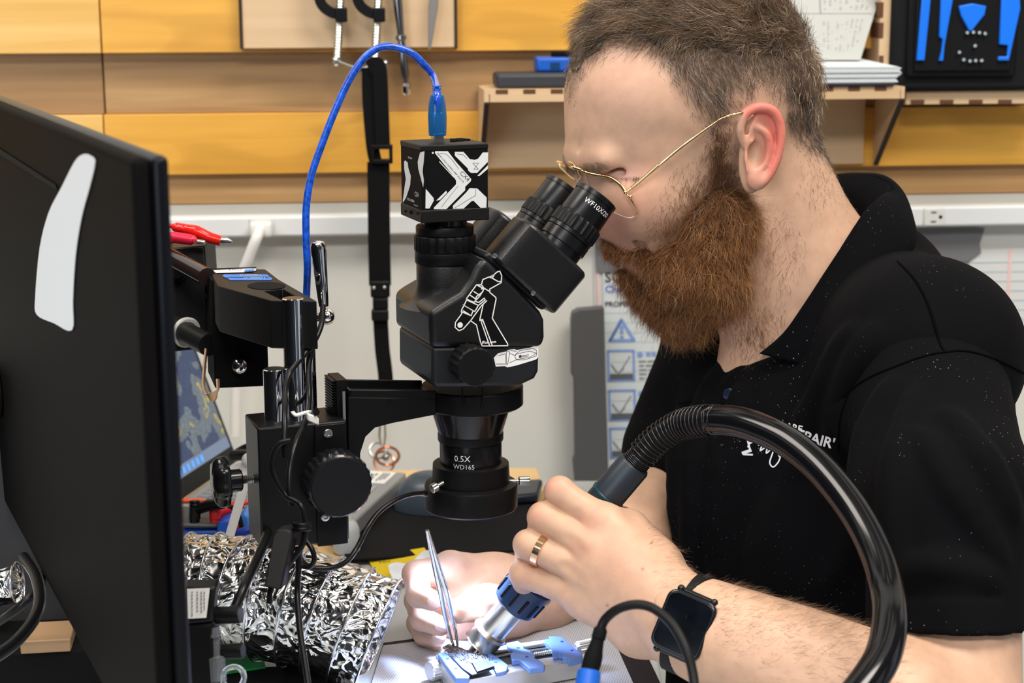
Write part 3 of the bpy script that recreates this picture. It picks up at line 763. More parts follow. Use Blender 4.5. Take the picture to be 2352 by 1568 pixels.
def rprism(m, pts2, b0, b1, frame=None, r=None):
    """polygon in (u,w) px units extruded along v from b0 to b1"""
    return m.prism([Sabc(a, b0, c) for a, c in pts2], SV*((b1-b0)*S1))
def arcpts(cx, cy, r, a0, a1, n=6): return [(cx+r*math.cos(math.radians(a0+(a1-a0)*i/n)), cy+r*math.sin(math.radians(a0+(a1-a0)*i/n))) for i in range(n+1)]

# body silhouette, traced on the near side face b=-140
NB = -140
near = lambda px, py: sl(px, py, NB)
up_poly = [near(*q) for q in ((990, 800), (988, 716), (1012, 700), (1060, 672), (1083, 640), (1096, 610), (1112, 590), (1180, 650), (1243, 716), (1252, 735), (1253, 775), (1247, 798))]
lo_poly = [near(*q) for q in ((996, 798), (996, 886), (1004, 892), (1196, 889), (1232, 872), (1241, 855), (1243, 790))]
part('upper_shell', rprism(M(), up_poly, NB, 140), SCB, scope, bevel=0.0045, seg=4)
g = rprism(M(), lo_poly, NB+8, 132)
part('lower_shell', g, SCG, scope, bevel=0.004, seg=3)
# mounting ring
base = lambda py: sl(1080, py, 0)[1]
c0, c1 = base(882), base(930)
g = M(); pr = [(0, 114*S1), (4*S1, 118*S1), ((c0-c1-4)*S1, 118*S1), ((c0-c1)*S1, 113*S1)]
g.lathe(Sabc(4, 0, c0), -Z, pr, 48); part('mount_ring', g, BLK, scope)
g = M(); s0 = math.radians(200+0)
for an in (262, 236, 283):
    a = math.radians(an)-sy; d = SU*math.cos(a)+SV*math.sin(a)
for px in (1062, 1108): g.box(onplane(px, 912, Sabc(4, 0, 0)-SV*117.5*S1, SV), SU*1.2*S1, SV*2*S1, Z*22*S1)
g.lathe(onplane(1108, 930, Sabc(4, 0, 0)-SV*116*S1, SV), -SV, [(0, 5*S1), (3.2*S1, 5*S1)], 16)
part('clamp_gap', g, mat('hole_black', (0.002, 0.002, 0.002), 0.9), scope, label='split and set screw of the mounting ring')
# objective
pc = lambda py: base(py)
def col(prof, name, m_, n=56, rf=None, a=0.0, **kw):
    top = pc(prof[0][0])
    return part(name, M().lathe(Sabc(a, 0, top), -Z, [((top-pc(y))*S1, r*S1) for y, r in prof], n, x=SU, rfun=rf), m_, scope, **kw)
col([(930, 92), (940, 90), (985, 76), (992, 74)], 'objective_cone', BLKG)
col([(990, 74), (992, 76), (1006, 76), (1009, 75)], 'objective_flange', BLK)
ob = col([(1008, 70), (1012, 72), (1090, 71), (1094, 69)], 'objective_barrel', ANO)
def on_cyl(a0, r, ang0, top, h=0.2):
    """map flat text onto the vertical barrel: x around, y up"""
    def fn(x, y):
        an = ang0+x/(r*S1); d = SU*math.cos(an)+SV*math.sin(an)
        return Sabc(a0, 0, top)+d*((r+h)*S1)+Z*y
    return fn
g = M(); A0 = math.radians(250-20-20)
text_on(g, '0.5X', 20*S1, on_cyl(0, 72, math.radians(-140), pc(1042))); text_on(g, 'WD165', 15.5*S1, on_cyl(0, 72, math.radians(-142), pc(1059)))
part('lettering', g, WHINK, ob)
# ring light
col([(1060, 84), (1062, 88), (1092, 90), (1105, 90), (1108, 106), (1112, 108), (1160, 108), (1164, 105), (1164, 92)], 'ring_light_housing', BLK)
EM = mat('led_white', (0.8, 0.8, 0.8), 0.5, emit=(0.55, 0.68, 1.0), estr=16.0)
top = pc(1166)
rl = M(); n = 40
v = []; f = []
for r in (66, 88):
    for k in range(n): v.append(Sabc(r*math.cos(2*math.pi*k/n), r*math.sin(2*math.pi*k/n), top))
f = [(k, (k+1) % n, n+(k+1) % n, n+k) for k in range(n)]
rl.add(v, f); part('led_ring', rl, EM, scope)
part('bore', M().lathe(Sabc(0, 0, pc(1061)), -Z, [(0, 80*S1), (96*S1, 70*S1)], 40, caps=False), BLKM, scope)
lo_ = Sabc(0, 0, top-4)
light('ring_light_beam', 'SPOT', lo_, lo_-Z+Vector((-.12, -.42, 0)), 11, (0.46, 0.60, 1.0), spot_size=math.radians(112), spot_blend=0.9, shadow_soft_size=0.024)
# thumb screws of the ring
for px, py, a_, dirv in ((1012, 1112, -1, None), (1175, 1105, 1, None)):
    pass
def thumb(p0, d, L):
    s = part('thumb_screw', M().cyl(p0, p0+d*L*S1, 4.2*S1, n=14), STEEL, scope)
    part('knurled_head', M().lathe(p0+d*L*.55*S1, d, [(0, 8*S1), (1.5*S1, 10*S1), (L*.42*S1, 10*S1), (L*.45*S1, 9*S1)], 28, rfun=lambda an, i: 1.0+0.05*math.cos(an*14)), STEEL, s)
thumb(U(1018, 1108, -82), (-SU*0.72-SV*0.25-Z*0.22).normalized(), 34)
thumb(U(1160, 1105, -20), (SU*0.97+SV*-0.18-Z*0.02).normalized(), 58)
part('cable_gland', M().cyl(U(978, 1133, -50), U(962, 1133, -62), 8*S1, 6*S1), BLK, scope)

# camera tube
ca = -57
tw = lambda py: sl(1018, py, 0)[1]
def tcol(prof, name, m_, n=56, rf=None, **kw):
    t = tw(prof[0][0]); return part(name, M().lathe(Sabc(ca, 0, t), -Z, [((t-tw(y))*S1, r*S1) for y, r in prof], n, x=SU, rfun=rf), m_, scope, **kw)
tcol([(604, 64), (606, 65), (650, 65), (675, 70), (692, 84), (700, 105)], 'camera_tube', SCB)
tcol([(575, 67), (578, 68), (600, 68), (603, 66)], 'lock_ring', BLK)
tcol([(538, 66), (541, 68), (572, 68), (575, 66)], 'focus_ring', BLK, 96, lambda an, i: 1.0+(0.018 if math.cos(an*24) > 0 else -0.018))
tcol([(516, 63), (519, 65), (536, 65), (538, 63)], 'adapter_flange', BLK)
tcol([(492, 50), (518, 50)], 'adapter_neck', BLKG)
# camera
camo = empty('microscope_camera', Sabc(ca, 0, tw(508)), 'black cube camera with white angular graphics on top of the microscope', 'camera')
CB = 78
def cbox(m, b, py0, py1, gap=0.0):
    t1 = sl(1000, py0, -CB)[1]; t0 = sl(1000, py1, -CB)[1]
    return m.hexa([Sabc(ca+i*b, j*b, k) for i in (-1, 1) for j in (-1, 1) for k in (t0, t1)])
body = part('camera_body', cbox(M(), CB-1.5, 345, 484), BLKM, camo)
part('camera_lid', cbox(M(), CB, 333, 346), mat('camera_black', (0.014, 0.013, 0.013), 0.5), camo, bevel=0.0008)
g = cbox(M(), CB+1, 482, 511); part('camera_base', g, mat('camera_black', (0, 0, 0)), camo, bevel=0.0008)
# front graphic: face coordinates from picture
FF = lambda px, py, h=0.4: onplane(px, py, Sabc(0, -(CB-1.5)-h, 0), SV)
def fpoly(polys, m_, name, par, h=0.5):
    g = M()
    for p in polys: g.add([FF(x, y, h) for x, y in p], [tuple(range(len(p)))])
    return part(name, g, m_, par)
Z0 = lambda x, y: (550+x/2.8, y/2.8)   # from the enlarged view
wh = [[Z0(*q) for q in p] for p in (
    [(1258, 972), (1340, 972), (1392, 1040), (1490, 1150), (1488, 1165), (1452, 1200), (1452, 1222), (1330, 1345), (1250, 1345), (1250, 1335), (1393, 1185), (1393, 1160), (1365, 1118), (1290, 1025), (1258, 985)],
    [(1385, 976), (1440, 976), (1462, 1000), (1480, 1022), (1512, 1028), (1535, 1020), (1565, 980), (1600, 980), (1598, 1040), (1528, 1112), (1490, 1112), (1472, 1098), (1468, 1082), (1385, 1000)],
    [(1598, 1062), (1598, 1085), (1545, 1130), (1530, 1130)],
    [(1198, 1214), (1248, 1272), (1250, 1290), (1222, 1340), (1196, 1340)],
    [(1480, 1210), (1530, 1212), (1590, 1270), (1588, 1345), (1560, 1345), (1505, 1290), (1490, 1295), (1440, 1342), (1373, 1342), (1373, 1322), (1460, 1235)],
    [(1330, 1225), (1335, 1240), (1290, 1285), (1265, 1290)],
    [(1285, 1035), (1378, 1135), (1378, 1142), (1285, 1042)])]
gr = fpoly(wh, mat('camera_white_print', (0.66, 0.67, 0.67), 0.5), 'graphic', body)
th = []
for pl in ([(1500, 1048), (1538, 1048), (1508, 1088), (1538, 1088), (1500, 1048)], [(1385, 1336), (1520, 1255), (1520, 1215)], [(1400, 990), (1440, 995), (1465, 1020)], [(1290, 985), (1330, 990), (1370, 1030), (1410, 1085)], [(1405, 1195), (1300, 1330)]):
    th += [[Z0(*q) for q in p] for p in stroke(pl, 2.2)]
fpoly(th, INKK, 'thin_lines', gr, 0.8)
fx = (FF(1100, 440)-FF(1000, 440)).normalized(); fz = Vector((0, 0, 1))
def face_text(m, s, px, py, size, ang, bold=False, h=0.8):
    o = FF(px, py, h); ca_, sa_ = math.cos(math.radians(ang)), math.sin(math.radians(ang))
    return text_on(m, s, size*S1, lambda x, y: o+fx*(x*ca_-y*sa_)+fz*(x*sa_+y*ca_), bold=bold)
g = M(); face_text(g, 'CX4', 1055, 398, 14, -45); face_text(g, '4800FM CMOS CAMERA 1080P 30-60 FPS', 1003, 352, 5.0, -47)
part('lettering', g, INKK, gr)
g = M(); g.lathe(FF(994, 351, 0), -SV, [(0, 2.2*S1), (.8*S1, 2.2*S1)], 12); part('marker_dot', g, mat('camera_white_print', (0, 0, 0)), body)
# left face graphic
LF = lambda px, py, h=0.5: onplane(px, py, Sabc(ca-(CB-1.5)-h, 0, 0), SU)
g = M()
for p in ([(1066, 1030), (1082, 1045), (1086, 1080), (1102, 1130), (1098, 1190), (1072, 1270), (1052, 1302), (1050, 1290), (1062, 1200), (1070, 1150), (1060, 1090), (1058, 1040)],
          [(1190, 972), (1162, 980), (1146, 1040), (1150, 1085), (1182, 1205), (1186, 1160), (1178, 1100), (1185, 1040)]):
    g.add([LF(*Z0(*q)) for q in p], [tuple(range(len(p)))])
part('graphic', g, mat('camera_white_print', (0, 0, 0)), body)
g = M(); ly = -SV; 
def left_text(s, px, py, size): 
    o = LF(px, py, .6); text_on(g, s, size*S1, lambda x, y: o-SV*x+Z*y)
left_text('CX4', 952.5, 450, 15); left_text('MEGA-IDEA', 937, 363, 6); left_text('CMOS CAMERA', 935, 459, 8); left_text('www.qianli.com', 950, 471, 5)
part('lettering', g, mat('camera_white_print', (0, 0, 0)), body)
g = M()
for px in (932, 945, 960): g.cyl(LF(px, 485+ (px-932)*.18, 3), LF(px, 485+(px-932)*.18, -1), (4.5 if px == 945 else 3)*S1, n=14)
part('screw_holes', g, mat('hole_black', (0, 0, 0)), camo)
tz = sl(1000, 333, -CB)[1]
g = M()
for i, j in ((20, -10), (38, -2), (56, 6), (30, 22), (48, 30)): g.box(Sabc(ca+i, j, tz+1.5), Dv(7, 0, 0), Dv(0, 5, 0), Dv(0, 0, 2.5))
part('top_buttons', g, BLKM, camo, bevel=0.0003)

# usb cable
usb = empty('usb_cable', Sabc(ca-14, 0, tz), 'translucent blue usb cable arching up from the camera and down behind the post', 'cable')
cx = Sabc(ca-15, -2, tz)
up = lambda t: cx+Z*(t*S1)
USBB = mat('clear_blue_boot', (0.03, 0.22, 0.62), 0.15, trans=0.75, ior=1.3, rvary=.0)
g = M(); g.box(up(8), Dv(12, 0, 0), Dv(0, 11, 0), Dv(0, 0, 12)); part('usb_plug', g, STEEL, usb, bevel=0.0005)
pl = M(); pl.box(up(40), Dv(11, 0, 0), Dv(0, 10, 0), Dv(0, 0, 26)); part('plug_shield', pl, mat('shield_grey', (0.55, 0.57, 0.60), 0.35, 0.8), usb, bevel=0.0008)
g = M(); g.lathe(up(14), Z, [(0, 19*S1), (6*S1, 20*S1), (40*S1, 21*S1), (70*S1, 19*S1), (88*S1, 15*S1), (92*S1, 10*S1)], 24, x=SU)
part('boot', g, USBB, usb)
g = M()
for t in (108, 114, 120): g.lathe(up(t), Z, [(0, 10*S1), (3.5*S1, 10*S1)], 18)
part('strain_relief', g, mat('blue_rubber', (0.01, 0.10, 0.50), 0.4), usb)
cp = [up(60), up(110)] + [P(996, 178, 1.275), P(975, 150, 1.27), P(945, 122, 1.265), P(905, 108, 1.262), P(870, 110, 1.26), P(835, 135, 1.26), P(800, 188, 1.26), P(768, 258, 1.26), P(740, 330, 1.26), P(716, 400, 1.26), P(704, 470, 1.26), P(703, 540, 1.26), P(706, 610, 1.262), P(704, 680, 1.275), P(700, 760, 1.28), P(697, 850, 1.28), P(693, 950, 1.28)]
part('cord', M().tube(catmull(cp, 8), 8.6*S1, 14), mat('blue_cord', (0.006, 0.07, 0.50), 0.25, coat=.4, vary=.5, vscale=300), usb)

# binocular head: tubes rise to the right
ea = math.radians(47)
E = (SU*math.cos(ea)+Z*math.sin(ea)); G = (SU*math.sin(ea)-Z*math.cos(ea))
def housing(px, py, b0, b1, name, lab):
    o = SP(px, py, b0)   # left corner of the block
    e1, g1 = 117*S1, 197*S1
    bw = (b1-b0)*S1
    m = M()
    # cross-section in (G, V): flat towards the outside, rounded over the top
    sec = [(0, 0.22), (0, .78), (.06, .94), (.16, 1.0), (.84, 1.0), (.95, .93), (1.0, .80), (1.0, .20), (.95, .07), (.84, 0), (.16, 0), (.06, .06)]
    lo = [o+G*(g1*x)+SV*(bw*y) for x, y in sec]
    m.prism(lo, E*e1)
    return part(name, m, SCB, scope, bevel=0.003, seg=3)
housing(1139, 598, -152, -34, 'prism_housing', None)
housing(1139, 598, -152, -34, 'prism_housing', None).location += SV*(186*S1)
# sloping plate under them
o = SP(1119, 578, -120)
part('front_plate', M().prism([o+G*(x*S1)-E*(14*S1) for x in (0,)]+[o+G*(192*S1)-E*(14*S1), o+G*(196*S1)+E*(4*S1), o+G*(4*S1)+E*(4*S1)], SV*(236*S1)), SCG, scope, bevel=0.002)
g = M()
for px, py in ((1137, 588), (1224, 673)): g.cyl(SP(px, py, -153.5), SP(px, py, -150), 5*S1, n=14)
g2 = M()
for px, py in ((1224, 673), (1136, 587)): g2.lathe(SP(px, py, -151.5), -SV, [(0, 5.5*S1), (2*S1, 5.5*S1), (2.5*S1, 4*S1)], 14)
part('cover_screws', g2, STEEL, scope)
def eyepiece(shift):
    c0 = SP(1283, 572, -93)+shift
    ax = (SP(1372, 448, -93)-SP(1283, 572, -93)); L = ax.length; ax.normalize()
    t = lambda f: L*f
    ro = lambda an, i: 1.0+(0.022 if math.cos(an*24) > 0.1 else -0.02)
    eo = part('eyepiece', M().lathe(c0, ax, [(-.02, 52*S1), (t(.08), 52*S1), (t(.09), 56*S1), (t(.24), 56*S1), (t(.245), 53*S1), (t(.25), 53*S1), (t(.26), 56*S1), (t(.32), 56*S1)], 48), ANO, scope)
    part('diopter_ring', M().lathe(c0, ax, [(t(.31), 55*S1), (t(.33), 57.5*S1), (t(.52), 56.5*S1), (t(.55), 53*S1)], 96, rfun=ro), BLK, eo)
    part('eyepiece_barrel', M().lathe(c0, ax, [(t(.54), 51*S1), (t(.60), 52*S1), (t(.90), 51*S1), (t(.905), 49.5*S1), (t(.92), 49.5*S1), (t(.925), 52*S1), (t(.99), 52*S1), (t(1.0), 50*S1), (t(1.0), 33*S1), (t(.96), 30*S1)], 48), ANO, eo)
    part('eye_lens', M().lathe(c0, ax, [(t(.955), 32*S1), (t(.975), 30*S1), (t(.985), 16*S1), (t(.988), 2*S1)], 32), mat('coated_glass', (0.02, 0.02, 0.04), 0.05, spec=.8), eo)
    return eo, c0, ax, L
e1, ec, eax, eL = eyepiece(Vector((0, 0, 0)))
eyepiece(SV*(186*S1))
# lettering around the near eyepiece: letters run from the rim downwards around the barrel
side = eax.cross(SV).normalized()
def eye_txt(x, y):
    an = x/(52*S1)-math.radians(42); nrm_ = (-SV*math.cos(an)+ (-side if side.z > 0 else side)*math.sin(an))
    return ec+eax*(eL*.765+y)+nrm_*(52.3*S1)
g = M(); text_on(g, 'WF10X/20', 16*S1, eye_txt); part('lettering', g, WHINK, e1)

# zoom knob on the near side
kc = SP(1068, 828, NB+8)
g = M().lathe(kc, -SV, [(0, 36*S1), (14*S1, 36*S1), (16*S1, 42*S1), (72*S1, 43*S1), (76*S1, 40*S1)], 72, rfun=lambda an, i: 1.0+(0.035*max(-1, min(1, 3*math.cos(an*18))) if i >= 2 and i < 4 else 0))
part('zoom_knob', g, mat('knob_black', (0.007, 0.007, 0.008), 0.5), scope, smooth=25)

# stickers on the near side face, traced
ST = lambda px, py, h=0.6: onplane(px, py, Sabc(0, NB-h, 0), SV)
Z6 = lambda x, y: (880+x/2.613, 300+y/2.613)
fist = empty('fist_sticker', ST(1110, 790), 'white outline sticker of a fist holding a wrench on the microscope side', 'sticker')
outline = [(595, 1292), (748, 1290), (748, 1280), (655, 1125), (678, 1010), (676, 1000), (640, 970), (640, 950), (708, 912), (712, 870), (700, 842), (684, 848), (660, 868), (598, 893), (590, 925), (560, 925), (500, 1008), (500, 1018), (470, 1078), (472, 1098), (434, 1150), (432, 1180), (455, 1200), (480, 1190), (525, 1140), (560, 1165), (585, 1270)]
g = M(); g.add([ST(*Z6(*q), .4) for q in outline], [tuple(range(len(outline)))])
part('sticker_ground', g, BLKM, fist)
lines = [outline+[outline[0]],
         [(590, 925), (606, 945), (590, 950)], [(606, 945), (640, 965)], [(560, 925), (606, 948), (582, 990), (545, 1030), (500, 1010)],
         [(520, 985), (556, 1010)], [(545, 965), (582, 990)], [(500, 1015), (572, 1048), (550, 1085), (480, 1045)], [(572, 1048), (612, 1015), (606, 1005), (575, 1030), (552, 1025), (560, 995), (600, 965)],
         [(480, 1045), (540, 1080), (528, 1110), (468, 1085)], [(528, 1110), (480, 1080)], [(525, 1140), (590, 1050), (622, 1020)], [(600, 1045), (580, 1135), (598, 1132), (590, 1150)], [(580, 1140), (598, 1135), (655, 1288)],
         [(590, 1150), (638, 1288)], [(640, 880), (668, 862), (655, 885), (690, 905), (706, 905)], [(655, 885), (640, 880)]]
g = M()
for l in lines:
    for q in stroke([Z6(*p) for p in l], 2.4): g.add([ST(x, y, .7) for x, y in q], [(0, 1, 2, 3)])
g.lathe(ST(*Z6(462, 1166), .5), -SV, [(0, 6.2*S1), (.3*S1, 6.2*S1)], 20)
g.add([ST(*Z6(*q), .7) for q in [(580, 1140), (598, 1150), (652, 1288), (600, 1290)]][:4], [(0, 1, 2, 3)]) if False else None
part('white_outline', g, WHINK, fist)
g = M(); o = ST(1107, 789.5, .9); text_on(g, 'iFixit.com', 8.5*S1, lambda x, y: o+SU*x+Z*y, bold=True); 
part('lettering', g, WHINK, fist)
multi = empty('tool_sticker', ST(1180, 840), 'white sticker of a multi tool below the fist sticker', 'sticker')
o6 = [(664, 1362), (690, 1335), (735, 1325), (760, 1312), (790, 1310), (800, 1316), (880, 1302), (925, 1285), (932, 1290), (930, 1358), (918, 1372), (860, 1390), (800, 1408), (745, 1420), (730, 1412), (676, 1415)]
NB2 = NB+8
ST2 = lambda px, py, h=0.6: onplane(px, py, Sabc(0, NB2-h, 0), SV)
bs = part('backing', M().prism([ST2(*Z6(*q), .3) for q in o6], -SV*(.4*S1)), WHINK, multi)
g = M()
for l in ([(690, 1350), (735, 1338), (735, 1400), (680, 1400)], [(740, 1325), (758, 1325), (758, 1345), (748, 1400), (742, 1405), (740, 1325)], [(760, 1335), (790, 1348), (820, 1320), (900, 1305), (922, 1320), (922, 1350), (850, 1375), (800, 1375), (790, 1378), (760, 1392)], [(800, 1340), (880, 1322), (920, 1335), (880, 1360), (800, 1372), (790, 1355), (800, 1340)], [(745, 1312), (800, 1325)]):
    for q in stroke([Z6(*p) for p in l], 1.1): g.add([ST2(x, y, .95) for x, y in q], [(0, 1, 2, 3)])
g.lathe(ST2(*Z6(823, 1354), .8), -SV, [(0, 3.6*S1), (.3*S1, 3.6*S1)], 16)
o = ST2(*Z6(834, 1360), 1.0); text_on(g, 'IFIXIT', 6.5*S1, lambda x, y: o+SU*(x*.985)+Z*(y+x*.06), bold=True)
part('line_drawing', g, INKK, bs)

# ------------------------------------------------------------ boom arm and focus rack
stand = empty('boom_stand', P(700, 1250, 1.24), 'black focus rack with big round knobs on chrome posts, left of the microscope', 'microscope stand')
AB = -58
A = lambda px, py: SP(px, py, AB)
apts = [(800, 897), (1002, 897), (1002, 952), (900, 972), (860, 985), (838, 1005), (826, 1040), (824, 1150), (800, 1190), (800, 1120)]
wd = SV*(116*S1)
g = M()
g.prism([A(*q) for q in [(800, 912), (1002, 915), (1002, 952), (900, 972), (862, 982), (840, 1003), (828, 1040), (826, 1168), (800, 1170)]], wd)
# upstand walls of the channel
pa = [A(*q) for q in [(800, 895), (1002, 897), (1002, 916), (800, 913)]]
g.prism(pa, SV*(9*S1)); g.prism([p+SV*(107*S1) for p in pa], SV*(9*S1)); g.prism([A(*q) for q in [(800, 895), (809, 895), (809, 913), (800, 913)]], wd)
part('arm', g, BLK, stand, bevel=0.0006)
g = M()
for px, py in ((896, 923),): g.cyl(A(px, py)+SV*S1, A(px, py)-SV*(.4*S1), 7*S1, n=18)
part('screw_hole', g, mat('hole_black', (0, 0, 0)), stand)
# toothed rack behind the arm
g = M()
r0, r1 = A(775, 878)+SV*(20*S1), A(775, 1170)+SV*(20*S1)
zt_, zb_ = r0.z, r1.z
g.hexa([Sabc(sl(778, 900, AB)[0]+i, j, 0)*1.0 + Z*0 for i in (0, 24) for j in (-40, 40) for k in (0, 1)])
vs = g.v[-8:]
for i, v_ in enumerate(vs): v_.z = zt_ if i % 2 else zb_
n_t = 46
for i in range(n_t):
    zz = zb_+(zt_-zb_)*(i+.5)/n_t; g.box(Vector((Sabc(sl(778, 900, AB)[0]-4, 0, 0).x, Sabc(sl(778, 900, AB)[0]-4, 0, 0).y, zz)), SU*(5*S1), SV*(34*S1), Z*((zt_-zb_)/n_t*.27))
part('gear_rack', g, BLK, stand)
g = M(); g.box(A(791, 950)+SV*(2*S1), SU*(3*S1), SV*(2*S1), Z*(50*S1)); part('slide_rail', g, mat('grey_rail_metal', (0.30, 0.31, 0.33), 0.35, .8), stand)
# focus block
B0 = -80
Bp = lambda px, py: SP(px, py, B0)
def sbox(m, x0, x1, y0, y1, b0, b1, zref=None):
    a0 = sl(x0, (y0+y1)/2, b0)[0]; a1 = sl(x1, (y0+y1)/2, b0)[0]; c1_ = sl((x0+x1)/2, y0, b0)[1]; c0_ = sl((x0+x1)/2, y1, b0)[1]
    return m.hexa([Sabc(a, b, c) for a in (a0, a1) for b in (b0, b1) for c in (c0_, c1_)])
g = sbox(M(), 596, 800, 974, 1252, B0, 60); part('focus_block', g, mat('block_black', (0.013, 0.013, 0.015), 0.36, bump=.15, bscale=2500), stand, bevel=0.0015)
g = sbox(M(), 727, 797, 974, 1252, B0-7, B0+4); part('rack_guide', g, BLK, stand, bevel=0.0006)
g = sbox(M(), 797, 822, 1130, 1172, B0+4, 40); part('lower_lug', g, BLK, stand, bevel=0.0006)
for px, py in ((753, 995), (747, 1186)):
    c = SP(px, py, B0-7); s = part('socket_screw', M().lathe(c, -SV, [(0, 10*S1), (3*S1, 10*S1), (4*S1, 8.5*S1), (4*S1, 5*S1), (1.5*S1, 4.5*S1)], 24), STEEL, stand)
# big knob
kc = SP(764, 1098, B0-6)
KG = mat('knob_gloss', (0.008, 0.008, 0.010), 0.22)
g = M().lathe(kc, -SV, [(0, 50*S1), (10*S1, 66*S1), (16*S1, 72*S1), (60*S1, 72*S1), (66*S1, 70*S1), (70*S1, 66*S1)], 96, rfun=lambda an, i: 1.0+(0.02*max(-1, min(1, 4*math.cos(an*26))) if 2 <= i <= 3 else 0))
kn = part('focus_knob', g, KG, stand, smooth=25)
part('knob_face', M().lathe(kc-SV*(69*S1), -SV, [(0, 66*S1), (4*S1, 64*S1), (4.2*S1, 61*S1), (3*S1, 58*S1), (3*S1, 2*S1)], 64), mat('knob_face_black', (0.010, 0.011, 0.015), 0.62), kn)
# lock knob on the left
lc = SP(592, 1098, -10)
lk = part('lock_screw', M().lathe(lc, -SU, [(i*2*S1, (10 if i % 2 else 8.6)*S1) for i in range(22)], 20), STEEL, stand)
part('lock_hub', M().lathe(lc-SU*(36*S1), -SU, [(0, 22*S1), (3*S1, 25*S1), (32*S1, 25*S1)], 32), BLKG, lk)
part('star_knob', M().lathe(lc-SU*(66*S1), -SU, [(0, 50*S1), (4*S1, 54*S1), (22*S1, 54*S1), (32*S1, 44*S1), (36*S1, 20*S1)], 84, rfun=lambda an, i: 1.0+0.06*math.cos(an*7), x=Z), BLKG, lk, smooth=50)
# posts
Rp = 24.5*S1
pb = Sabc(sl(670, 970, -10)[0], -10, 0)
def vpost(px, pytop, pybot, b, r, name, **kw):
    a, ct = sl(px, pytop, b); _, cb = sl(px, pybot, b)
    return part(name, M().lathe(Sabc(a, b, cb), Z, [(0, r*S1), ((ct-cb)*S1-1.5*S1, r*S1), ((ct-cb)*S1, (r-2)*S1)], 40), CHROME, stand, **kw)
vpost(673, 684, 975, -40, 24, 'chrome_post'); vpost(630, 846, 975, -34, 25, 'chrome_post'); vpost(705, 700, 975, 20, 17, 'chrome_post')
# collar plate
# clamp block with its own direction
cy = math.radians(-58)
KU = Vector((math.cos(cy), math.sin(cy), 0))           # long axis of the boom block: towards the camera and right
KV = Vector((-math.sin(cy), math.cos(cy), 0))
def K0(px, py, D): return P(px, py, D)
top_z = P(628, 688, 1.20).z
def TP(px, py, z): return onplane(px, py, Vector((0, 0, z)), Z)
t = {k: TP(*k, top_z) for k in ((482, 648), (620, 689), (728, 692), (650, 644), (590, 616), (468, 616))}
hA = P(628, 688, 1.20).z-P(628, 800, 1.205).z
clampb = empty('boom_clamp', t[(620, 689)]-Z*hA, 'black boom clamp block with stickers on top holding the chrome post', 'clamp')
CBM = mat('clamp_black', (0.012, 0.012, 0.013), 0.45, bump=.2, bscale=2500)
g = M(); g.prism([TP(500, 656, top_z), TP(620, 689, top_z), TP(652, 690, top_z), TP(606, 668, top_z), TP(650, 662, top_z), TP(697, 690, top_z), TP(728, 691, top_z), TP(640, 641, top_z), TP(610, 618, top_z), TP(478, 618, top_z)], -Z*hA)
part('jaw_block', g, CBM, clampb, bevel=0.0008)
# vertical plate facing the camera
q0, q1 = TP(484, 642, top_z-.001), TP(606, 628, top_z-.001)
g = M(); back = (TP(468, 616, top_z-.001)-q0)
hB = P(545, 646, 1.27).z-P(545, 895, 1.28).z
q1 = q0+ (TP(610, 638, top_z-.001)-q0)
g.prism([q0, q1, q1+back, q0+back], -Z*(0.0845)); part('plate', g, BLKM, clampb, bevel=0.0012)
n_ = (q1-q0).cross(Z).normalized(); n_ = n_ if n_.y < 0 else -n_
part('chrome_ball', M().sphere(onplane(550, 838, q0, n_)+n_*0.002, 21*S1), CHROME, clampb)
lf = (back).normalized(); ln = back.cross(Z).normalized(); ln = ln if ln.x < 0 else -ln
g = M()
for py in (700, 862): g.lathe(onplane(474, py-20, q0, ln), ln, [(0, 5*S1), (1*S1, 5*S1)], 14)
part('side_screws', g, STEEL, clampb)
# round recess on top, stickers
topq = lambda px, py, h=.0003: TP(px, py, top_z+h)
g = M(); pts = [topq(612+44*math.cos(a*.3142), 656+8.5*math.sin(a*.3142)) for a in range(20)]; g.prism(pts, Z*0.0001); part('recess', g, mat('hole_black', (0, 0, 0)), clampb)
def pill(x0, y0, x1, y1, w, n=6):
    pass
g = M()
for (xa, ya, xb, yb, hh) in ((514, 634, 618, 634, 3.6), (526, 640, 626, 640, 3.6)):
    g.prism([topq(xa, ya-hh), topq(xb-5, yb-hh), topq(xb, yb), topq(xb-3, yb+hh), topq(xa+3, ya+hh), topq(xa-3, ya)], Z*.0002)
sb = part('blue_stickers', g, mat('sticker_blue', (0.01, 0.17, 0.60), 0.35), clampb)
g = M(); g.prism([topq(490, 621, .0006), topq(570, 617, .0006), topq(590, 617, .0006), topq(586, 622, .0006), topq(560, 625, .0006), topq(496, 627, .0006)], Z*.0002); ws = part('white_sticker', g, WHINK, clampb)
g = M(); g.prism([topq(563, 619, .0009), topq(586, 618, .0009), topq(581, 623, .0009), topq(560, 624, .0009)], Z*.0001); part('blue_emblem', g, mat('sticker_blue', (0, 0, 0)), ws)
# lettering reads from the far side, so upside down here
ux = (topq(620, 640)-topq(526, 640)).normalized(); uy = Z.cross(ux)
g = M(); o = topq(600, 630.5, .0006); text_on(g, 'I FIXED IT', 12*S1, lambda x, y: o-ux*x-uy*y, bold=True); o = topq(610, 637, .0006); text_on(g, 'I FIXED IT', 12*S1, lambda x, y: o-ux*x-uy*y, bold=True)
part('lettering', g, WHINK, sb)
g = M(); o = topq(558, 618.5, .0010); text_on(g, 'iFIXIT', 14*S1, lambda x, y: o-ux*x-uy*y, bold=True); part('lettering', g, INKK, ws)
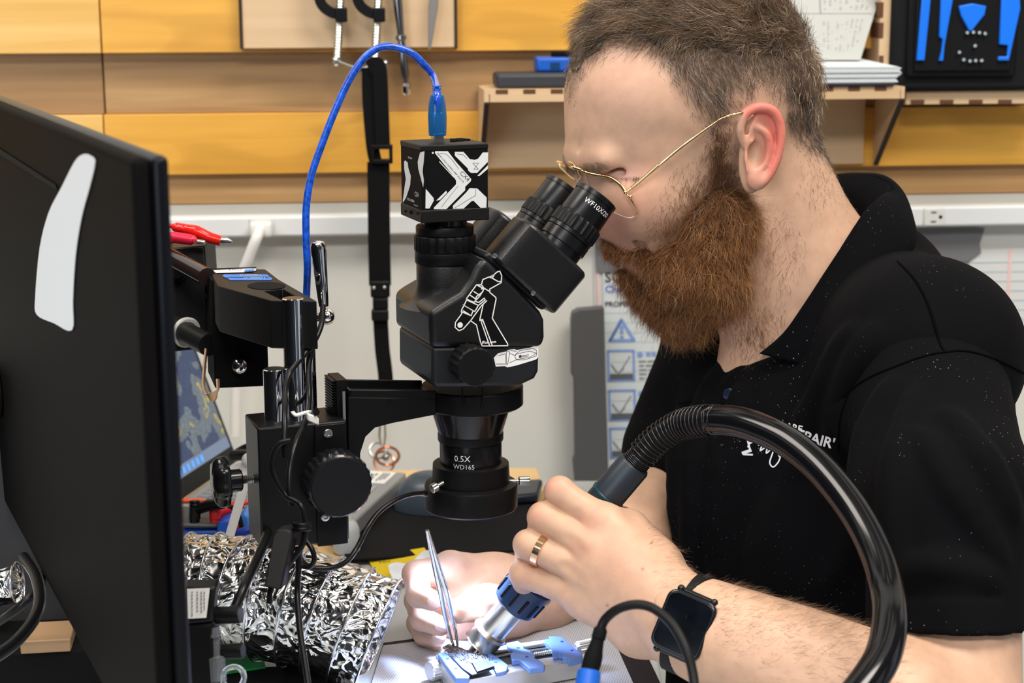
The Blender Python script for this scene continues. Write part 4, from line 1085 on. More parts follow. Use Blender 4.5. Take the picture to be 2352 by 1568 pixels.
# lever
lp0, lp1 = P(744, 703, 1.245), P(730, 553, 1.235)
lev = empty('clamp_lever', P(750, 745, 1.245), 'polished chrome lever with a ball joint, screwed to the boom clamp', 'lever')
d = lp1-lp0; L = d.length
part('handle', M().lathe(lp0, d, [(0, 11*S1), (L*.06, 12*S1), (L*.85, 18*S1), (L*.93, 17.5*S1), (L*.98, 14*S1), (L, 7*S1)], 32), CHROME, lev)
part('ball', M().sphere(P(750, 727, 1.245), 19*S1, 32), CHROME, lev)
part('stud', M().cyl(P(744, 730, 1.25), P(722, 728, 1.262), 10*S1, n=20), CHROME, lev)
# horizontal rods going left behind the monitor
rods = empty('boom_rods', P(440, 790, 1.3), 'two dark horizontal rods running left from the boom clamp behind the monitor', 'rod')
part('upper_rod', M().cyl(P(385, 588, 1.36), P(474, 636, 1.31), 22*S1, 22*S1, 28), mat('rod_gloss', (0.02, 0.012, 0.012), 0.08, spec=.8), rods)
part('lower_rod', M().cyl(P(395, 748, 1.36), P(480, 792, 1.31), 27*S1, 27*S1, 28), mat('rod_satin', (0.02, 0.024, 0.024), 0.4), rods)
a_, b_ = P(426, 762, 1.345), P(436, 767, 1.34)
g = M(); dd = (b_-a_).normalized(); g.lathe(a_, dd, [(0, 30*S1), (0, 37*S1), (6*S1, 38*S1), (9*S1, 34*S1), (9*S1, 27*S1)], 36, caps=False); part('washer', g, WPLAS, rods)
# beige loop
g = M().tube(catmull([P(474, 800, 1.31), P(469, 850, 1.31), P(468, 885, 1.31), P(478, 908, 1.31), P(490, 911, 1.305), P(500, 898, 1.30), P(500, 870, 1.30)], 8), 0, flat=(0.007, 0.0012, Vector((1, 0, 0.2))))
part('elastic_band', g, mat('beige_rubber', (0.72, 0.47, 0.28), 0.6), label='beige elastic band hanging under the clamp plate', cat='elastic band')

# ------------------------------------------------------------ cables on the stand
CAB = mat('black_cable', (0.013, 0.013, 0.015), 0.3)
def cable(name, pts, r, label, m_=CAB, n=12, sub=8): return part(name, M().tube(catmull([P(*q) for q in pts], sub), r, n), m_, label=label, cat='cable', smooth=60)
cable('ring_light_cable', [(972, 1132, 1.245), (940, 1136, 1.235), (905, 1150, 1.225), (868, 1178, 1.215), (842, 1215, 1.205), (820, 1258, 1.20), (795, 1290, 1.19), (760, 1304, 1.18), (715, 1303, 1.175), (692, 1285, 1.17), (690, 1262, 1.165), (700, 1240, 1.165)], 0.0019, 'black cable curving from the ring light to the bundle below the rack')
cable('lever_cable', [(742, 700, 1.225), (738, 745, 1.22), (718, 790, 1.21), (685, 830, 1.20), (664, 860, 1.195), (655, 895, 1.185), (654, 950, 1.165), (653, 1010, 1.155), (655, 1050, 1.155)], 0.0021, 'black cable falling from the chrome lever along the front post')
cable('post_cable', [(716, 800, 1.22), (708, 850, 1.215), (709, 920, 1.205), (700, 970, 1.18), (682, 1010, 1.165), (668, 1060, 1.155), (664, 1120, 1.15), (672, 1160, 1.15)], 0.0021, 'black cable running down between the chrome post and the white cable tie')
cable('looped_cable', [(668, 1012, 1.15), (645, 1018, 1.15), (630, 1040, 1.15), (626, 1075, 1.15), (640, 1112, 1.15), (660, 1140, 1.15), (690, 1160, 1.145), (700, 1200, 1.145), (695, 1250, 1.145), (660, 1300, 1.145), (625, 1345, 1.14), (618, 1385, 1.14)], 0.0021, 'black cable looping on the front face of the focus block')
cable('drooping_cable', [(683, 1255, 1.15), (686, 1300, 1.15), (683, 1360, 1.15), (688, 1440, 1.14), (700, 1520, 1.13), (712, 1600, 1.12)], 0.0022, 'black cable hanging straight down in front of the foil duct')
cable('knot_cable', [(702, 1240, 1.15), (716, 1260, 1.148), (722, 1285, 1.148), (710, 1302, 1.15), (692, 1296, 1.152), (686, 1270, 1.152), (700, 1235, 1.152)], 0.0018, 'small black cable loop knotted beneath the rack')
cable('taut_cable', [(622, 1190, 1.25), (612, 1232, 1.20), (590, 1285, 1.17), (562, 1345, 1.14), (540, 1395, 1.13)], 0.0034, 'thick black cord slanting down from the rack to the black box')
g = M(); w2 = P(640, 1330, 1.13)
adp = empty('cable_switch', P(640, 1390, 1.14), 'flat black inline cable adapter hanging vertically under the focus block', 'adapter')
g.prism([P(*q) for q in ((655, 1215, 1.14), (668, 1220, 1.14), (672, 1232, 1.14), (645, 1355, 1.13), (606, 1348, 1.13), (627, 1232, 1.14), (633, 1218, 1.14))], Vector((0.003, 0.012, 0)))
part('housing', g, mat('adapter_black', (0.016, 0.017, 0.02), 0.5), adp, bevel=0.0012)
g = M()
for yy in (1203, 1213): g.tube(catmull([P(676, yy, 1.145), P(692, yy+3, 1.14), P(712, yy+1, 1.145)], 5), 0.0017, 10)
part('twist_tie', g, BLK, label='black twist tie around the cable bundle below the big knob', cat='tie')
# white cable tie at the post
zt = empty('cable_tie', P(718, 962, 1.2), 'white cable tie with a square head at the foot of the chrome post', 'cable tie')
WNY = mat('nylon_white', (0.72, 0.72, 0.70), 0.4)
part('strap', M().tube(catmull([P(672, 946, 1.185), P(680, 953, 1.175), P(698, 948, 1.18), P(712, 944, 1.19)], 6), 0, flat=(.0025, .0012, Vector((0, -.5, 1)))), WNY, zt)
g = M(); g.box(P(718, 961, 1.175), SU*(12*S1)-Z*(6*S1), SV*(8*S1), Z*(8*S1)); part('tie_head', g, WNY, zt, bevel=0.0008)
g = M(); g.prism([P(722, 956, 1.172), P(733, 952, 1.172), P(734, 945, 1.172), P(726, 932, 1.172), P(719, 945, 1.172)], Vector((0, .001, 0))); part('tail', g, BLK, zt)
# ============================================================ MONITOR in the foreground
md = Vector((-math.sin(math.radians(24)), math.cos(math.radians(24)), 0)); mn = Vector((math.cos(math.radians(24)), math.sin(math.radians(24)), 0))
MA = P(303, 364, 0.80)            # near top corner of the back shell
MH = 0.325
mon = empty('monitor', MA-Z*MH+md*0.38, 'large dark computer monitor seen from behind at the left edge of the picture', 'monitor')
MB_ = mat('monitor_black', (0.012, 0.011, 0.011), 0.6, bump=0.12, bscale=1500, spec=0.05); MF_ = mat('monitor_edge', (0.010, 0.011, 0.016), 0.32, spec=0.35)
def mbox(m, t0, t1, h0, h1, o0, o1): return m.hexa([MA+md*t+mn*o-Z*h for t in (t0, t1) for o in (o0, o1) for h in (h0, h1)])
part('back_shell', mbox(M(), 0, 0.76, 0, MH, 0, 0.009), MB_, mon, bevel=0.004, seg=4)
part('front_frame', mbox(M(), -0.001, 0.761, -0.0008, MH+.001, 0.0093, 0.0175), MF_, mon, bevel=0.0035, seg=4)
BKP = lambda px, py, h=0.0006: onplane(px, py, MA-mn*h, mn)
g = M(); pts = catmull([BKP(206, 356), BKP(219, 372), BKP(208, 425), BKP(188, 500), BKP(174, 590), BKP(168, 690), BKP(166, 758), BKP(125, 742), BKP(85, 722), BKP(82, 680), BKP(92, 570), BKP(112, 490), BKP(142, 430), BKP(172, 372), BKP(190, 355)], 4, closed=True)
g.prism(pts, -mn*0.0003); part('back_sticker', g, mat('sticker_white', (0.72, 0.75, 0.78), 0.5), mon, label='long white curved sticker')
g = M(); g.prism([BKP(-30, 322, .0008), BKP(128, 424, .0008), BKP(132, 438, .0008), BKP(-30, 336, .0008)], -mn*.0003); part('groove', g, mat('hole_black', (0, 0, 0)), mon)
g = M(); g.cyl(BKP(-2, 900), BKP(-2, 900)-mn*.03, .020, n=28); part('mount', g, BLKM, mon, bevel=.001)
SG_ = mat('stand_grey', (0.034, 0.034, 0.036), 0.6, spec=.15)
part('stand_neck', M().prism([P(x, y, 1.37) for x, y in ((-200, 850), (92, 850), (175, 1466), (-200, 1466))], Vector((0.004, .03, 0))), SG_, mon, bevel=.003)
_c = P(-20, 1466, 1.37); part('stand_foot', M().box(Vector((_c.x, _c.y+.0, DESK+.0042)), Vector((.13, 0, 0)), Vector((0, .06, 0)), Z*.004), SG_, mon, bevel=.002)

# ============================================================ FOIL DUCT
foil = bpy.data.materials.new('foil'); foil.use_nodes = True
nt = foil.node_tree; b = nt.nodes['Principled BSDF']; b.inputs['Base Color'].default_value = (0.80, 0.80, 0.80, 1); b.inputs['Metallic'].default_value = 1; b.inputs['Roughness'].default_value = 0.13
tc = nt.nodes.new('ShaderNodeTexCoord'); v1 = nt.nodes.new('ShaderNodeTexVoronoi'); v1.feature = 'F1'; v1.inputs['Scale'].default_value = 95
n1 = nt.nodes.new('ShaderNodeTexNoise'); n1.inputs['Scale'].default_value = 30; n1.inputs['Detail'].default_value = 2; n1.inputs['Distortion'].default_value = 0.6
mxv = nt.nodes.new('ShaderNodeMix'); mxv.data_type = 'RGBA'; mxv.inputs[0].default_value = 0.05
nt.links.new(tc.outputs['Object'], n1.inputs['Vector']); nt.links.new(tc.outputs['Object'], mxv.inputs[6]); nt.links.new(n1.outputs['Color'], mxv.inputs[7]); nt.links.new(mxv.outputs[2], v1.inputs['Vector'])
bp = nt.nodes.new('ShaderNodeBump'); bp.inputs['Strength'].default_value = 0.8; bp.inputs['Distance'].default_value = 0.0034
nt.links.new(v1.outputs['Distance'], bp.inputs['Height']); nt.links.new(bp.outputs['Normal'], b.inputs['Normal'])
MATS['foil'] = foil
def vnoise(p, seed, sc):
    """smooth value noise on (n,3) points"""
    q = p*sc; i = np.floor(q).astype(int); f = q-i; f = f*f*(3-2*f); out = 0
    for a in (0, 1):
        for b_ in (0, 1):
            for c in (0, 1):
                hsh = np.sin((i[:, 0]+a)*127.1+(i[:, 1]+b_)*311.7+(i[:, 2]+c)*74.7+seed*13.3)*43758.5453
                hsh = hsh-np.floor(hsh)
                w = (f[:, 0] if a else 1-f[:, 0])*(f[:, 1] if b_ else 1-f[:, 1])*(f[:, 2] if c else 1-f[:, 2]); out = out+hsh*w
    return out*2-1
def duct(name, ctrl, R, nrib, label, steps=40, lean=0.0):
    cp = catmull([P(*q) for q in ctrl], steps); n = len(cp)
    T = [(cp[min(i+1, n-1)]-cp[max(i-1, 0)]).normalized() for i in range(n)]
    e = empty(name, P(ctrl[2][0], ctrl[2][1], ctrl[2][2])-Z*R, label, 'duct')
    NA = 220; ang = np.linspace(0, 2*np.pi, NA, endpoint=False)
    Ls = [0]
    for i in range(1, n): Ls.append(Ls[-1]+(cp[i]-cp[i-1]).length)
    per = Ls[-1]/nrib; rows = []; fr = []
    for i in range(n):
        x = (Z-T[i]*Z.dot(T[i])).normalized(); y = T[i].cross(x); fr.append((x, y))
        ph = (Ls[i]/per) % 1.0; sag = math.sin(math.pi*ph)
        ring_ = np.array(cp[i])[None, :]+(np.cos(ang)[:, None]*np.array(x)+np.sin(ang)[:, None]*np.array(y))*(R-0.0012*sag**0.6)
        d = (1-(0.0 if sag > .18 else 1-sag/.18))
        rad = (np.cos(ang)[:, None]*np.array(x)+np.sin(ang)[:, None]*np.array(y))
        q = ring_.copy()
        a1 = 1-2*np.abs(vnoise(q, 1, 55)); a2 = 1-2*np.abs(vnoise(q+3, 2, 110)); a3 = vnoise(q, 5, 40)
        q = q+rad*(((a1-1)*0.0015+(a2-1)*0.0006+a3*0.0006)*d)[:, None]+np.array(T[i])[None, :]*((vnoise(q, 7, 90)*0.0022)*d)[:, None]
        rows.append(q)
    v = np.concatenate(rows); ii, kk = np.meshgrid(np.arange(n-1), np.arange(NA), indexing='ij')
    f = np.stack([ii*NA+kk, ii*NA+(kk+1) % NA, (ii+1)*NA+(kk+1) % NA, (ii+1)*NA+kk], -1).reshape(-1, 4)
    o = fast_part('foil_skin', v, f, foil, e)
    o.data.polygons.foreach_set('use_smooth', np.zeros(len(f), bool))
    for r in range(nrib+1):
        s_ = min(r*per, Ls[-1]-1e-6); i = min(range(n), key=lambda j: abs(Ls[j]-s_))
        part('wire_rib', ring(M(), cp[i], R+.0002, .0009, fr[i][0], fr[i][1], 72), mat('foil_wire', (0.75, 0.76, 0.78), 0.2, 1.0), e, smooth=80)
    return e
duct('foil_duct', [(310, 1362, 1.30), (430, 1362, 1.295), (530, 1364, 1.29), (620, 1380, 1.28), (710, 1402, 1.274), (790, 1430, 1.270), (868, 1462, 1.268)], 0.0455, 9, 'shiny crumpled aluminium foil duct lying on the bench left of the hands', steps=46)
duct('foil_duct', [(-120, 1352, 1.30), (-80, 1352, 1.30), (-40, 1350, 1.30), (0, 1346, 1.30), (40, 1342, 1.30)], 0.0170, 3, 'small piece of crumpled foil duct at the far left beneath the monitor', steps=20)

# dark odds and ends under the monitor
g = M().box(P(90, 1535, 1.20), Vector((.07, 0, 0)), Vector((0, .035, 0)), Z*.018)
def seat(h): return DESK+h
def floorbox(px, py, hw, hd, h, rot=0.0, z0=None):
    z0 = DESK if z0 is None else z0
    c = onplane(px, py, Vector((0, 0, z0+h/2)), Z); r = math.radians(rot)
    return M().box(c, Vector((math.cos(r), math.sin(r), 0))*hw, Vector((-math.sin(r), math.cos(r), 0))*hd, Z*(h/2))
part('power_brick', floorbox(60, 1500, .075, .034, .030, 6), BLKM, bevel=.003, label='black power brick on the bench below the monitor', cat='power brick')
part('wood_block', floorbox(112, 1462, .018, .02, .010, 8, z0=DESK+.0302), wood('wood_offcut', (0.34, 0.21, 0.11), (0.26, 0.155, 0.08), WT), bevel=.001, label='small brown wooden block lying on the black power brick', cat='block')
cable('monitor_cable', [(55, 1280, 1.25), (85, 1330, 1.2), (88, 1400, 1.15), (40, 1470, 1.12), (-30, 1520, 1.1)], .0042, 'thick black cable hanging below the left side of the monitor')
cable('monitor_cable', [(-20, 1440, 1.22), (30, 1405, 1.2), (70, 1370, 1.2), (100, 1335, 1.22), (105, 1300, 1.24)], .0032, 'black cable curving in front of the small foil piece')

# device with round ports right of the monitor
SBX = empty('port_box', P(500, 1600, 1.07), 'black box with two round black ports and a white label, right of the monitor', 'electronic device')
def campts(pts, D): return [P(x, y, D) for x, y in pts]
dvec = Vector((0, .016, 0))
part('upper_case', M().prism(campts([(415, 1348), (496, 1346), (488, 1430), (415, 1436)], 1.08), dvec), mat('device_black', (0.014, 0.014, 0.016), 0.4), SBX, bevel=.002)
part('lower_case', M().prism(campts([(415, 1438), (488, 1432), (494, 1640), (415, 1640)], 1.08), dvec), BLKM, SBX, bevel=.002)
lb = part('label', M().prism(campts([(430, 1352), (482, 1350), (474, 1418), (432, 1420)], 1.0792), -Vector((0, .0003, 0))), WPLAS, SBX)
g = M(); random.seed(3)
for i, x in enumerate((440, 452, 461, 468)):
    y = 1358
    while y < 1408-i*3:
        w = random.uniform(3, 9); g.prism(campts([(x, y), (x+3, y), (x+2.5, y+w), (x-.5, y+w)], 1.0785), -Vector((0, .0001, 0))); y += w+2
part('print', g, INKG, lb)
g = M().lathe(P(486, 1413, 1.09), P(558, 1411, 1.085)-P(486, 1413, 1.09), [(0, .0066), (.003, .0068), (.0035, .0056), (.0185, .0056), (.020, .0050)], 28); part('port', g, BLK, SBX)
g = M().lathe(P(490, 1496, 1.09), P(562, 1494, 1.085)-P(490, 1496, 1.09), [(0, .0060), (.003, .0060), (.0035, .0050), (.0190, .0050), (.0205, .0045)], 28); part('port', g, BLK, SBX)
CLR = mat('clear_plastic', (0.85, 0.92, 1.0), 0.08, trans=0.9, ior=1.4)
part('clear_valve', M().lathe(P(490, 1440, 1.085), P(500, 1568, 1.085)-P(490, 1440, 1.085), [(0, .004), (.006, .005), (.0065, .0035), (.018, .0035), (.019, .006), (.034, .006)], 24), CLR, SBX)
part('clear_ring', ring(M(), P(536, 1556, 1.08), .0068, .0018, Vector((1, 0, .05)), Vector((0, .3, .95)).normalized()), CLR, SBX)
part('circuit_board', M().prism([DP(505, 1505, .012), DP(600, 1490, .012), DP(610, 1530, .012), DP(512, 1545, .012)], -Z*.0015), mat('pcb_green', (0.01, 0.22, 0.05), 0.4), label='green circuit board edge between the port box and the foil duct', cat='circuit board')
part('black_tray', M().prism([DP(500, 1538, .010), DP(760, 1520, .010), DP(790, 1640, .010), DP(500, 1660, .010)], -Z*.0095), BLKM, bevel=.001, label='flat black tray under the lower edge of the foil duct', cat='tray')

# black block behind the monitor with the red clips lying on it
kb = empty('magnet_block', P(425, 780, 1.36), 'black square block behind the boom rods', 'block')
part('block_body', M().prism(campts([(330, 575), (470, 563), (475, 640), (475, 800), (330, 815)], 1.375), Vector((0, .05, 0))), mat('block_black', (0, 0, 0)), kb, bevel=.0015)
part('round_boss', M().lathe(P(404, 612, 1.374), P(404, 612, 1.36)-P(404, 612, 1.374), [(0, 40*S1), (.003, 38*S1), (.003, 30*S1), (.006, 29*S1)], 36), BLK, kb)
def taper(pts, rs, sub=6): return M().tube(catmull([P(*q) for q in pts], sub), lerpl(rs, sub), 14)
cl = empty('crocodile_clip', P(470, 562, 1.37), 'red crocodile clip with silver jaws lying on the black block', 'clip')
RG = mat('red_vinyl', (0.70, 0.012, 0.008), 0.18)
part('red_sleeve', taper([(330, 514, 1.37), (392, 519, 1.37), (402, 521, 1.37), (425, 526, 1.372), (450, 532, 1.37), (480, 545, 1.37), (508, 553, 1.37)], [.0016, .0018, .0038, .0042, .0052, .0045, .0040]), RG, cl)
g = taper([(507, 551, 1.37), (520, 552, 1.37), (533, 556, 1.37)], [.0034, .0028, .0010]); part('silver_jaws', g, STEEL, cl)
cl = empty('banana_lead', P(420, 568, 1.37), 'crimson banana plug lead lying below the red crocodile clip', 'test lead')
part('sleeve', taper([(330, 540, 1.36), (386, 548, 1.36), (398, 545, 1.36), (440, 551, 1.36), (444, 553, 1.36)], [.0020, .0045, .0046, .0043, .0034]), mat('crimson_vinyl', (0.62, 0.01, 0.05), 0.3), cl)
part('plug_tip', taper([(443, 553, 1.36), (466, 556, 1.36), (471, 557, 1.36)], [.0019, .0019, .0014]), STEEL, cl)

# ============================================================ LAPTOP
LZ = MT+.0035
hz = LZ+.019
H1_, F1_, F2_ = DP(548, 1058, hz), DP(934, 1084, hz), DP(803, 1205, hz); H2_ = F2_+(H1_-F1_)
lap = empty('laptop', H1_.lerp(F2_, .5)-Z*.019, 'open grey laptop standing behind the microscope stand', 'laptop')
LG = mat('laptop_grey', (0.27, 0.28, 0.28), 0.4)
part('base', M().prism([H1_, F1_, F2_, H2_], -Z*.0185), LG, lap, bevel=.003, seg=3)
def L2(u, v, h=0.0): return H1_+(F1_-H1_)*u+(H2_-H1_)*v+Z*h
g = M()
for r in range(6):
    for c in range(14):
        u0, v0 = .07+r*.078, .05+c*.0645
        g.prism([L2(u0, v0, .0003), L2(u0+.066, v0, .0003), L2(u0+.066, v0+.053, .0003), L2(u0, v0+.053, .0003)], Z*.0016)
part('keys', g, mat('key_grey', (0.24, 0.25, 0.26), 0.5), lap, kind='stuff')
part('touchpad', M().prism([L2(.60, .32, .0002), L2(.93, .32, .0002), L2(.93, .66, .0002), L2(.60, .66, .0002)], Z*.0004), mat('pad_grey', (0.33, 0.34, 0.34), 0.35), lap)
lb = part('label', M().prism([L2(.70, .03, .0003), L2(.95, .03, .0003), L2(.95, .26, .0003), L2(.70, .26, .0003)], Z*.0003), WPLAS, lap)
g = M(); ux_ = (H2_-H1_).normalized(); uy_ = -(F1_-H1_).normalized(); o = L2(.86, .08, .0008); text_on(g, '5450', .016, lambda x, y: o+ux_*x+uy_*y, bold=True)
for k in range(3): g.prism([L2(.885+k*.016, .06, .0007), L2(.893+k*.016, .06, .0007), L2(.893+k*.016, .22-k*.02, .0007), L2(.885+k*.016, .22-k*.02, .0007)], Z*.0001)
part('print', g, INKK, lb)
part('blue_sticker', M().prism([L2(.56, .03, .0003), L2(.66, .03, .0003), L2(.66, .10, .0003), L2(.56, .10, .0003)], Z*.0003), mat('pale_sticker', (0.45, 0.55, 0.70), 0.4), lap)
gd = (F1_-H1_).normalized(); tl = math.radians(20); sd = Z*math.cos(tl)-gd*math.sin(tl); sn = (gd*math.cos(tl)+Z*math.sin(tl))
scr = part('display', M().prism([H1_, H2_, H2_+sd*.215, H1_+sd*.215], -sn*.006), mat('display_black', (0.012, 0.012, 0.013), 0.4), lap, bevel=.0015)
pan = bpy.data.materials.new('lit_screen'); pan.use_nodes = True; nt = pan.node_tree; b = nt.nodes['Principled BSDF']
tc = nt.nodes.new('ShaderNodeTexCoord'); n1 = nt.nodes.new('ShaderNodeTexNoise'); n1.inputs['Scale'].default_value = 34; n1.inputs['Detail'].default_value = 2
r1 = nt.nodes.new('ShaderNodeValToRGB'); r1.color_ramp.interpolation = 'CONSTANT'; el = r1.color_ramp.elements
el[0].position = 0; el[0].color = (0.008, 0.02, 0.055, 1); el[1].position = .50; el[1].color = (0.06, 0.075, 0.09, 1)
e_ = el.new(.66); e_.color = (0.20, 0.16, 0.04, 1); e_ = el.new(.69); e_.color = (0.07, 0.085, 0.10, 1)
n2 = nt.nodes.new('ShaderNodeTexVoronoi'); n2.inputs['Scale'].default_value = 420; r2 = nt.nodes.new('ShaderNodeMapRange'); r2.inputs[3].default_value = .5; r2.inputs[4].default_value = 1.5
mv = nt.nodes.new('ShaderNodeVectorMath'); mv.operation = 'SCALE'
L = nt.links.new
L(tc.outputs['Object'], n1.inputs['Vector']); L(tc.outputs['Object'], n2.inputs['Vector']); L(n1.outputs['Fac'], r1.inputs[0]); L(n2.outputs['Distance'], r2.inputs[0]); L(r1.outputs[0], mv.inputs[0]); L(r2.outputs[0], mv.inputs['Scale'])
L(mv.outputs[0], b.inputs['Emission Color']); b.inputs['Emission Strength'].default_value = 1.3; b.inputs['Base Color'].default_value = (0.01, 0.01, 0.01, 1); b.inputs['Roughness'].default_value = .25
SQ = lambda u, v, h: H1_+(H2_-H1_)*u+sd*v+sn*h
part('screen', M().add([SQ(.04, .030, .0004), SQ(.96, .030, .0004), SQ(.96, .205, .0004), SQ(.04, .205, .0004)], [(0, 1, 2, 3)]), pan, scr)
tb2 = mat('taskbar', (0.02, 0.02, 0.02), .3, emit=(0.10, 0.13, 0.18), estr=1.2)
part('taskbar', M().add([SQ(.04, .018, .0005), SQ(.96, .018, .0005), SQ(.96, .0298, .0005), SQ(.04, .0298, .0005)], [(0, 1, 2, 3)]), tb2, scr)
g = M()
for i in range(7): g.add([SQ(.40+i*.06, .0205, .0007), SQ(.43+i*.06, .0205, .0007), SQ(.43+i*.06, .027, .0007), SQ(.40+i*.06, .027, .0007)], [(0, 1, 2, 3)])
part('taskbar_icons', g, mat('icon_blue', (0.02, 0.05, 0.2), .3, emit=(0.04, 0.22, 0.75), estr=1.2), scr)
cable('laptop_cable', [(540, 1040, 1.62), (560, 1028, 1.60), (600, 1015, 1.60), (680, 1000, 1.62)], .0030, 'thin black cable leaving the far corner of the laptop')
cable('laptop_cable', [(535, 1046, 1.58), (570, 1045, 1.57), (600, 1052, 1.57), (660, 1062, 1.58)], .0052, 'thicker black laptop cable below the thin one')

# meter with leads
mm = empty('multimeter', DP(480, 1240, 0), 'blue and black meter with red and black plugs behind the foil duct', 'multimeter')
def vb(m, x0, x1, y0, y1, D, dep): return m.prism(campts([(x0, y0), (x1, y0), (x1, y1), (x0, y1)], D), Vector((0, dep, 0)))
part('body', vb(M(), 360, 505, 1214, 1330, 1.42, .045), mat('meter_blue', (0.01, 0.10, 0.60), 0.4), mm, bevel=.003)
part('top_panel', vb(M(), 360, 500, 1202, 1214, 1.415, .05), mat('meter_black', (0.06, 0.07, 0.075), 0.4), mm, bevel=.002)
part('holster_corner', M().prism(campts([(498, 1330), (498, 1205), (507, 1196), (530, 1190), (530, 1330)], 1.41), Vector((0, .05, 0))), mat('meter_blue', (0, 0, 0)), mm, bevel=.002)
part('holster_flap', M().prism(campts([(548, 1330), (548, 1190), (562, 1176), (572, 1190), (572, 1330)], 1.44), Vector((0, .03, 0))), mat('holster_pale_blue', (0.05, 0.25, 0.75), 0.35), mm, bevel=.002)
def ban(x, m_, nm, lab):
    e = empty('test_lead', P(x, 1202, 1.42), lab, 'test lead')
    part('plug', M().lathe(P(x, 1200, 1.42), P(x, 1143, 1.42)-P(x, 1200, 1.42), [(0, .0042), (.003, .0042), (.0032, .005), (.013, .0048), (.0135, .0040), (.0145, .0047), (.016, .0040), (.017, .0047), (.0185, .0044)], 24), m_, e); return e
BV = mat('black_vinyl', (0.012, 0.012, 0.013), 0.3)
e = ban(447, BV, 'black', 'black right-angle plug and lead on top of the meter')
part('boot', taper([(452, 1170, 1.42), (480, 1160, 1.415), (512, 1157, 1.41), (520, 1158, 1.41)], [.0046, .0050, .0042, .0030]), BV, e)
part('lead', taper([(515, 1157, 1.41), (540, 1170, 1.40), (553, 1200, 1.40), (556, 1240, 1.40)], [.0022]*4), BV, e)
e = ban(494, REDP, 'red', 'red plug and lead beside the black one on the meter')
part('boot', taper([(497, 1182, 1.425), (530, 1166, 1.43), (560, 1156, 1.43)], [.0046, .0046, .0040]), mat('red_plastic', (0, 0, 0)), e)
part('lead', taper([(558, 1156, 1.43), (575, 1154, 1.43), (640, 1160, 1.43)], [.0022, .0018, .0018]), mat('orange_vinyl', (0.75, 0.08, 0.01), .35), e)
cable('red_lead', [(380, 1152, 1.44), (430, 1150, 1.44), (470, 1152, 1.45), (520, 1172, 1.45), (548, 1205, 1.44), (555, 1260, 1.43)], .0022, 'orange red lead running behind the plugs of the meter', mat('orange_vinyl', (0, 0, 0)))
cable('blue_lead', [(520, 1240, 1.40), (545, 1226, 1.39), (580, 1215, 1.39), (640, 1208, 1.40)], .0036, 'dark blue cable between the meter and the focus rack', mat('navy_vinyl', (0.01, 0.04, 0.35), .35))
zt = empty('cable_tie', P(525, 1232, 1.38), 'long white cable tie standing up behind the star knob', 'cable tie')
part('strap', M().tube(catmull([P(525, 1240, 1.38), P(545, 1170, 1.38), P(562, 1110, 1.38), P(568, 1070, 1.38)], 6), 0, flat=(.0072, .0012, Vector((0, -1, 0)))), WNY, zt)
part('tie_head', M().sphere(P(570, 1058, 1.38), .0055, 16, (1, .8, 1.2)), WNY, zt)
part('tail', M().tube(catmull([P(566, 1062, 1.381), P(550, 1075, 1.382), P(520, 1082, 1.383)], 6), 0, flat=(.005, .0010, Vector((0, -1, .3)))), WNY, zt)
# ============================================================ BENCH TOP
bt = empty('bottle', DP(797, 1262, MT)+Z*0, 'small translucent white bottle behind the focus rack', 'bottle')
cb = DP(796, 1268, MT+.0002)
part('bottle_body', M().lathe(cb, Z, [(0, .011), (.002, .0125), (.022, .0125), (.028, .010), (.031, .006)], 28), mat('milky_plastic', (0.70, 0.75, 0.78), 0.3, trans=.3), bt)
part('cap', M().lathe(cb+Z*.031, Z, [(0, .0058), (.008, .0058), (.009, .005)], 20), WPLAS, bt)
# mouse
mc = DP(1030, 1165, MT+.0038); r_ = math.radians(-12)
vs = []; fs = []; NU, NV = 48, 16
for j in range(NV+1):
    ph = math.pi/2*j/NV
    for i in range(NU):
        th = 2*math.pi*i/NU; cx_, cy_ = math.cos(th), math.sin(th)
        sx = abs(cx_)**.8*math.copysign(1, cx_); syy = abs(cy_)**.8*math.copysign(1, cy_)
        x = sx*.054*math.cos(ph)**.7; y = syy*.031*math.cos(ph)**.7*(1-.12*sx); zz = .034*math.sin(ph)**1.0*(1-.25*sx*math.cos(ph))
        vs.append(mc+Vector((x*math.cos(r_)-y*math.sin(r_), x*math.sin(r_)+y*math.cos(r_), zz)))
for j in range(NV):
    for i in range(NU): fs.append((j*NU+i, j*NU+(i+1) % NU, (j+1)*NU+(i+1) % NU, (j+1)*NU+i))
fs.append(tuple(range(NU-1, -1, -1)))
ms = empty('computer_mouse', mc, 'dark blue-grey computer mouse on the black mouse pad', 'mouse')
part('shell', M().add(vs, fs), mat('mouse_grey', (0.045, 0.065, 0.09), 0.35), ms, smooth=80)
part('wheel', M().cyl(mc+Vector((.022, -.004, .0285)), mc+Vector((.022, .004, .0285)), .006, n=20), BLKM, ms)
# phone
a, b, c, d = DP(1150, 1104, MT+.013), DP(1246, 1099, MT+.013), DP(1236, 1134, MT+.013), DP(1150, 1142, MT+.013)
ph_ = empty('phone', (a+c)/2-Z*.009, 'black phone in a dark case on the corner of the maple board', 'phone')
part('case', M().prism([a, b, c, d], -Z*.0095), mat('phone_case', (0.010, 0.014, 0.03), 0.4), ph_, bevel=.003, seg=3)
ctr = (a+b+c+d)/4
part('screen', M().prism([ctr+(q-ctr)*.88+Z*.0002 for q in (a, b, c, d)], Z*.0003), mat('phone_glass', (0.02, 0.025, 0.03), 0.3), ph_)
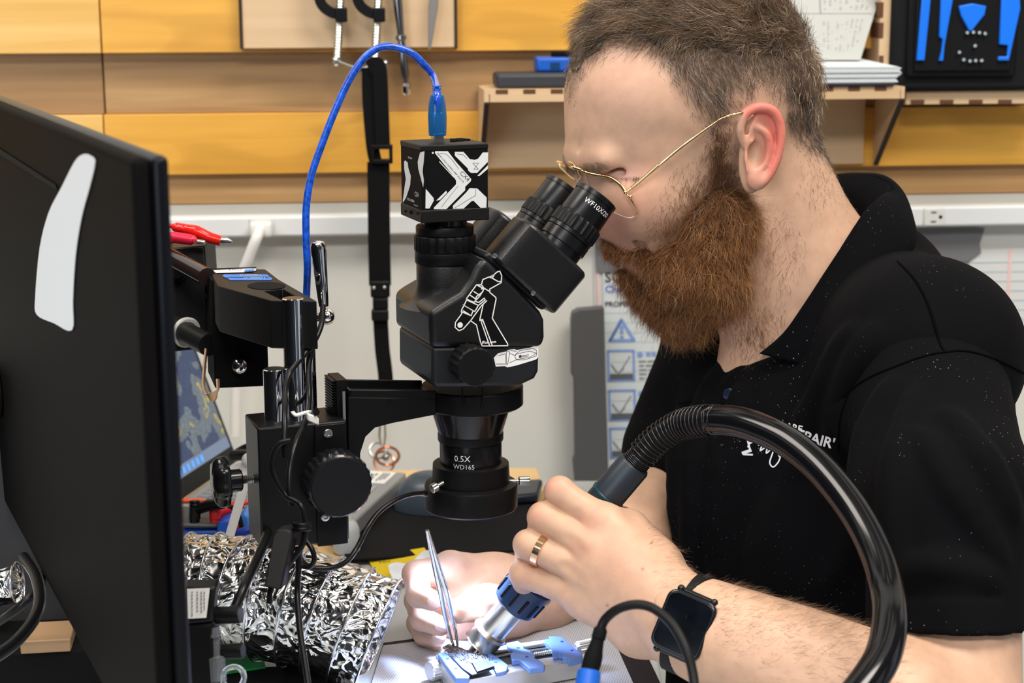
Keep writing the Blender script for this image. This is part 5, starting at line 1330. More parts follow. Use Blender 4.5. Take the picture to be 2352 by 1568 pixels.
# sticky note and tissue
n0 = [DP(842, 1280, .002), DP(975, 1258, .008), DP(1010, 1322, .002), DP(880, 1345, .001)]
sn_ = empty('sticky_note', n0[0], 'yellow sticky note with handwriting under a white tissue', 'note')
nv = (n0[1]-n0[0]).cross(n0[3]-n0[0]).normalized(); nv = nv if nv.z > 0 else -nv
pg = part('paper', M().prism(n0, nv*.0005), mat('note_yellow', (0.80, 0.58, 0.01), 0.7), sn_)
g = M(); exn = (n0[1]-n0[0]).normalized(); eyn = nv.cross(exn); 
for s_, q in (('pk 5mm', .16), ('70c', .30)):
    o = n0[0].lerp(n0[1], .12)+(n0[3]-n0[0])*q+nv*.0008; text_on(g, s_, .008, lambda x, y: o+exn*x+eyn*y)
part('handwriting', g, mat('ink_brown', (0.15, 0.10, 0.02), .7), pg)
gx = 26; vs = []; fs = []
q4 = [DP(890, 1300, .012), DP(985, 1268, .016), DP(1020, 1320, .006), DP(905, 1345, .004)]
for i in range(gx+1):
    for j in range(gx+1):
        u, v_ = i/gx, j/gx; p = q4[0]*(1-u)*(1-v_)+q4[1]*u*(1-v_)+q4[2]*u*v_+q4[3]*(1-u)*v_
        p = p+Z*(.0022*math.sin(u*9+v_*5)+.0015*math.sin(v_*13-u*4))
        vs.append(p)
for i in range(gx):
    for j in range(gx): fs.append((i*(gx+1)+j, (i+1)*(gx+1)+j, (i+1)*(gx+1)+j+1, i*(gx+1)+j+1))
part('tissue', (vs, fs), mat('tissue_white', (0.80, 0.84, 0.88), 0.9), label='crumpled white tissue on the yellow sticky note', cat='tissue', smooth=80)

# silicone mat
mz = .0025
Mo = [DP(880, 1475, mz), DP(1438, 1402, mz), DP(1540, 1615, mz), DP(800, 1740, mz)]
ctr = None
matw = bpy.data.materials.new('mat_weave'); matw.use_nodes = True; nt = matw.node_tree; b = nt.nodes['Principled BSDF']; b.inputs['Roughness'].default_value = .55
tc = nt.nodes.new('ShaderNodeTexCoord'); mp = nt.nodes.new('ShaderNodeMapping'); mp.inputs['Rotation'].default_value = (0, 0, math.radians(12)); mp.inputs['Scale'].default_value = (520, 520, 520)
vo = nt.nodes.new('ShaderNodeTexVoronoi'); vo.inputs['Scale'].default_value = 1; vo.inputs['Randomness'].default_value = 0
cr_ = nt.nodes.new('ShaderNodeValToRGB'); cr_.color_ramp.elements[0].color = (0.72, 0.72, 0.72, 1); cr_.color_ramp.elements[1].color = (0.30, 0.30, 0.32, 1); cr_.color_ramp.elements[0].position = .25; cr_.color_ramp.elements[1].position = .62
bp = nt.nodes.new('ShaderNodeBump'); bp.invert = True; bp.inputs['Strength'].default_value = .6; bp.inputs['Distance'].default_value = .0006
nt.links.new(tc.outputs['Object'], mp.inputs[0]); nt.links.new(mp.outputs[0], vo.inputs['Vector']); nt.links.new(vo.outputs['Distance'], cr_.inputs[0]); nt.links.new(cr_.outputs[0], b.inputs['Base Color'])
nt.links.new(vo.outputs['Distance'], bp.inputs['Height']); nt.links.new(bp.outputs[0], b.inputs['Normal'])
mt_ = empty('repair_mat', Mo[0]-Z*mz, 'light grey textured repair mat with a black border under the board holder', 'mat')
part('border', M().prism(Mo, -Z*.0023), mat('mat_border', (0.022, 0.018, 0.026), 0.6), mt_, bevel=.0005)
Mi = [DP(880, 1482, mz+.0006), DP(1386, 1416, mz+.0006), DP(1480, 1625, mz+.0006), DP(800, 1740, mz+.0006)]
part('woven_field', M().prism(Mi, -Z*.0008), matw, mt_)

# board holder
hh = .019
hb = [DP(1046, 1566, hh), DP(1345, 1512, hh), DP(1292, 1462, hh), DP(1000, 1503, hh)]
hd = empty('board_holder', DP(1170, 1540, mz+.001), 'small aluminium circuit board holder with light blue jaws under the nozzle', 'circuit board holder')
ALU = mat('aluminium', (0.72, 0.73, 0.75), 0.38, .85, bump=.1, bscale=900)
part('base_plate', M().prism(hb, -Z*.0145), ALU, hd, bevel=.0008)
def HQ(u, v, h=0.0): return hb[3]*(1-u)*(1-v)+hb[2]*u*(1-v)+hb[1]*u*v+hb[0]*(1-u)*v+Z*h
part('channel', M().prism([HQ(.36, .22, .0003), HQ(.95, .22, .0003), HQ(.95, .72, .0003), HQ(.36, .72, .0003)], -Z*.0008), mat('channel_dark', (0.05, 0.06, 0.07), .4), hd)
for v_ in (.30, .46): part('guide_rod', M().cyl(HQ(.36, v_, .0016), HQ(.96, v_, .0016), .0013, n=14), STEEL, hd)
L_ = (HQ(.93, .64)-HQ(.50, .64)).length
part('lead_screw', M().lathe(HQ(.50, .64, .002), HQ(.93, .64)-HQ(.50, .64), [(L_*i/60, .0022 if i % 2 else .0017) for i in range(61)], 14), STEEL, hd)
JB = mat('jaw_blue', (0.13, 0.24, 0.60), 0.45)
def jaw(pts, h0, h1, holes=()):
    o = part('jaw', M().prism([DP(x, y, h1) for x, y in pts], -Z*(h1-h0)), JB, hd, bevel=.0006)
    g = M()
    for x, y in holes: g.lathe(DP(x, y, h1+.0001), Z, [(0, .0012), (.0003, .0012)], 14)
    if holes: part('screw_holes', g, mat('jaw_hole', (0.02, 0.07, 0.30), .4), o)
H2h = hh+.0045
jaw([(1005, 1500), (1024, 1495), (1048, 1519), (1079, 1551), (1076, 1557), (1047, 1557)], hh+.0002, H2h, ((1028, 1512), (1047, 1534)))
jaw([(1163, 1476), (1189, 1471), (1203, 1480), (1202, 1488), (1215, 1491), (1229, 1504), (1228, 1511), (1240, 1515), (1252, 1526), (1250, 1531), (1217, 1535), (1191, 1513), (1176, 1516), (1172, 1502), (1178, 1496), (1165, 1484)], hh+.0002, H2h, ((1190, 1487), (1210, 1508)))
jaw([(1250, 1468), (1262, 1466), (1260, 1460), (1288, 1460), (1338, 1502), (1337, 1508), (1306, 1516), (1304, 1508), (1292, 1508), (1296, 1500), (1284, 1497), (1272, 1500), (1268, 1490)], hh+.0002, H2h+.001, ((1291, 1473), (1314, 1493)))
jaw([(1100, 1500), (1122, 1496), (1146, 1510), (1167, 1526), (1163, 1540), (1141, 1545), (1132, 1528), (1118, 1512)], hh+.0002, H2h-.001, ((1117, 1504), (1139, 1520)))
a_, b_ = DP(985, 1542, .012), DP(1030, 1530, .012)
part('clamp_knob', M().lathe(a_, b_-a_, [(0, .0062), (.001, .0072), (.011, .0072), (.012, .0045), (.017, .0045)], 40, rfun=lambda an, i: 1+.03*math.cos(an*20)), ALU, hd)
a_, b_ = DP(1322, 1489, .019), DP(1352, 1483, .019)
part('adjusting_knob', M().lathe(a_, b_-a_, [(0, .003), (.002, .0052), (.013, .0055), (.014, .004)], 48, rfun=lambda an, i: 1+.05*math.cos(an*20)), ALU, hd)
# circuit board with chips
pb = empty('circuit_board', DP(1075, 1520, hh+.003), 'small phone circuit board held in the blue jaws under the hot air nozzle', 'circuit board')
ph0 = H2h+.0006
PB = part('board', M().prism([DP(x, y, ph0+.0008) for x, y in [(1017, 1485), (1031, 1478), (1060, 1487), (1082, 1498), (1115, 1504), (1122, 1516), (1137, 1533), (1085, 1549), (1064, 1535), (1056, 1527)]], -Z*.0009), mat('board_blue', (0.025, 0.032, 0.045), .45), pb)
part('black_chip', M().prism([DP(x, y, ph0+.0022) for x, y in [(1084, 1521), (1119, 1515), (1136, 1529), (1096, 1542)]], -Z*.0012), mat('chip_black', (0.012, 0.012, 0.02), .5), pb, bevel=.0002)
random.seed(11); gs, gg, gt = M(), M(), M()
def inpb(x, y):
    u = (x-1017)/(1137-1017); return abs((y-1485)-u*44) < 13+u*6
for k in range(760):
    x, y = random.uniform(1018, 1132), random.uniform(1480, 1548)
    if not inpb(x, y) or (1082 < x and y > 1512): continue
    w, h_ = random.choice(((1.2, .7), (2.2, 1.4), (.9, .9), (4, 1.0), (1.0, 3.2)))
    q = [DP(x, y, ph0+.0012), DP(x+w, y+w*.2, ph0+.0012), DP(x+w+h_*.5, y+w*.2+h_, ph0+.0012), DP(x+h_*.5, y+h_, ph0+.0012)]
    (gs if k % 5 < 2 else gg if k % 5 < 4 else gt).prism(q, -Z*.0006)
part('solder_pads', gs, STEEL, pb, kind='stuff'); part('small_components', gg, mat('comp_black', (0.02, 0.02, 0.022), .5), pb, kind='stuff'); part('gold_contacts', gt, mat('gold', (0.85, 0.58, 0.25), .3, 1.0), pb, kind='stuff')

# ============================================================ HOT AIR GUN
GT = [(1081, 1503, 1.283), (1460, 1063, 1.235)]
g0, g1_ = P(*GT[0]), P(*GT[1]); gx_ = (g1_-g0); GL = gx_.length; gx_.normalize()
def gp(px, py):  # distance along the gun axis of a picture point
    ax2 = np.array([GT[1][0]-GT[0][0], GT[1][1]-GT[0][1]], float); t_ = ((px-GT[0][0])*ax2[0]+(py-GT[0][1])*ax2[1])/(ax2@ax2); return t_*GL
gun = empty('hot_air_gun', g0, 'dark hot air gun with a steel nozzle held in the left hand', 'hot air gun')
GB = mat('gun_body', (0.016, 0.024, 0.035), 0.42)
px1 = 1.26/F
nz = part('nozzle_tip', M().lathe(g0, gx_, [(0, .0030), (.0004, .0037), (gp(1100, 1478), .0037)], 28), mat('steel_dull', (0.50, 0.50, 0.48), .3, 1.0), gun)
part('nozzle_bore', M().lathe(g0-gx_*.0002, gx_, [(0, .0028), (.0004, .0028)], 20), BLKM, nz)
t0, t1 = gp(1100, 1478), gp(1130, 1445)
NI = mat('nickel', (0.72, 0.68, 0.58), 0.30, 1.0)
part('nozzle_cup', M().lathe(g0+gx_*t0, gx_, [(0, .004), (.0006, .0122), (.0016, .0138), (.0028, .0130), (t1-t0-.004, .0130), (t1-t0-.002, .0142), (t1-t0, .0132), (t1-t0+.001, .0100)], 56), NI, gun)
t2 = gp(1178, 1385)
part('barrel', M().lathe(g0+gx_*t1, gx_, [(0, .0108), (t2-t1+.004, .0108)], 48), NI, gun)
t3 = gp(1228, 1333)
co = part('vent_collar', M().lathe(g0+gx_*t2, gx_, [(0, .011), (.0002, .0160), (.0016, .0172), (t3-t2-.001, .0178), (t3-t2, .0170), (t3-t2+.0012, .0164), (t3-t2+.0014, .0172), (t3-t2+.005, .0168), (t3-t2+.007, .0150)], 64), mat('collar_navy', (0.010, 0.032, 0.085), 0.4), gun)
ty = gx_.cross(CF).normalized(); tx_ = ty.cross(gx_).normalized()
if tx_.dot(CF) > 0: tx_ = -tx_
g = M()
for k in range(8):
    an = math.radians(-110+k*31); d = tx_*math.cos(an)+ty*math.sin(an)
    c0_ = g0+gx_*(t2+.0052)+d*.01722; c1_ = g0+gx_*(t2+.0155)+d*.01762
    g.tube([c0_, c1_], .0013, 10); g.sphere(c0_, .0013, 10); g.sphere(c1_, .0013, 10)
part('vent_slots', g, mat('slot_black', (0.004, 0.006, 0.012), .5), co)
t4 = gp(1352, 1133+38)
part('handle', M().lathe(g0+gx_*(t3+.004), gx_, [(0, .0150), (.004, .0135), (.03, .0128), (GL-t3-.050, .0128), (GL-t3-.006, .0124), (GL-t3-.0045, .0115)], 48), GB, gun)
part('teal_band', M().lathe(g0+gx_*gp(1396, 1138), gx_, [(0, .0130), (.0004, .0133), (.0022, .0133), (.0025, .0130)], 48), mat('teal_band', (0.005, 0.05, 0.07), .3), gun)
# hose with its spring
hp = [(1458, 1065, 1.235), (1480, 1040, 1.232), (1512, 1008, 1.226), (1560, 978, 1.215), (1600, 968, 1.20), (1645, 965, 1.185), (1700, 970, 1.17), (1760, 990, 1.155), (1820, 1022, 1.14), (1890, 1082, 1.12), (1960, 1170, 1.095), (2010, 1262, 1.07), (2038, 1355, 1.045), (2043, 1430, 1.02), (2030, 1500, 1.0), (2000, 1555, .985), (1950, 1620, .97)]
hs = catmull([P(*q) for q in hp], 12)
hose = empty('air_hose', hs[0], 'thick glossy black hose arching from the hot air gun in front of the shirt', 'hose')
k5 = 12*5
part('inner_hose', M().tube(hs[:k5+2], .0086, 24), mat('hose_matte', (0.012, 0.012, 0.013), .5), hose, smooth=80)
part('hose_jacket', M().tube(hs[k5-1:], .0108, 32), mat('hose_gloss', (0.004, 0.004, 0.005), 0.14, spec=.45), hose, smooth=80)
# spring: wound round the hose, tighter at both ends
wire = []; turns = 0.0; fine = catmull(hs[:k5+2], 6); tot = len(fine)
x_ = Vector((0, 0, 1))
for i in range(tot-1):
    T_ = (fine[i+1]-fine[i]).normalized(); x_ = (x_-T_*x_.dot(T_)).normalized(); y_ = T_.cross(x_)
    fr_ = i/tot; dens = 1.0 if fr_ < .14 or fr_ > .93 else .36
    step = (fine[i+1]-fine[i]).length/.0014*dens
    n_ = max(1, int(step*10))
    for k in range(n_):
        an = 2*math.pi*(turns+step*k/n_); rr = .0098 if fr_ < .14 else .0112
        wire.append(fine[i]+(fine[i+1]-fine[i])*(k/n_)+(x_*math.cos(an)+y_*math.sin(an))*rr)
    turns += step
part('spring', M().tube(wire, .00055, 6), mat('spring_black', (0.05, 0.05, 0.055), .25, .8), hose, smooth=80)

# ============================================================ tweezers
tz0 = [(980, 1217, 1.235), (990, 1262, 1.245), (1003, 1322, 1.256), (1012, 1360, 1.262), (1024, 1420, 1.272), (1036, 1465, 1.280), (1048, 1497, 1.285)]
tz1 = [(982, 1217, 1.236), (995, 1262, 1.246), (1014, 1322, 1.257), (1026, 1360, 1.262), (1040, 1420, 1.272), (1049, 1465, 1.280), (1052, 1498, 1.285)]
tw_ = empty('tweezers', P(*tz0[-1]), 'fine steel tweezers held upright in the right hand', 'tweezers')
TS = mat('tweezer_steel', (0.62, 0.61, 0.58), 0.2, 1.0)
for q in (tz0, tz1): 
    pth = catmull([P(*p) for p in q], 8); rs = lerpl([.0011, .0016, .0020, .0021, .0018, .0012, .0005], 8)
    part('arm', M().tube(pth, rs, 10), TS, tw_, smooth=80)

# ============================================================ cable in the foreground
fc = empty('connector_cable', P(1355, 1568, .98), 'black cable with a strain relief and blue connector rising in front of the mat', 'cable')
part('cord', M().tube(catmull([P(1378, 1448, .99), P(1390, 1422, .99), P(1420, 1398, .985), P(1462, 1388, .98), P(1502, 1398, .975), P(1545, 1435, .965), P(1575, 1490, .955), P(1592, 1550, .95), P(1600, 1640, .94)], 8), .0028, 18), mat('cable_matte', (0.010, 0.010, 0.011), .5), fc, smooth=80)
a_, b_ = P(1381, 1440, .99), P(1350, 1556, .985); L_ = (b_-a_).length
part('strain_relief', M().lathe(a_, b_-a_, [(0, .0030), (L_*.05, .0040), (L_*.22, .0042), (L_*.24, .0036), (L_*.42, .0044), (L_*.55, .0054), (L_*.70, .0056), (L_*.95, .0052), (L_, .0050)], 28), BLKM, fc)
part('blue_connector', M().lathe(P(1354, 1538, .985), P(1345, 1600, .98)-P(1354, 1538, .985), [(0, .0055), (.0008, .0068), (.004, .0070), (.02, .0070)], 28), mat('connector_blue', (0.005, 0.10, 0.50), .45), fc)
# ============================================================ PERSON
def hp(px, py, b=0.0): return HP(px, py, b)
def mir(p):  # mirror over the middle plane of the head
    p = Vector(p); d = (p-H0).dot(HV); return p-HV*(2*d)
def bounds(pts, m): 
    a = np.array([tuple(p) for p in pts]); return a.min(0)-m, a.max(0)+m
def tiltax(deg):
    t_ = math.radians(deg); return (HU*math.cos(t_)-Z*math.sin(t_), HV, HU*math.sin(t_)+Z*math.cos(t_))   # + = nose side tips down
class Sym:
    """head primitives given where they show in the picture at side offset b (picture px)"""
    def __init__(s, g): s.g = g
    def E(s, px, py, b, ra, rc, rb, tilt=0, k=12, op='add'):
        c = hp(px, py, b)
        for q in ([c] if b == 0 else [c, mir(c)]): s.g.ell(q, (ra*H1, rb*H1, rc*H1), tiltax(tilt), k*H1, op)
    def C(s, p0, p1, r0, r1=None, k=12, op='add'):
        r1 = r0 if r1 is None else r1; a, b = hp(*p0), hp(*p1); s.g.cap(a, b, r0*H1, r1*H1, k*H1, op)
        if p0[2] or p1[2]: s.g.cap(mir(a), mir(b), r0*H1, r1*H1, k*H1, op)
    def Pth(s, pts, rs, k=8, op='add', both=True, n=4):
        q = [hp(*p) for p in pts]; s.g.path(q, [r*H1 for r in rs], k*H1, op, n)
        if both: s.g.path([mir(p) for p in q], [r*H1 for r in rs], k*H1, op, n)

lo, hi = bounds([hp(x, y, b) for x in (1270, 2060) for y in (-60, 950) for b in (-330, 330)], .0)
hg = SDF(lo, hi, 0.0015); h = Sym(hg)
# skull and face
h.E(1598, 205, 0, 288, 232, 208, 4)
h.E(1470, 235, 0, 165, 150, 165, 10, 60); h.E(1462, 318, 0, 158, 92, 138, 0, 50)
h.E(1500, 400, 0, 176, 190, 158, 12, 50)
h.C((1392, 368, -96), (1352, 364, -20), 22, 24, 36); h.C((1352, 364, -20), (1346, 362, 0), 24, 24, 36)          # brow
h.E(1478, 462, -98, 82, 72, 58, 20, 40)                     # cheek
h.C((1352, 402, 0), (1386, 506, 0), 17, 29, 20)             # nose
h.E(1378, 512, 0, 24, 20, 22, 0, 12); h.E(1418, 512, -22, 26, 20, 18, 20, 8)
h.E(1478, 560, 0, 72, 62, 84, 10, 34)
h.E(1560, 560, 0, 140, 130, 122, 20, 40)
h.C((1530, 680, 0), (1690, 545, -120), 42, 34, 40)         # jaw
h.E(1600, 600, 0, 120, 120, 110, 0, 40)
h.E(1446, 398, -96, 52, 24, 26, 8, 14, 'sub')              # eye socket
h.E(1438, 402, -90, 42, 23, 28, 8, 8)                      # eyeball under the lid
h.E(1450, 586, 0, 26, 12, 34, 10, 8); h.E(1456, 608, 0, 24, 12, 34, 10, 6)   # lips
h.Pth([(1392, 386, -74), (1415, 384, -100), (1450, 383, -112), (1488, 390, -120)], [2.5, 3.5, 3.5, 2], 5, 'sub'); h.Pth([(1402, 411, -84), (1430, 415, -104), (1468, 408, -112)], [2, 3, 2], 4, 'sub'); h.E(1450, 446, -90, 56, 26, 30, 14, 24)
h.E(1424, 528, -16, 9, 6, 7, 0, 4, 'sub')                   # nostril
h.Pth([(1452, 520, -60), (1470, 560, -84), (1490, 600, -90)], [5, 6, 4], 12, 'sub')
# neck
h.C((1750, 400, 0), (1850, 640, 0), 150, 172, 60)
h.C((1850, 640, 0), (1900, 800, 0), 172, 230, 60)
h.C((1700, 560, 0), (1800, 800, 0), 110, 130, 60)
h.C((1800, 790, 0), (1780, 950, 0), 130, 200, 50)
h.C((1730, 470, -110), (1790, 770, -50), 34, 30, 40)        # neck muscle
# ear
h.E(1735, 350, -206, 40, 92, 16, 6, 10)
h.E(1752, 340, -226, 44, 92, 10, 6, 8)
h.E(1747, 340, -242, 34, 72, 20, 6, 6, 'sub')
h.Pth([(1712, 340, -214), (1700, 300, -222), (1712, 262, -228), (1745, 246, -234), (1779, 258, -240), (1794, 300, -243), (1789, 352, -242), (1771, 396, -236), (1750, 420, -228)], [7, 9, 10, 10.5, 10, 9.5, 8.5, 9, 10], 4)
h.E(1737, 411, -222, 21, 24, 12, 0, 8)
h.Pth([(1735, 290, -226), (1760, 306, -232), (1768, 340, -233), (1755, 378, -228), (1734, 392, -222)], [5, 7, 7, 7, 6], 6)
h.Pth([(1716, 332, -220), (1728, 326, -224), (1745, 330, -226)], [5, 5, 3], 5)
h.E(1713, 362, -216, 8, 14, 9, 0, 4)
h.E(1737, 354, -226, 19, 30, 22, 0, 5, 'sub')
h.Pth([(1436, 486, -36), (1447, 508, -46), (1446, 532, -46)], [2, 5, 3], 8, 'sub')
h.Pth([(1330, 345, -40), (1335, 300, -60)], [2, 2], 10, 'sub')
hv, hf = hg.mesh(2)
def normals(v, f):
    a = np.cross(v[f[:, 2]]-v[f[:, 0]], v[f[:, 3 if f.shape[1] == 4 else 1]]-v[f[:, 1]]) if f.shape[1] == 4 else np.cross(v[f[:, 1]]-v[f[:, 0]], v[f[:, 2]]-v[f[:, 0]])
    n = np.zeros_like(v)
    for i in range(f.shape[1]):
        for x in range(3): n[:, x] += np.bincount(f[:, i], a[:, x], len(v))
    return n/np.maximum(np.linalg.norm(n, axis=1), 1e-12)[:, None]
def sstep(x, a, b): t_ = np.clip((x-a)/(b-a), 0, 1); return t_*t_*(3-2*t_)
def blob(px, py, cx, cy, rx, ry): return np.exp(-(((px-cx)/rx)**2+((py-cy)/ry)**2))
SK = np.array([0.56, 0.345, 0.235])
def headcoord(v):
    d = v-np.array(H0); a = d@np.array(HU)/H1; b = d@np.array(HV)/H1; c = d@np.array(Z)/H1
    # picture position on the near side of the same spot (mirror the far side)
    w = np.array(H0)[None, :]+np.outer(a, np.array(HU))*H1+np.outer(-np.abs(b), np.array(HV))*H1+np.outer(c, np.array(Z))*H1
    px, py, _ = proj(w); return px, py, -np.abs(b)
hx, hy, hb_ = headcoord(hv)
def piecewise(x, pts):
    xs, ys = zip(*pts); return np.interp(x, xs, ys)
# hair line on the side of the head (picture coordinates of the near side): hair is above it
def hairline(x): return piecewise(x, [(1290, 255), (1320, 225), (1350, 175), (1400, 130), (1480, 112), (1505, 130), (1520, 170), (1545, 225), (1600, 290), (1640, 330), (1672, 300), (1700, 262), (1745, 232), (1800, 250), (1815, 330), (1850, 375), (1905, 400), (2000, 410)])
hl = hairline(hx)
inhair = sstep(hl+8-hy, 0, 40)*(hb_ > -222)
col = np.tile(SK, (len(hv), 1))
def tint(w, c): 
    global col
    col = col*(1-w[:, None])+np.array(c)[None, :]*w[:, None]
tint(.30*blob(hx, hy, 1470, 470, 70, 60), (0.62, 0.24, 0.19))
tint(.45*blob(hx, hy, 1390, 515, 45, 30), (0.58, 0.20, 0.17))
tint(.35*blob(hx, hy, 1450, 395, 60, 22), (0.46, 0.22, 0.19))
tint(.75*blob(hx, hy, 1436, 411, 34, 5), (0.12, 0.06, 0.05)); tint(.3*blob(hx, hy, 1430, 398, 50, 16), (0.30, 0.17, 0.17))  # dark lash line, then eye socket shade tinted into the skin colour
tint(.25*blob(hx, hy, 1420, 180, 90, 70), (0.66, 0.33, 0.27))
earw = np.clip(sstep(hx, 1690, 1720)*sstep(-hb_, 206, 226)*sstep(440-hy, 0, 15), 0, 1)
tint(.85*earw*np.clip(.35+blob(hx, hy, 1785, 330, 25, 140)+blob(hx, hy, 1745, 250, 60, 22), 0, 1), (0.62, 0.14, 0.11))
tint(.7*blob(hx, hy, 1440, 596, 34, 16)*(hx < 1475), (0.50, 0.17, 0.17))
tint(.72*inhair*(.35+.65*sstep(hl-hy, 10, 120)), (0.125, 0.078, 0.055))
beardz = sstep(hy, 520, 600)*sstep(hx, 1380, 1420)*sstep(1790-hx, 0, 40)*sstep(900-hx*0-hy, 110, 200)
tint(.25*beardz, (0.30, 0.12, 0.05))
SKIN = vcol_mat('skin', 0.46, bump=0.35, bscale=900, sub=0.05, spec=0.4, vary=0.07, bdist=0.00025)

# ---- hands and arms
def pt(p): return P(*p)
mm_ = 0.001
# left hand round the gun
lo, hi = bounds([P(1140, 1060, 1.16), P(1700, 1070, 1.10), P(1140, 1560, 1.32), P(1720, 1600, 1.10), P(1140, 1060, 1.30)], .008)
lg = SDF(lo, hi, 0.00105)
WR = (1585, 1432, 1.157)
fing = {
 'index': [(1392, 1205, 1.212), (1285, 1128, 1.222), (1278, 1158, 1.262), (1330, 1192, 1.272)],
 'middle': [(1372, 1262, 1.206), (1247, 1188, 1.222), (1240, 1225, 1.262), (1290, 1262, 1.270)],
 'ring': [(1358, 1318, 1.206), (1213, 1250, 1.222), (1212, 1285, 1.262), (1262, 1322, 1.272)],
 'little': [(1345, 1370, 1.212), (1203, 1318, 1.228), (1205, 1348, 1.265), (1245, 1372, 1.272)]}
frad = {'index': (12.0, 10.6, 9.6, 8.0), 'middle': (12.0, 10.8, 9.6, 8.2), 'ring': (11.6, 10.4, 9.2, 7.8), 'little': (11.0, 10.0, 8.2, 7.0)}
for n_, pts in fing.items():
    q = [pt(p) for p in pts]; r = [x*mm_ for x in frad[n_]]
    # the finger leaves the knuckle, swells slightly between the joints
    mid = q[0].lerp(q[1], .5)
    lg.cap(q[0], mid, r[0], r[1]*.98, .003); lg.cap(mid, q[1], r[1]*.98, r[1]*1.02, .003)
    lg.cap(q[1], q[2], r[1]*1.0, r[2], .003); lg.cap(q[2], q[3], r[2], r[3], .003)
    lg.cap(q[0], pt(WR)+(q[0]-pt(WR))*.30+CU*0.004, r[0]*1.08, 17*mm_, .012)
    lg.ell(q[0]-CF*.0025, (.0105, .0105, .0105), None, .008)
pal = [pt((1400, 1290, 1.212)), pt((1480, 1330, 1.200)), pt(WR)]
lg.cap(pal[0], pal[1], .018, .022, .014); lg.cap(pal[1], pal[2], .022, .0265, .016)
lg.cap(pt((1420, 1240, 1.216)), pt((1500, 1315, 1.198)), .015, .020, .012)
lg.cap(pt((1360, 1375, 1.216)), pt((1470, 1440, 1.198)), .0155, .019, .012); lg.cap(pt((1470, 1440, 1.198)), pt((1560, 1450, 1.168)), .019, .0235, .012)
# thumb: leaves the side of the palm, goes behind the gun
lg.cap(pt((1500, 1290, 1.202)), pt((1448, 1212, 1.222)), .017, .0128, .010); lg.cap(pt((1448, 1212, 1.222)), pt((1425, 1195, 1.262)), .0115, .0105, .005); lg.cap(pt((1425, 1195, 1.262)), pt((1370, 1190, 1.272)), .0100, .0085, .004)
lg.path([pt((1585, 1432, 1.157)), pt((1640, 1457, 1.150)), pt((1720, 1492, 1.142))], [.0285, .0295, .032], .01)
for a, b in (((1318, 1178, 1.2075), (1352, 1216, 1.200)), ((1303, 1238, 1.2045), (1338, 1270, 1.196)), ((1295, 1300, 1.2045), (1330, 1330, 1.197))):   # valleys between the knuckles
    lg.cap(pt(a)-CF*.006, pt(b)-CF*.010, .0032, .0018, .006, 'sub')
for px, py in ((1268, 1112), (1232, 1172), (1196, 1236), (1190, 1306)):    # creases over the joints
    pass
lv, lf = lg.mesh(2)
# keep the hand clear of the gun body
def push_out(v, a, ax, r, eps=0.0):
    d = v-np.array(a); t_ = d@np.array(ax); rad = d-np.outer(t_, np.array(ax)); L_ = np.linalg.norm(rad, axis=1)
    m = (L_ < r+eps) & (t_ > 0); k = np.where(m, (r+eps)/np.maximum(L_, 1e-6), 1)
    return np.array(a)+np.outer(t_, np.array(ax))+rad*k[:, None]

# forearm and upper arm of the near side
lo, hi = bounds([P(1560, 1380, 1.18), P(2420, 1150, 1.22), P(2400, 1760, 1.02), P(1560, 1700, 1.08)], .01)
ag = SDF(lo, hi, 0.0022)
ag.path([pt(q) for q in ((1570, 1426, 1.159), (1640, 1457, 1.150), (1740, 1500, 1.140), (1880, 1560, 1.128), (2060, 1650, 1.115))], [.0280, .0292, .0335, .0385, .046], .012)
ag.cap(pt((2060, 1650, 1.115)), pt((2170, 1690, 1.13)), .046, .048, .02)
ag.cap(pt((2190, 1250, 1.175)), pt((2190, 1700, 1.135)), .0450, .0445, .02)
av, af = ag.mesh(2)
# right hand with the tweezers, and its forearm coming from behind
lo, hi = bounds([P(910, 1240, 1.24), P(910, 1240, 1.42), P(1560, 1060, 1.56), P(1560, 1400, 1.56), P(910, 1560, 1.24), P(1280, 1560, 1.30)], .005)
rg = SDF(lo, hi, 0.00125)
def C2(a, b, ra, rb, k=.004, op='add'): rg.cap(pt(a), pt(b), ra*mm_, rb*mm_, k, op)
RW = (1235, 1372, 1.3940)
C2((1570, 1120, 1.5200), (1430, 1260, 1.4400), 44, 40, .01); C2((1430, 1260, 1.4400), RW, 40, 28, .012)
C2(RW, (1140, 1345, 1.3770), 27, 25, .012); C2(RW, (1130, 1395, 1.3637), 27, 24, .012)
C2((1140, 1345, 1.3770), (1035, 1310, 1.3521), 24, 16, .012)   # back of the hand towards the index knuckle
C2((1130, 1395, 1.3637), (1045, 1360, 1.3588), 24, 18, .012)
C2((1130, 1400, 1.3637), (1060, 1430, 1.3637), 22, 17, .012)
C2((1035, 1308, 1.3472), (955, 1318, 1.3257), 13.0, 10.5, .006); C2((955, 1318, 1.3257), (962, 1366, 1.2959), 10.5, 9.4, .003); C2((962, 1366, 1.2959), (994, 1380, 1.2826), 9.4, 7.8, .003)
C2((1045, 1355, 1.3637), (958, 1378, 1.3472), 12.5, 10.0, .006); C2((958, 1378, 1.3472), (968, 1420, 1.3190), 10, 9.2, .003); C2((968, 1420, 1.3190), (1012, 1438, 1.2992), 9.2, 7.6, .003)
C2((1050, 1400, 1.3720), (962, 1430, 1.3588), 12, 9.6, .006); C2((962, 1430, 1.3588), (975, 1455, 1.3356), 9.6, 8.8, .003); C2((975, 1455, 1.3356), (1003, 1462, 1.3223), 8.8, 7.6, .003)
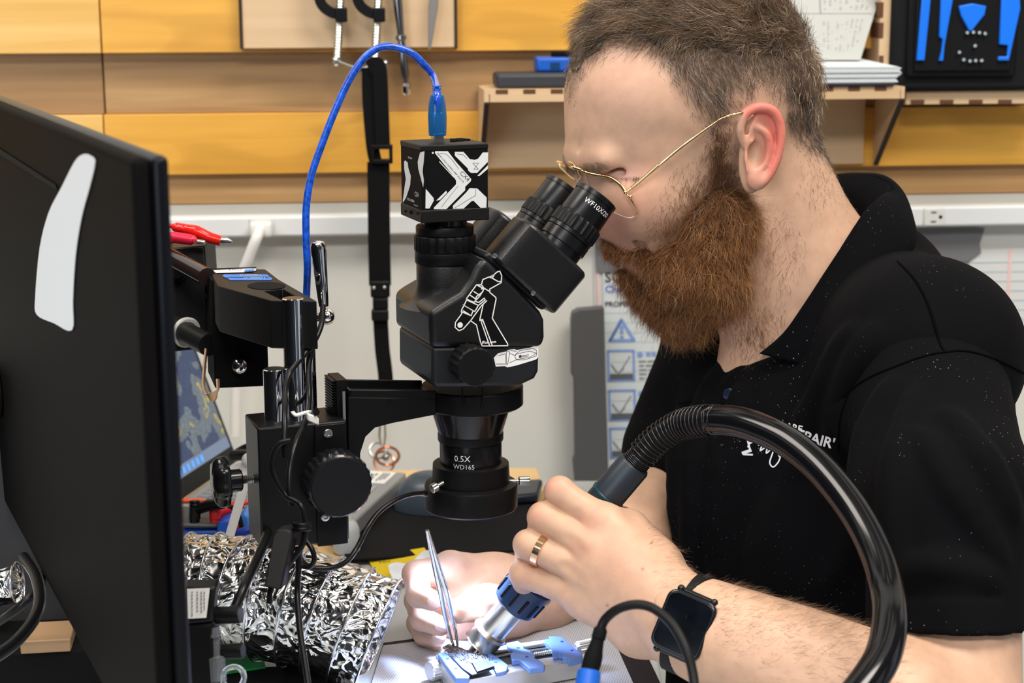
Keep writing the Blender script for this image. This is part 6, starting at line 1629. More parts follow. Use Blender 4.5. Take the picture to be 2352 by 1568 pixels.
C2((1060, 1440, 1.3770), (975, 1462, 1.3637), 11, 8.8, .006); C2((975, 1462, 1.3637), (985, 1480, 1.3472), 8.8, 8.0, .003); C2((985, 1480, 1.3472), (1008, 1480, 1.3356), 8.0, 7.0, .003)
C2((1180, 1400, 1.3637), (1120, 1385, 1.3223), 21, 15, .010); C2((1120, 1385, 1.3223), (1085, 1392, 1.2975), 13.5, 11.5, .005); C2((1085, 1392, 1.2975), (1054, 1402, 1.2826), 11.0, 9.8, .004)
C2((1060, 1335, 1.3157), (1045, 1375, 1.3190), 5, 5, .008, 'sub')
rv, rf = rg.mesh(2)
rg2 = rg
def armcol(v, spots=()):
    c = np.tile(SK, (len(v), 1)); px, py, _ = proj(v)
    n = vnoise(v, 3, 60)*.5+vnoise(v, 9, 150)*.5
    c = c*(1+.05*n)[:, None]
    for (x, y, rx, ry, w) in spots:
        b = w*blob(px, py, x, y, rx, ry); c = c*(1-b[:, None])+np.array((0.60, 0.25, 0.19))*b[:, None]
    return c
lcol = armcol(lv, [(1262, 1115, 30, 24, .4), (1232, 1180, 26, 24, .4), (1350, 1196, 36, 24, .35), (1335, 1262, 30, 20, .3), (1450, 1300, 90, 60, .15), (1215, 1300, 30, 30, .25)])
px_, py_, _ = proj(lv)
for (x, y) in ((1497, 1246), (1395, 1390), (1476, 1306)):
    b = .8*blob(px_, py_, x, y, 3.5, 3.5); lcol = lcol*(1-b[:, None])+np.array((0.30, 0.11, 0.06))*b[:, None]
rcol = armcol(rv, [(955, 1318, 26, 24, .4), (1000, 1385, 18, 18, .35), (1020, 1445, 16, 16, .35), (1050, 1405, 20, 20, .35)])
acol = armcol(av)
# arms under the shirt: shoulders and chest so that the body is whole
lo, hi = bounds([hp(x, y, b) for x in (1500, 2350) for y in (560, 1750) for b in (-560, 560)], .0)
bg = SDF(lo, hi, 0.006); B_ = Sym(bg)
B_.E(1920, 1250, 0, 340, 560, 400, 0, 60); B_.C((1840, 620, 0), (1900, 850, 0), 150, 220, 60); B_.C((2120, 830, -400), (2000, 1000, 0), 130, 240, 60)
bg.cap(hp(2120, 830, -400), pt((2205, 1300, 1.17)), .048, .0445, .02)
bg.cap(mir(hp(2120, 830, -400)), pt((1590, 1120, 1.53)), .046, .044, .02)
bv, bf = bg.mesh(1)
V = [hv, lv, av, rv, bv]; FF_ = [hf, lf, af, rf, bf]; CC = [col, lcol, acol, rcol, armcol(bv)]
off = 0; F2 = []
for v, f in zip(V, FF_): F2.append(f+off); off += len(v)
person = fast_part('person', np.concatenate(V), np.concatenate(F2), SKIN, None, np.concatenate(CC), loc=Vector((0.32, 1.35, DESK)),
                   label='bearded person in a black polo shirt looking into the microscope', cat='person')
# finger nails of the right hand and ring
def nail(g_, px, py, ux, uy, L_, W_):
    c = g_.hit(px, py, 1.1, 1.45)
    if c is None: return
    n = g_.normal(c); ex = (CR*ux-CU*uy); ex = (ex-n*ex.dot(n)).normalized(); ey = n.cross(ex)
    m = M(); k = 14; vs = []
    for j, (s_, hh_) in enumerate(((1, -.0006), (.9, .0002), (.5, .0006), (0.01, .0008))):
        for i in range(k):
            an = 2*math.pi*i/k; vs.append(c+ex*(math.cos(an)*L_*s_)+ey*(math.sin(an)*W_*s_)-n*(.0018*(math.sin(an)*s_)**2)+n*hh_)
    fs = [(j*k+i, j*k+(i+1) % k, (j+1)*k+(i+1) % k, (j+1)*k+i) for j in range(3) for i in range(k)]
    m.add(vs, fs); part('fingernail', m, mat('nail', (0.80, 0.52, 0.45), 0.22), person, smooth=80)
nail(rg, 998, 1382, .85, .5, .0058, .0044); nail(rg, 1014, 1440, .9, .4, .0055, .0042); nail(rg, 1006, 1464, .95, .25, .0048, .0036)

# ============================================================ shirt
CLOTH = mat('black_pique', (0.0065, 0.0065, 0.0078), 0.9, bump=0.5, bscale=1400, spec=0.12, sheen=0.006, bdist=0.0004)
nt = CLOTH.node_tree; vo = nt.nodes.new('ShaderNodeTexVoronoi'); vo.inputs['Scale'].default_value = 260; tc = nt.nodes.new('ShaderNodeTexCoord')
nz_ = nt.nodes.new('ShaderNodeTexNoise'); nz_.inputs['Scale'].default_value = 14; mrr = nt.nodes.new('ShaderNodeMapRange'); mrr.inputs[1].default_value = .4; mrr.inputs[2].default_value = .75; mrr.inputs[3].default_value = .0; mrr.inputs[4].default_value = .14
lt = nt.nodes.new('ShaderNodeMath'); lt.operation = 'LESS_THAN'; mxl = nt.nodes.new('ShaderNodeMix'); mxl.data_type = 'RGBA'; mxl.inputs[6].default_value = (0.0032, 0.0032, 0.0040, 1); mxl.inputs[7].default_value = (0.22, 0.23, 0.25, 1)
nt.links.new(tc.outputs['Object'], vo.inputs['Vector']); nt.links.new(tc.outputs['Object'], nz_.inputs['Vector']); nt.links.new(nz_.outputs['Fac'], mrr.inputs[0]); nt.links.new(vo.outputs['Distance'], lt.inputs[0]); nt.links.new(mrr.outputs[0], lt.inputs[1])
nt.links.new(lt.outputs[0], mxl.inputs[0]); nt.links.new(mxl.outputs[2], nt.nodes['Principled BSDF'].inputs['Base Color'])   # lint
lo, hi = bounds([hp(x, y, b) for x in (1440, 2460) for y in (380, 1700) for b in (-620, 620)], .0)
tg = SDF(lo, hi, 0.0030); T = Sym(tg)
T.E(1915, 1270, 0, 405, 640, 455, 2, 60)
T.E(1900, 960, 0, 330, 300, 330, 0, 80)
T.C((2125, 815, -415), (2010, 1000, 0), 200, 300, 80)
T.C((2125, 815, -415), (1985, 690, 0), 190, 175, 90)
T.C((1985, 690, 0), (2060, 900, 0), 175, 260, 90)
T.C((1640, 1050, 0), (1620, 1600, 0), 95, 100, 60)
tg.cap(mir(hp(2120, 830, -400)), pt((1572, 1040, 1.52)), .062, .056, .03)            # far sleeve
# opening for the neck
T.C((1860, 420, 0), (1850, 600, 0), 180, 186, 14, 'sub'); T.C((1850, 600, 0), (1745, 800, 0), 184, 60, 14, 'sub')
# folds
for pts, r in (([(1960, 760), (1900, 860), (1850, 980), (1830, 1080)], .004), ([(2010, 760), (1960, 850), (1925, 960), (1915, 1060)], .004), ([(1640, 860), (1600, 980), (1590, 1150), (1585, 1350)], .005),
               ([(1700, 900), (1665, 1050), (1650, 1220), (1640, 1400)], .0045), ([(1580, 900), (1555, 1020), (1550, 1200)], .004), ([(1770, 1150), (1740, 1280), (1730, 1420)], .004), ([(1990, 1100), (1960, 1220), (1900, 1340)], .004)):
    q = [tg.hit(*p) for p in pts]; q = [x for x in q if x is not None]
    if len(q) > 2: tg.path([Vector(x)+CF*.0005 for x in q], [.0005]+[r]*(len(q)-2)+[.0005], .016)
# button placket
q = [tg.hit(*p) for p in ((1700, 850), (1650, 905), (1640, 1000), (1652, 1080))]; q = [x for x in q if x is not None]
if len(q) > 2: tg.path(q, [.0022]*len(q), .004)
tv, tf = tg.mesh(2)
# near sleeve
lo, hi = bounds([P(1880, 640, 1.15), P(2460, 640, 1.30), P(1880, 1560, 1.04), P(2460, 1560, 1.25)], .01)
sg = SDF(lo, hi, 0.0026)
sa, sb_, sc_ = hp(2120, 830, -430), pt((2178, 1150, 1.185)), pt((2176, 1640, 1.140))
sg.cap(sa, sb_, .0590, .0560, .02); sg.cap(sb_, sc_, .0560, .0540, .02)
sg.cap(sa, hp(2060, 900, -380), .057, .06, .02)
for pts, r in (([(2050, 880), (1990, 1000), (1975, 1150), (2000, 1300)], .005), ([(2100, 900), (2060, 1040), (2050, 1200), (2075, 1330)], .0045), ([(2180, 950), (2260, 1050), (2330, 1180)], .0045), ([(2120, 1000), (2200, 1130), (2300, 1280)], .004),
               ([(2040, 1330), (2150, 1300), (2280, 1330)], .003)):
    q = [sg.hit(*p) for p in pts]; q = [x for x in q if x is not None]
    if len(q) > 2: sg.path([Vector(x)+CF*.0005 for x in q], [.0005]+[r]*(len(q)-2)+[.0005], .014)
for dy, rr in ((-38, .0014),):
    q = [sg.hit(x, 1408+dy) for x in (2030, 2080, 2140, 2200, 2260, 2310)]; q = [x for x in q if x is not None]
    if len(q) > 2: sg.path(q, [rr]*len(q), .002, 'sub')
# cut the hem
hem = P(2190, 1436, 1.15); hn = (CU*-1+CR*-.01).normalized()
X, Y, Zg = [sg.lo[i]+sg.h*np.arange(sg.n[i]) for i in range(3)]
pl_ = ((X-hem.x)*hn.x)[:, None, None]+((Y-hem.y)*hn.y)[None, :, None]+((Zg-hem.z)*hn.z)[None, None, :]
sg.g = np.maximum(sg.g, pl_.astype(np.float32))
# hollow the sleeve so that its edge reads as cloth round the arm
sg.cap(pt((2177, 1410, 1.163)), pt((2176, 1640, 1.140)), .0500, .0500, .002, 'sub')
sv, sf = sg.mesh(2)
V = [tv, sv]; F2 = [tf, sf+len(tv)]
shirt = fast_part('polo_shirt', np.concatenate(V), np.concatenate(F2), CLOTH, person, label='black polo shirt with lint specks')
# seams of the yoke and the sleeve
def surf(px, py, out=.0004):
    best = None
    for g_ in (tg, sg):
        q = g_.hit(px, py, 0.95, 1.7, out)
        if q is not None and (best is None or (q-CAM).dot(CF) < (best-CAM).dot(CF)): best = q
    return best
def seam(pts, r=.0009):
    q = [surf(x, y) for x, y in [tuple(v)[:2] for v in catmull([Vector((x, y, 0)) for x, y in pts], 6)]]; q = [x for x in q if x is not None]
    if len(q) > 2: part('seam', M().tube(q, r, 8), mat('seam_black', (0.003, 0.003, 0.004), 0.9, spec=.1), shirt, smooth=80)
seam([(2062, 600), (2100, 640), (2128, 690), (2148, 750), (2160, 790), (2171, 808)])
seam([(1935, 910), (1990, 870), (2060, 840), (2120, 818), (2171, 808), (2220, 806), (2280, 822), (2340, 850), (2400, 890)])
seam([(1955, 890), (1930, 960), (1925, 1040)], .0007)
# collar: one leaf folded over, from behind the neck to its point
rows = [((1918, 412, 150), (1922, 402, 160)), ((1960, 410, 70), (1968, 399, 80)), ((2012, 416, 0), (2030, 405, -10)), ((2041, 440, -70), (2072, 440, -90)), ((2022, 452, -130), (2096, 500, -170)), ((1992, 482, -172), (2103, 556, -225)),
        ((1948, 545, -196), (2075, 600, -248)), ((1900, 618, -200), (2020, 665, -262)), ((1850, 695, -190), (1965, 735, -262)), ((1800, 765, -160), (1925, 800, -250)), ((1745, 812, -118), (1903, 852, -236))]
nr = len(rows); A_ = catmull([hp(*r[0]) for r in rows], 6); B2 = catmull([hp(*r[1]) for r in rows], 6); vs = []; fs = []; K = 8
for i in range(len(A_)):
    for j in range(K+1):
        t_ = j/K; p = A_[i].lerp(B2[i], t_)-CF*(.006*math.sin(math.pi*t_)) ; vs.append(p)
for i in range(len(A_)-1):
    for j in range(K): fs.append((i*(K+1)+j, (i+1)*(K+1)+j, (i+1)*(K+1)+j+1, i*(K+1)+j+1))
o = part('collar', (vs, fs), CLOTH, shirt, smooth=80); md_ = o.modifiers.new('solid', 'SOLIDIFY'); md_.thickness = .0024; md_.offset = 0
# inner stand of the collar, going round the back and the far side
ins = [((1925, 408, 120), (1900, 480, 110)), ((1985, 402, 30), (1965, 500, 0)), ((2045, 425, -60), (2000, 540, -80)), ((2030, 455, -120), (1985, 600, -150)), ((1990, 486, -165), (1960, 640, -190)), ((1900, 622, -192), (1900, 720, -200)), ((1800, 768, -150), (1830, 830, -170))]
A_ = catmull([hp(*r[0]) for r in ins], 6); B2 = catmull([hp(*r[1]) for r in ins], 6); vs = []; fs = []
for i in range(len(A_)): vs += [A_[i], A_[i].lerp(B2[i], .5), B2[i]]
for i in range(len(A_)-1):
    for j in (0, 1): fs.append((i*3+j, (i+1)*3+j, (i+1)*3+j+1, i*3+j+1))
o = part('collar_stand', (vs, fs), CLOTH, shirt, smooth=80); md_ = o.modifiers.new('solid', 'SOLIDIFY'); md_.thickness = .0022
far = [((1700, 690, 150), (1640, 700, 190)), ((1690, 760, 110), (1600, 770, 150)), ((1700, 835, 40), (1570, 850, 100)), ((1690, 900, 0), (1560, 930, 60))]
A_ = catmull([hp(*r[0]) for r in far], 5); B2 = catmull([hp(*r[1]) for r in far], 5); vs = []; fs = []
for i in range(len(A_)): vs += [A_[i], A_[i].lerp(B2[i], .5)-CF*.008, B2[i]]
for i in range(len(A_)-1):
    for j in (0, 1): fs.append((i*3+j, (i+1)*3+j, (i+1)*3+j+1, i*3+j+1))
o = part('far_collar', (vs, fs), CLOTH, shirt, smooth=80); md_ = o.modifiers.new('solid', 'SOLIDIFY'); md_.thickness = .003
q = surf(1673, 905)
if q is not None: part('button', M().lathe(q-CF*.001, -CF, [(0, .0045), (.0012, .0048), (.0018, .0040), (.0014, .0030), (.0012, .0004)], 24), mat('button_navy', (0.01, 0.015, 0.04), .15), shirt)
# embroidery, partly behind the hose
EMB = mat('embroidery', (0.75, 0.75, 0.78), 0.7)
def on_shirt(pts): 
    out = []
    for x, y in pts:
        q = surf(x, y, .0008)
        if q is None: return None
        out.append(q)
    return out
g = M()
def etext(s_, x0, y0, size, ang, bold=True, shear=0.0):
    vs2, fs2 = text2d(s_, size, 'LEFT', bold); ca_, sa_ = math.cos(ang), math.sin(ang)
    w = on_shirt([(x0+(x+y*shear)*ca_+y*sa_, y0+(x+y*shear)*sa_-y*ca_) for x, y in vs2])
    if w: g.add(w, fs2)
etext('REPAIR\'', 1808, 1002, 33, .26); etext('WE ARE', 1764, 976, 22, .22)
g2_ = g
part('embroidered_words', g, EMB, shirt)
g = M()
def estroke(pts, w):
    for q in stroke(pts, w):
        o_ = on_shirt(q)
        if o_: g.add(o_, [(0, 1, 2, 3)])
def smooth2(pts, n=5): return [(v.x, v.y) for v in catmull([Vector((x, y, 0)) for x, y in pts], n)]
estroke(smooth2([(1742, 1022), (1752, 1018), (1746, 1034), (1756, 1028), (1764, 1022), (1760, 1040), (1772, 1030), (1780, 1024), (1774, 1042), (1768, 1062), (1776, 1072), (1788, 1060), (1796, 1040), (1808, 1036), (1814, 1044), (1824, 1042)]), 3.0)
estroke(smooth2([(1796, 1040), (1788, 1036), (1790, 1048), (1800, 1044)]), 2.6)
part('embroidered_script', g, EMB, shirt)
g = M()
estroke([(1716, 1006), (1722, 1030)], 4); estroke([(1728, 1004), (1718, 1026)], 3.5); estroke([(1706, 1040), (1724, 1034)], 7); estroke([(1722, 1018), (1730, 1014)], 3); estroke([(1708, 1043), (1728, 1044)], 4)
estroke(smooth2([(1726, 962), (1734, 957), (1742, 960)]), 4)
part('embroidered_emblem', g, EMB, shirt)

# ============================================================ ring, watch, glasses
e = empty('finger_ring', pt((1225, 1260, 1.21)), 'gold wedding ring on the left hand holding the hot air gun', 'ring')
fa, fb = pt(fing['ring'][0]), pt(fing['ring'][1]); fd = (fb-fa).normalized(); rc_ = fa+(fb-fa)*.80
part('band', M().lathe(rc_-fd*.0028, fd, [(0, .0113), (.0004, .0119), (.0052, .0119), (.0056, .0113), (.0052, .0107), (.0004, .0107), (0, .0113)], 56, caps=False), mat('rose_gold', (0.85, 0.58, 0.36), 0.16, 1.0), e, smooth=50)

wc = pt((1600, 1440, 1.1555)); adir = (pt((1640, 1457, 1.150))-pt((1570, 1426, 1.159))).normalized()
watch = empty('wrist_watch', wc, 'black square smart watch with a dark screen on the left wrist', 'watch')
wn = (-CF+CU*.10-CR*.10); wn = (wn-adir*wn.dot(adir)).normalized(); ws_ = adir.cross(wn).normalized()
if ws_.dot(CU) < 0: ws_ = -ws_
bc = wc+wn*.0315; ax1 = (adir*1.0).normalized(); 
def rr_poly(c, ex_, ey_, w, h_, r, n=6):
    out = []
    for (sx, sy_) in ((1, 1), (-1, 1), (-1, -1), (1, -1)):
        a0 = {(1, 1): 0, (-1, 1): 90, (-1, -1): 180, (1, -1): 270}[(sx, sy_)]
        for i in range(n+1):
            an = math.radians(a0+90*i/n); out.append(c+ex_*(sx*(w-r)+r*math.cos(an))+ey_*(sy_*(h_-r)+r*math.sin(an)))
    return out
WB = mat('watch_black', (0.008, 0.008, 0.010), 0.18)
part('watch_body', M().prism(rr_poly(bc-wn*.0045, ax1, ws_, .0178, .0205, .0070), wn*.0095), WB, watch, bevel=.0016, seg=3)
sc_o = part('screen', M().prism(rr_poly(bc+wn*.0048, ax1, ws_, .0158, .0184, .0056), wn*.0007), mat('watch_glass', (0.002, 0.003, 0.005), 0.08, spec=.25, vary=.9, vscale=60), watch, bevel=.0004)
for s_ in (1, -1):
    lc_ = bc+ws_*(s_*.0212)-wn*.003
    part('lug', M().cyl(lc_-ax1*.0118, lc_+ax1*.0118, .0016, n=16), WB, watch)
    for q in (-1, 1): part('lug_screw', M().sphere(lc_+ax1*(q*.0122)+wn*.001, .0026, 14), WB, watch)
strap_pts = []
for i in range(49):
    an = math.radians(28+ (360-56)*i/48)
    strap_pts.append(wc+wn*(math.cos(an)*.0335)+ws_*(math.sin(an)*.0345))
g = M()
vs = []; fs = []
for p in strap_pts:
    d = (p-wc).normalized(); vs += [p+ax1*.0105+d*.0004, p-ax1*.0105+d*.0004, p-ax1*.0105-d*.0012, p+ax1*.0105-d*.0012]
for i in range(48):
    for k in range(4): fs.append((i*4+k, i*4+(k+1) % 4, (i+1)*4+(k+1) % 4, (i+1)*4+k))
g.add(vs, fs+[(3, 2, 1, 0), (192, 193, 194, 195)]); part('strap', g, mat('strap_black', (0.010, 0.010, 0.011), .6), watch)

GOLDM = mat('gold_wire', (0.90, 0.62, 0.30), 0.15, 1.0)
glasses = empty('eyeglasses', hp(1437, 442, -150), 'thin gold wire eyeglasses worn above the eyepieces', 'glasses')
def clear(x, y, b, gap=.0035):
    p = hp(x, y, b); q = hg.hit(x, y, 1.1, 1.5)
    if q is None or x > 1705: return p
    dq = (q-CAM).dot(CF)-gap; return P(x, y, min((p-CAM).dot(CF), dq))
def gl(pts, r, name, sub=8, m_=GOLDM, par=None): return part(name, M().tube(catmull([clear(*p) for p in pts], sub), r, 10), m_, par or glasses, smooth=80)
lens_near = [(1346, 398, -36), (1372, 402, -70), (1402, 408, -100), (1425, 424, -125), (1437, 442, -140), (1452, 462, -140), (1464, 487, -136), (1458, 497, -128), (1438, 499, -112), (1405, 484, -84), (1376, 456, -56), (1352, 425, -38)]
lens_far = [(1283, 373, 130), (1296, 376, 110), (1310, 384, 80), (1322, 396, 50), (1327, 408, 40), (1330, 418, 38), (1322, 414, 50), (1308, 405, 80), (1296, 394, 105), (1286, 384, 125)]
gl([(1437, 442, -150), (1425, 424, -135), (1402, 408, -104), (1372, 402, -74), (1346, 396, -40), (1330, 388, -10), (1312, 383, 40), (1296, 377, 100), (1281, 372, 140)], .0014, 'brow_bar')
gl([(1437, 442, -142), (1452, 462, -142), (1464, 487, -138), (1458, 497, -130)], .0006, 'lower_rim')
gl([(1283, 373, 132), (1290, 385, 118), (1306, 402, 84), (1320, 412, 52)], .0006, 'lower_rim')
for _nm, _pp in (('lens_edge', lens_near), ('lens_edge', lens_far)): part(_nm, M().tube(catmull([clear(*p) for p in _pp], 5, closed=True), .00035, 8, closed=True), mat('lens_edge', (0.62, 0.56, 0.50), .1, .5), glasses, smooth=80)
gl([(1326, 390, 10), (1330, 400, 12), (1334, 406, 14), (1330, 412, 18)], .0007, 'nose_pad_arm')
gl([(1306, 372, 60), (1313, 374, 50), (1322, 384, 30)], .0008, 'nose_pad_arm')
LENS = mat('lens_glass', (0.95, 0.93, 0.92), 0.03, trans=1.0, ior=1.08, alpha=0.35)
for nm, q in (('lens', lens_near), ('lens', lens_far)):
    cc = catmull([clear(*p) for p in q], 3, closed=True); ce = sum((Vector(c) for c in cc), Vector())/len(cc)
    m = M(); m.add([ce]+cc, [(0, i+1, (i+1) % len(cc)+1) for i in range(len(cc))]); part(nm, m, LENS, glasses, smooth=80)
tp = [(1437, 442, -152), (1480, 408, -172), (1530, 366, -196), (1580, 326, -210), (1640, 283, -216), (1668, 268, -218), (1700, 260, -222), (1735, 262, -214), (1765, 300, -200)]
gl(tp, .0010, 'temple'); gl([(1450, 432, -158), (1480, 407, -173), (1512, 378, -188)], .0013, 'hinge_sleeve')
for x, y, b in ((1437, 442, -151), (1448, 452, -146)): part('hinge_screw', M().sphere(clear(x, y, b, .004), .0017, 12), GOLDM, glasses)
# ============================================================ HAIR
rng = np.random.default_rng(7)
def hair_mat(name, rough=0.42):
    return vcol_mat(name, rough, spec=0.35, vary=0.0)
HM = hair_mat('hair_strands')
def grow(roots, nrm, dirs, length, lift, curl, cols, rad=0.00012, K=5, gravity=0.0, freq=120.0):
    """strands as thin three sided tubes; everything (n,...) arrays. returns v, f, col"""
    n = len(roots); p = roots.copy(); P_ = [p.copy()]
    ph = rng.uniform(0, 6.28, n); bt = np.cross(dirs, nrm); bt /= np.maximum(np.linalg.norm(bt, axis=1), 1e-9)[:, None]
    jit = rng.normal(0, .22, (n, 3))
    w_ = rng.uniform(1.5, 4.5, n)
    for k in range(K):
        t_ = (k+.5)/K
        d = dirs+nrm*(lift*(1-t_*.8))[:, None]+bt*(curl*np.sin(ph+t_*w_))[:, None]+nrm*(curl*.6*np.cos(ph+t_*w_*.8))[:, None]+jit
        d[:, 2] -= gravity*t_
        fn = np.stack([vnoise(p, s_, freq) for s_ in (31, 37, 41)], 1)
        d = d+fn*.55
        d /= np.linalg.norm(d, axis=1)[:, None]
        p = p+d*(length/K)[:, None]; P_.append(p.copy())
    P_ = np.stack(P_, 1)                                # n, K+1, 3
    T_ = np.gradient(P_, axis=1); T_ /= np.maximum(np.linalg.norm(T_, axis=2), 1e-12)[..., None]
    x = np.cross(T_, np.array([0.3, 0.9, 0.3])); x /= np.maximum(np.linalg.norm(x, axis=2), 1e-9)[..., None]; y = np.cross(T_, x)
    r = rad*np.linspace(1, .25, K+1)[None, :, None, None]*np.ones((n, 1, 1, 1))
    an = np.array([0, 2.0944, 4.18879])
    ringv = P_[:, :, None, :]+r*(np.cos(an)[None, None, :, None]*x[:, :, None, :]+np.sin(an)[None, None, :, None]*y[:, :, None, :])
    v = ringv.reshape(-1, 3); base = (np.arange(n)*(K+1)*3)[:, None, None]
    k_, j = np.meshgrid(np.arange(K), np.arange(3), indexing='ij')
    q = np.stack([k_*3+j, k_*3+(j+1) % 3, (k_+1)*3+(j+1) % 3, (k_+1)*3+j], -1).reshape(1, -1, 4)
    f = (q+base).reshape(-1, 4)
    return v, f, np.repeat(cols, (K+1)*3, axis=0)
def merge(parts):
    V, F_, C_ = [], [], []; o = 0
    for v, f, c in parts: V.append(v); F_.append(f+o); C_.append(c); o += len(v)
    return np.concatenate(V), np.concatenate(F_), np.concatenate(C_)
def imdir(ex, ey): return np.outer(ex, np.array(CR))-np.outer(ey, np.array(CU))
def tang(d, n): 
    d = d-n*np.sum(d*n, 1)[:, None]; return d/np.maximum(np.linalg.norm(d, axis=1), 1e-9)[:, None]
hn_ = normals(hv, hf)
if np.mean(np.sum(hn_*(hv-np.array(H0)), 1)) < 0: hn_ = -hn_
sidesign = np.sign(((hv-np.array(H0))@np.array(HV)))   # + = far side
def pick(w, n):
    w = np.maximum(w, 0); return rng.choice(len(w), n, p=w/w.sum())
def browns(n, light=.25, grey=.06, base=(0.155, 0.098, 0.062)):
    c = np.array(base)[None, :]*rng.uniform(.55, 1.5, n)[:, None]
    m = rng.random(n) < light; c[m] = np.array((0.36, 0.25, 0.15))*rng.uniform(.7, 1.2, m.sum())[:, None]
    m = rng.random(n) < grey; c[m] = np.array((0.55, 0.50, 0.44))*rng.uniform(.7, 1.1, m.sum())[:, None]
    return c
# thickness of the hair over the scalp (head coordinates of the near side)
frontline = lambda x: piecewise(x, [(1290, 250), (1318, 222), (1345, 165), (1400, 118), (1480, 104), (1510, 142), (1560, 185), (1640, 208), (1740, 205), (1800, 225), (1850, 300), (1905, 370), (2000, 380)])
fl = frontline(hx); notear = (hb_ > -214) | (hy < 225)
fl = fl+14*vnoise(hv, 21, 90)+8*vnoise(hv, 22, 220)
sidef = 1-.62*sstep(hx, 1470, 1540)*sstep(hy, 60, 150)*sstep(1850-hx, 0, 60)
thick = sstep(fl+14-hy, 0, 95)*notear*(hx > 1200)
long_ = sstep(150-hy, 0, 110)*sstep(1880-hx, 0, 120)
off_ = (thick*(28+12*long_)*sidef)*H1
keep = (off_ > .0046) & ~((hy > 165) & (hx < 1370))
idm = -np.ones(len(hv), int); idm[keep] = np.arange(keep.sum())
fk = hf[keep[hf].all(1)]
bump_ = vnoise(hv*np.array([1, 1, 1.3]), 12, 85)*.0026*thick
basev = (hv+hn_*(off_*.80-.0032+bump_)[:, None])[keep]
bc_ = np.tile(np.array((0.060, 0.037, 0.023)), (keep.sum(), 1))
parts_ = [(basev, idm[fk], bc_)]
# long hair on top, swept forward
sel = pick((thick+.12*(fl+20 > hy)*notear)*(.35+long_*1.2)*(hx > 1100), 36000); n = len(sel)
P0 = hv[sel]+hn_[sel]*(off_[sel]*rng.uniform(.35, .85, n))[:, None]
w = sstep(hy[sel]+30*vnoise(P0, 62, 45), 60, 190); fr = sstep(1420-hx[sel], 0, 110)
d = tang(imdir(-1*(1-w)+.30*w-.1*fr, -.05*(1-w)+1.0*w+.55*fr)+np.outer(sidesign[sel]*(.25), np.array(HV))*.8, hn_[sel])
Lh = (.008+.020*long_[sel])*rng.uniform(.6, 1.15, n)*(1-.35*fr)
parts_.append(grow(P0, hn_[sel], d, Lh, np.full(n, .26), np.full(n, .45), browns(n, .22, .07, (0.14, 0.088, 0.055))*(1+.75*vnoise(P0*np.array([.5, .5, 1.6]), 60, 150)+.35*vnoise(P0, 61, 420))[:, None].clip(.25, 2), .00014, 6, .1, 90))
# clipped sides and back
fade = sstep(hl+6-hy, 0, 30)*notear*(1-thick*.6)*(sstep(hb_+222, 0, 4))
sel = pick(fade*(hx > 1250)*(.25+1.2*sstep(hl-hy, 0, 110)), 34000); n = len(sel)
d = tang(imdir(np.full(n, .45), np.full(n, 1.0)), hn_[sel])
dens = sstep(hl[sel]-hy[sel], 0, 120)
Ls = (.0035+.006*dens)*rng.uniform(.7, 1.3, n)
parts_.append(grow(hv[sel]-hn_[sel]*.0002, hn_[sel], d, Ls, np.full(n, .35), np.full(n, .15), browns(n, .12, .10, (0.085, 0.055, 0.038)), .00009, 3, 0, 100))
# wispy edge of the nape and the temple
neckw = blob(hx, hy, 1880, 420, 45, 60)+.3*blob(hx, hy, 1990, 520, 60, 60)*.5
sel = pick(neckw*(hb_ > -200)*(hx > 1815), 1100); n = len(sel)
parts_.append(grow(hv[sel], hn_[sel], tang(imdir(np.full(n, -.2), np.full(n, 1.0)), hn_[sel]), rng.uniform(.003, .007, n), np.full(n, .3), np.full(n, .5), browns(n, .1, 0, (0.08, 0.045, 0.03)), .00007, 4, 0, 200))
v, f, c = merge(parts_)
fast_part('hair', v, f, HM, person, c, label='short brown hair with some grey strands')

# eyebrow, lashes
bw = blob(hx, hy, 1340, 384, 44, 9)+blob(hx, hy, 1392, 372, 26, 6)*.3
sel = pick(bw*(bw > .2), 700); n = len(sel)
a1 = grow(hv[sel], hn_[sel], tang(imdir(np.full(n, .9), np.full(n, .35)), hn_[sel]), rng.uniform(.004, .008, n), np.full(n, .4), np.full(n, .1), browns(n, .3, 0, (0.12, 0.07, 0.04)), .0001, 3)
lw = (np.abs(hy-409+(hx-1440)*.02) < 3.5)*(hx > 1408)*(hx < 1476)*(hb_ > -150)
sel = pick(lw.astype(float), 150); n = len(sel)
a2 = grow(hv[sel], hn_[sel], imdir(rng.uniform(-.6, .2, n), np.full(n, 1.0)), rng.uniform(.004, .0075, n), np.full(n, .6), np.full(n, .1), np.tile((0.03, 0.02, 0.015), (n, 1)), .00011, 4, -.5)
v, f, c = merge([a1, a2]); fast_part('eyebrows', v, f, HM, person, c)

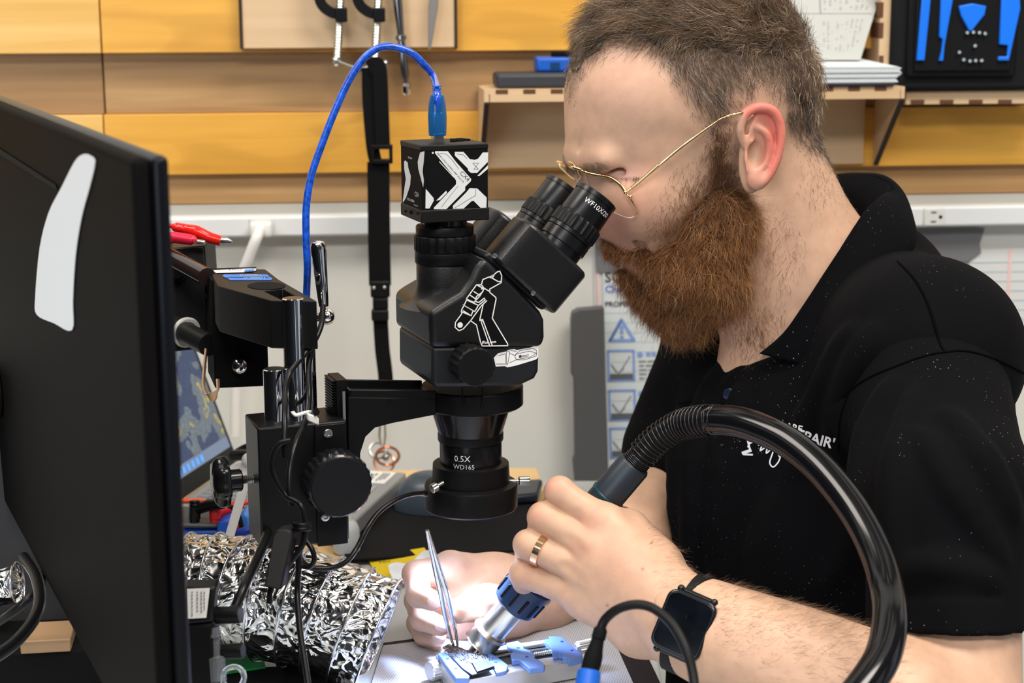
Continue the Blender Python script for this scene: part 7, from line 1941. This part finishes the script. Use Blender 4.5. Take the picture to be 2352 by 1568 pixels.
# beard: a dark body of hair with curling strands over it
lo, hi = bounds([hp(x, y, b) for x in (1330, 1860) for y in (330, 880) for b in (-290, 290)], .0)
bd = SDF(lo, hi, 0.0018); Bd = Sym(bd)
Bd.E(1652, 515, -128, 92, 86, 50, 0, 20)
Bd.C((1668, 452, -186), (1672, 510, -160), 8, 36, 14)
Bd.E(1600, 600, -84, 112, 88, 74, 0, 30); Bd.E(1625, 640, -30, 104, 78, 100, 0, 30)
Bd.E(1566, 690, 0, 88, 78, 84, 0, 30); Bd.E(1502, 664, 0, 54, 50, 60, 0, 24); Bd.E(1582, 738, 0, 48, 36, 44, 0, 24)
Bd.C((1412, 566, -14), (1482, 586, -78), 17, 20, 10); Bd.C((1402, 563, 0), (1412, 566, -14), 16, 17, 10); Bd.C((1480, 582, -78), (1540, 640, -84), 18, 34, 14)
Bd.C((1404, 576, 0), (1424, 582, -30), 12, 12, 6); Bd.C((1424, 598, 0), (1448, 650, 0), 12, 20, 14)
Bd.E(1446, 606, -6, 34, 10, 64, 0, 5, 'sub'); Bd.E(1462, 628, -10, 22, 16, 40, 0, 8, 'sub')
bdv, bdf = bd.mesh(1); bdn = normals(bdv, bdf)
ctr = bdv.mean(0)
if np.mean(np.sum(bdn*(bdv-ctr), 1)) < 0: bdn = -bdn
bx, by, bb = headcoord(bdv); bz = (bdv-np.array(H0))@np.array(HV)
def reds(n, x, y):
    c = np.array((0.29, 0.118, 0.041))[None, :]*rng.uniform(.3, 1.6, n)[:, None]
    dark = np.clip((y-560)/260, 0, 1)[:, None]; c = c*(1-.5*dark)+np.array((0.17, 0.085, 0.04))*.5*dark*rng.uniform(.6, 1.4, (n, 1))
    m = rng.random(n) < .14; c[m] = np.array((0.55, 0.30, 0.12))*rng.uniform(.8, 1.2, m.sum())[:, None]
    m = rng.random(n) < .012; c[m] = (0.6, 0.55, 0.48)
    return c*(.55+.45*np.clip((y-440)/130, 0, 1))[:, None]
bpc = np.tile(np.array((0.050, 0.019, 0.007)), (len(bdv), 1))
bdv2 = bdv-bdn*.0015+bdn*(vnoise(bdv, 4, 160)*.0018)[:, None]
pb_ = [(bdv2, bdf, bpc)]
vis = (bz < .02).astype(float)+.25
must = ((bx < 1500) & (by < 600)).astype(float)
sel = pick(vis*(1-must*.3), 34000); n = len(sel); x, y = bx[sel], by[sel]
back = sstep(x, 1560, 1720); ms_ = must[sel]
d = imdir(-.15+.55*back-.35*ms_, np.full(n, 1.0))
d = d-bdn[sel]*(np.sum(d*bdn[sel], 1)*.7)[:, None]; d /= np.linalg.norm(d, axis=1)[:, None]
Lb = rng.uniform(.008, .019, n)*(1-.45*ms_)*(1-.5*sstep(470-y, 0, 80))
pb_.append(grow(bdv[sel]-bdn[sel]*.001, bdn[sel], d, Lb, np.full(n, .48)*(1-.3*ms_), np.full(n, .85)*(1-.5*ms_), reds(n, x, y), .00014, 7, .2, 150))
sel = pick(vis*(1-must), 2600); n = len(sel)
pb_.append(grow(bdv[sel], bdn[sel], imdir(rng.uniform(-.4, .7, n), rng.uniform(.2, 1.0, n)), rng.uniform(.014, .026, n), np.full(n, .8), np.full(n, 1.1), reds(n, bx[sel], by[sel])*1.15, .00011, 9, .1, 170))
# sparse hair over the cheek, sideburn and throat
cw = blob(hx, hy, 1655, 380, 20, 95)*2.2+blob(hx, hy, 1680, 470, 30, 50)*1.2+blob(hx, hy, 1610, 450, 50, 55)*.8+blob(hx, hy, 1560, 530, 50, 50)*.8+blob(hx, hy, 1790, 580, 50, 90)*.22+blob(hx, hy, 1740, 760, 45, 60)*.7+blob(hx, hy, 1480, 625, 30, 30)*.5
cw = cw*(hb_ > -206)*(cw > .05)*(1-sstep(hx, 1850, 1900))*(sidesign < 0)
sel = pick(cw, 7500); n = len(sel)
d = tang(imdir(rng.uniform(-.25, .35, n), np.full(n, 1.0)), hn_[sel])
pb_.append(grow(hv[sel], hn_[sel], d, rng.uniform(.004, .011, n), np.full(n, .3), np.full(n, .5), reds(n, hx[sel], hy[sel])*.85, .00009, 5, 0, 160))
v, f, c = merge(pb_)
fast_part('beard', v, f, HM, person, c, label='full reddish brown beard')

# hair on the forearms
parts_ = []
for (vv, ff, cnt, x0, x1) in ((av, af, 2600, 1640, 2080), (lv, lf, 500, 1480, 1700)):
    an_ = normals(vv, ff); cc = vv.mean(0)
    if np.mean(np.sum(an_*(vv-cc), 1)) < 0: an_ = -an_
    x, y, _ = proj(vv); up = np.clip(an_@np.array(CU)+.35, 0, 1)
    w = up**1.5*(x > x0)*(x < x1)
    if vv is av: w = w*(y > 1340)*(an_@np.array(CU) > -.2)
    sel = pick(w, cnt); n = len(sel)
    parts_.append(grow(vv[sel], an_[sel], tang(imdir(np.full(n, .9), rng.uniform(-.4, .5, n)), an_[sel]), rng.uniform(.004, .011, n), np.full(n, .4), np.full(n, .4), browns(n, .4, 0, (0.14, 0.08, 0.05)), .00006, 4, 0, 160))
v, f, c = merge(parts_); fast_part('arm_hair', v, f, HM, person, c)
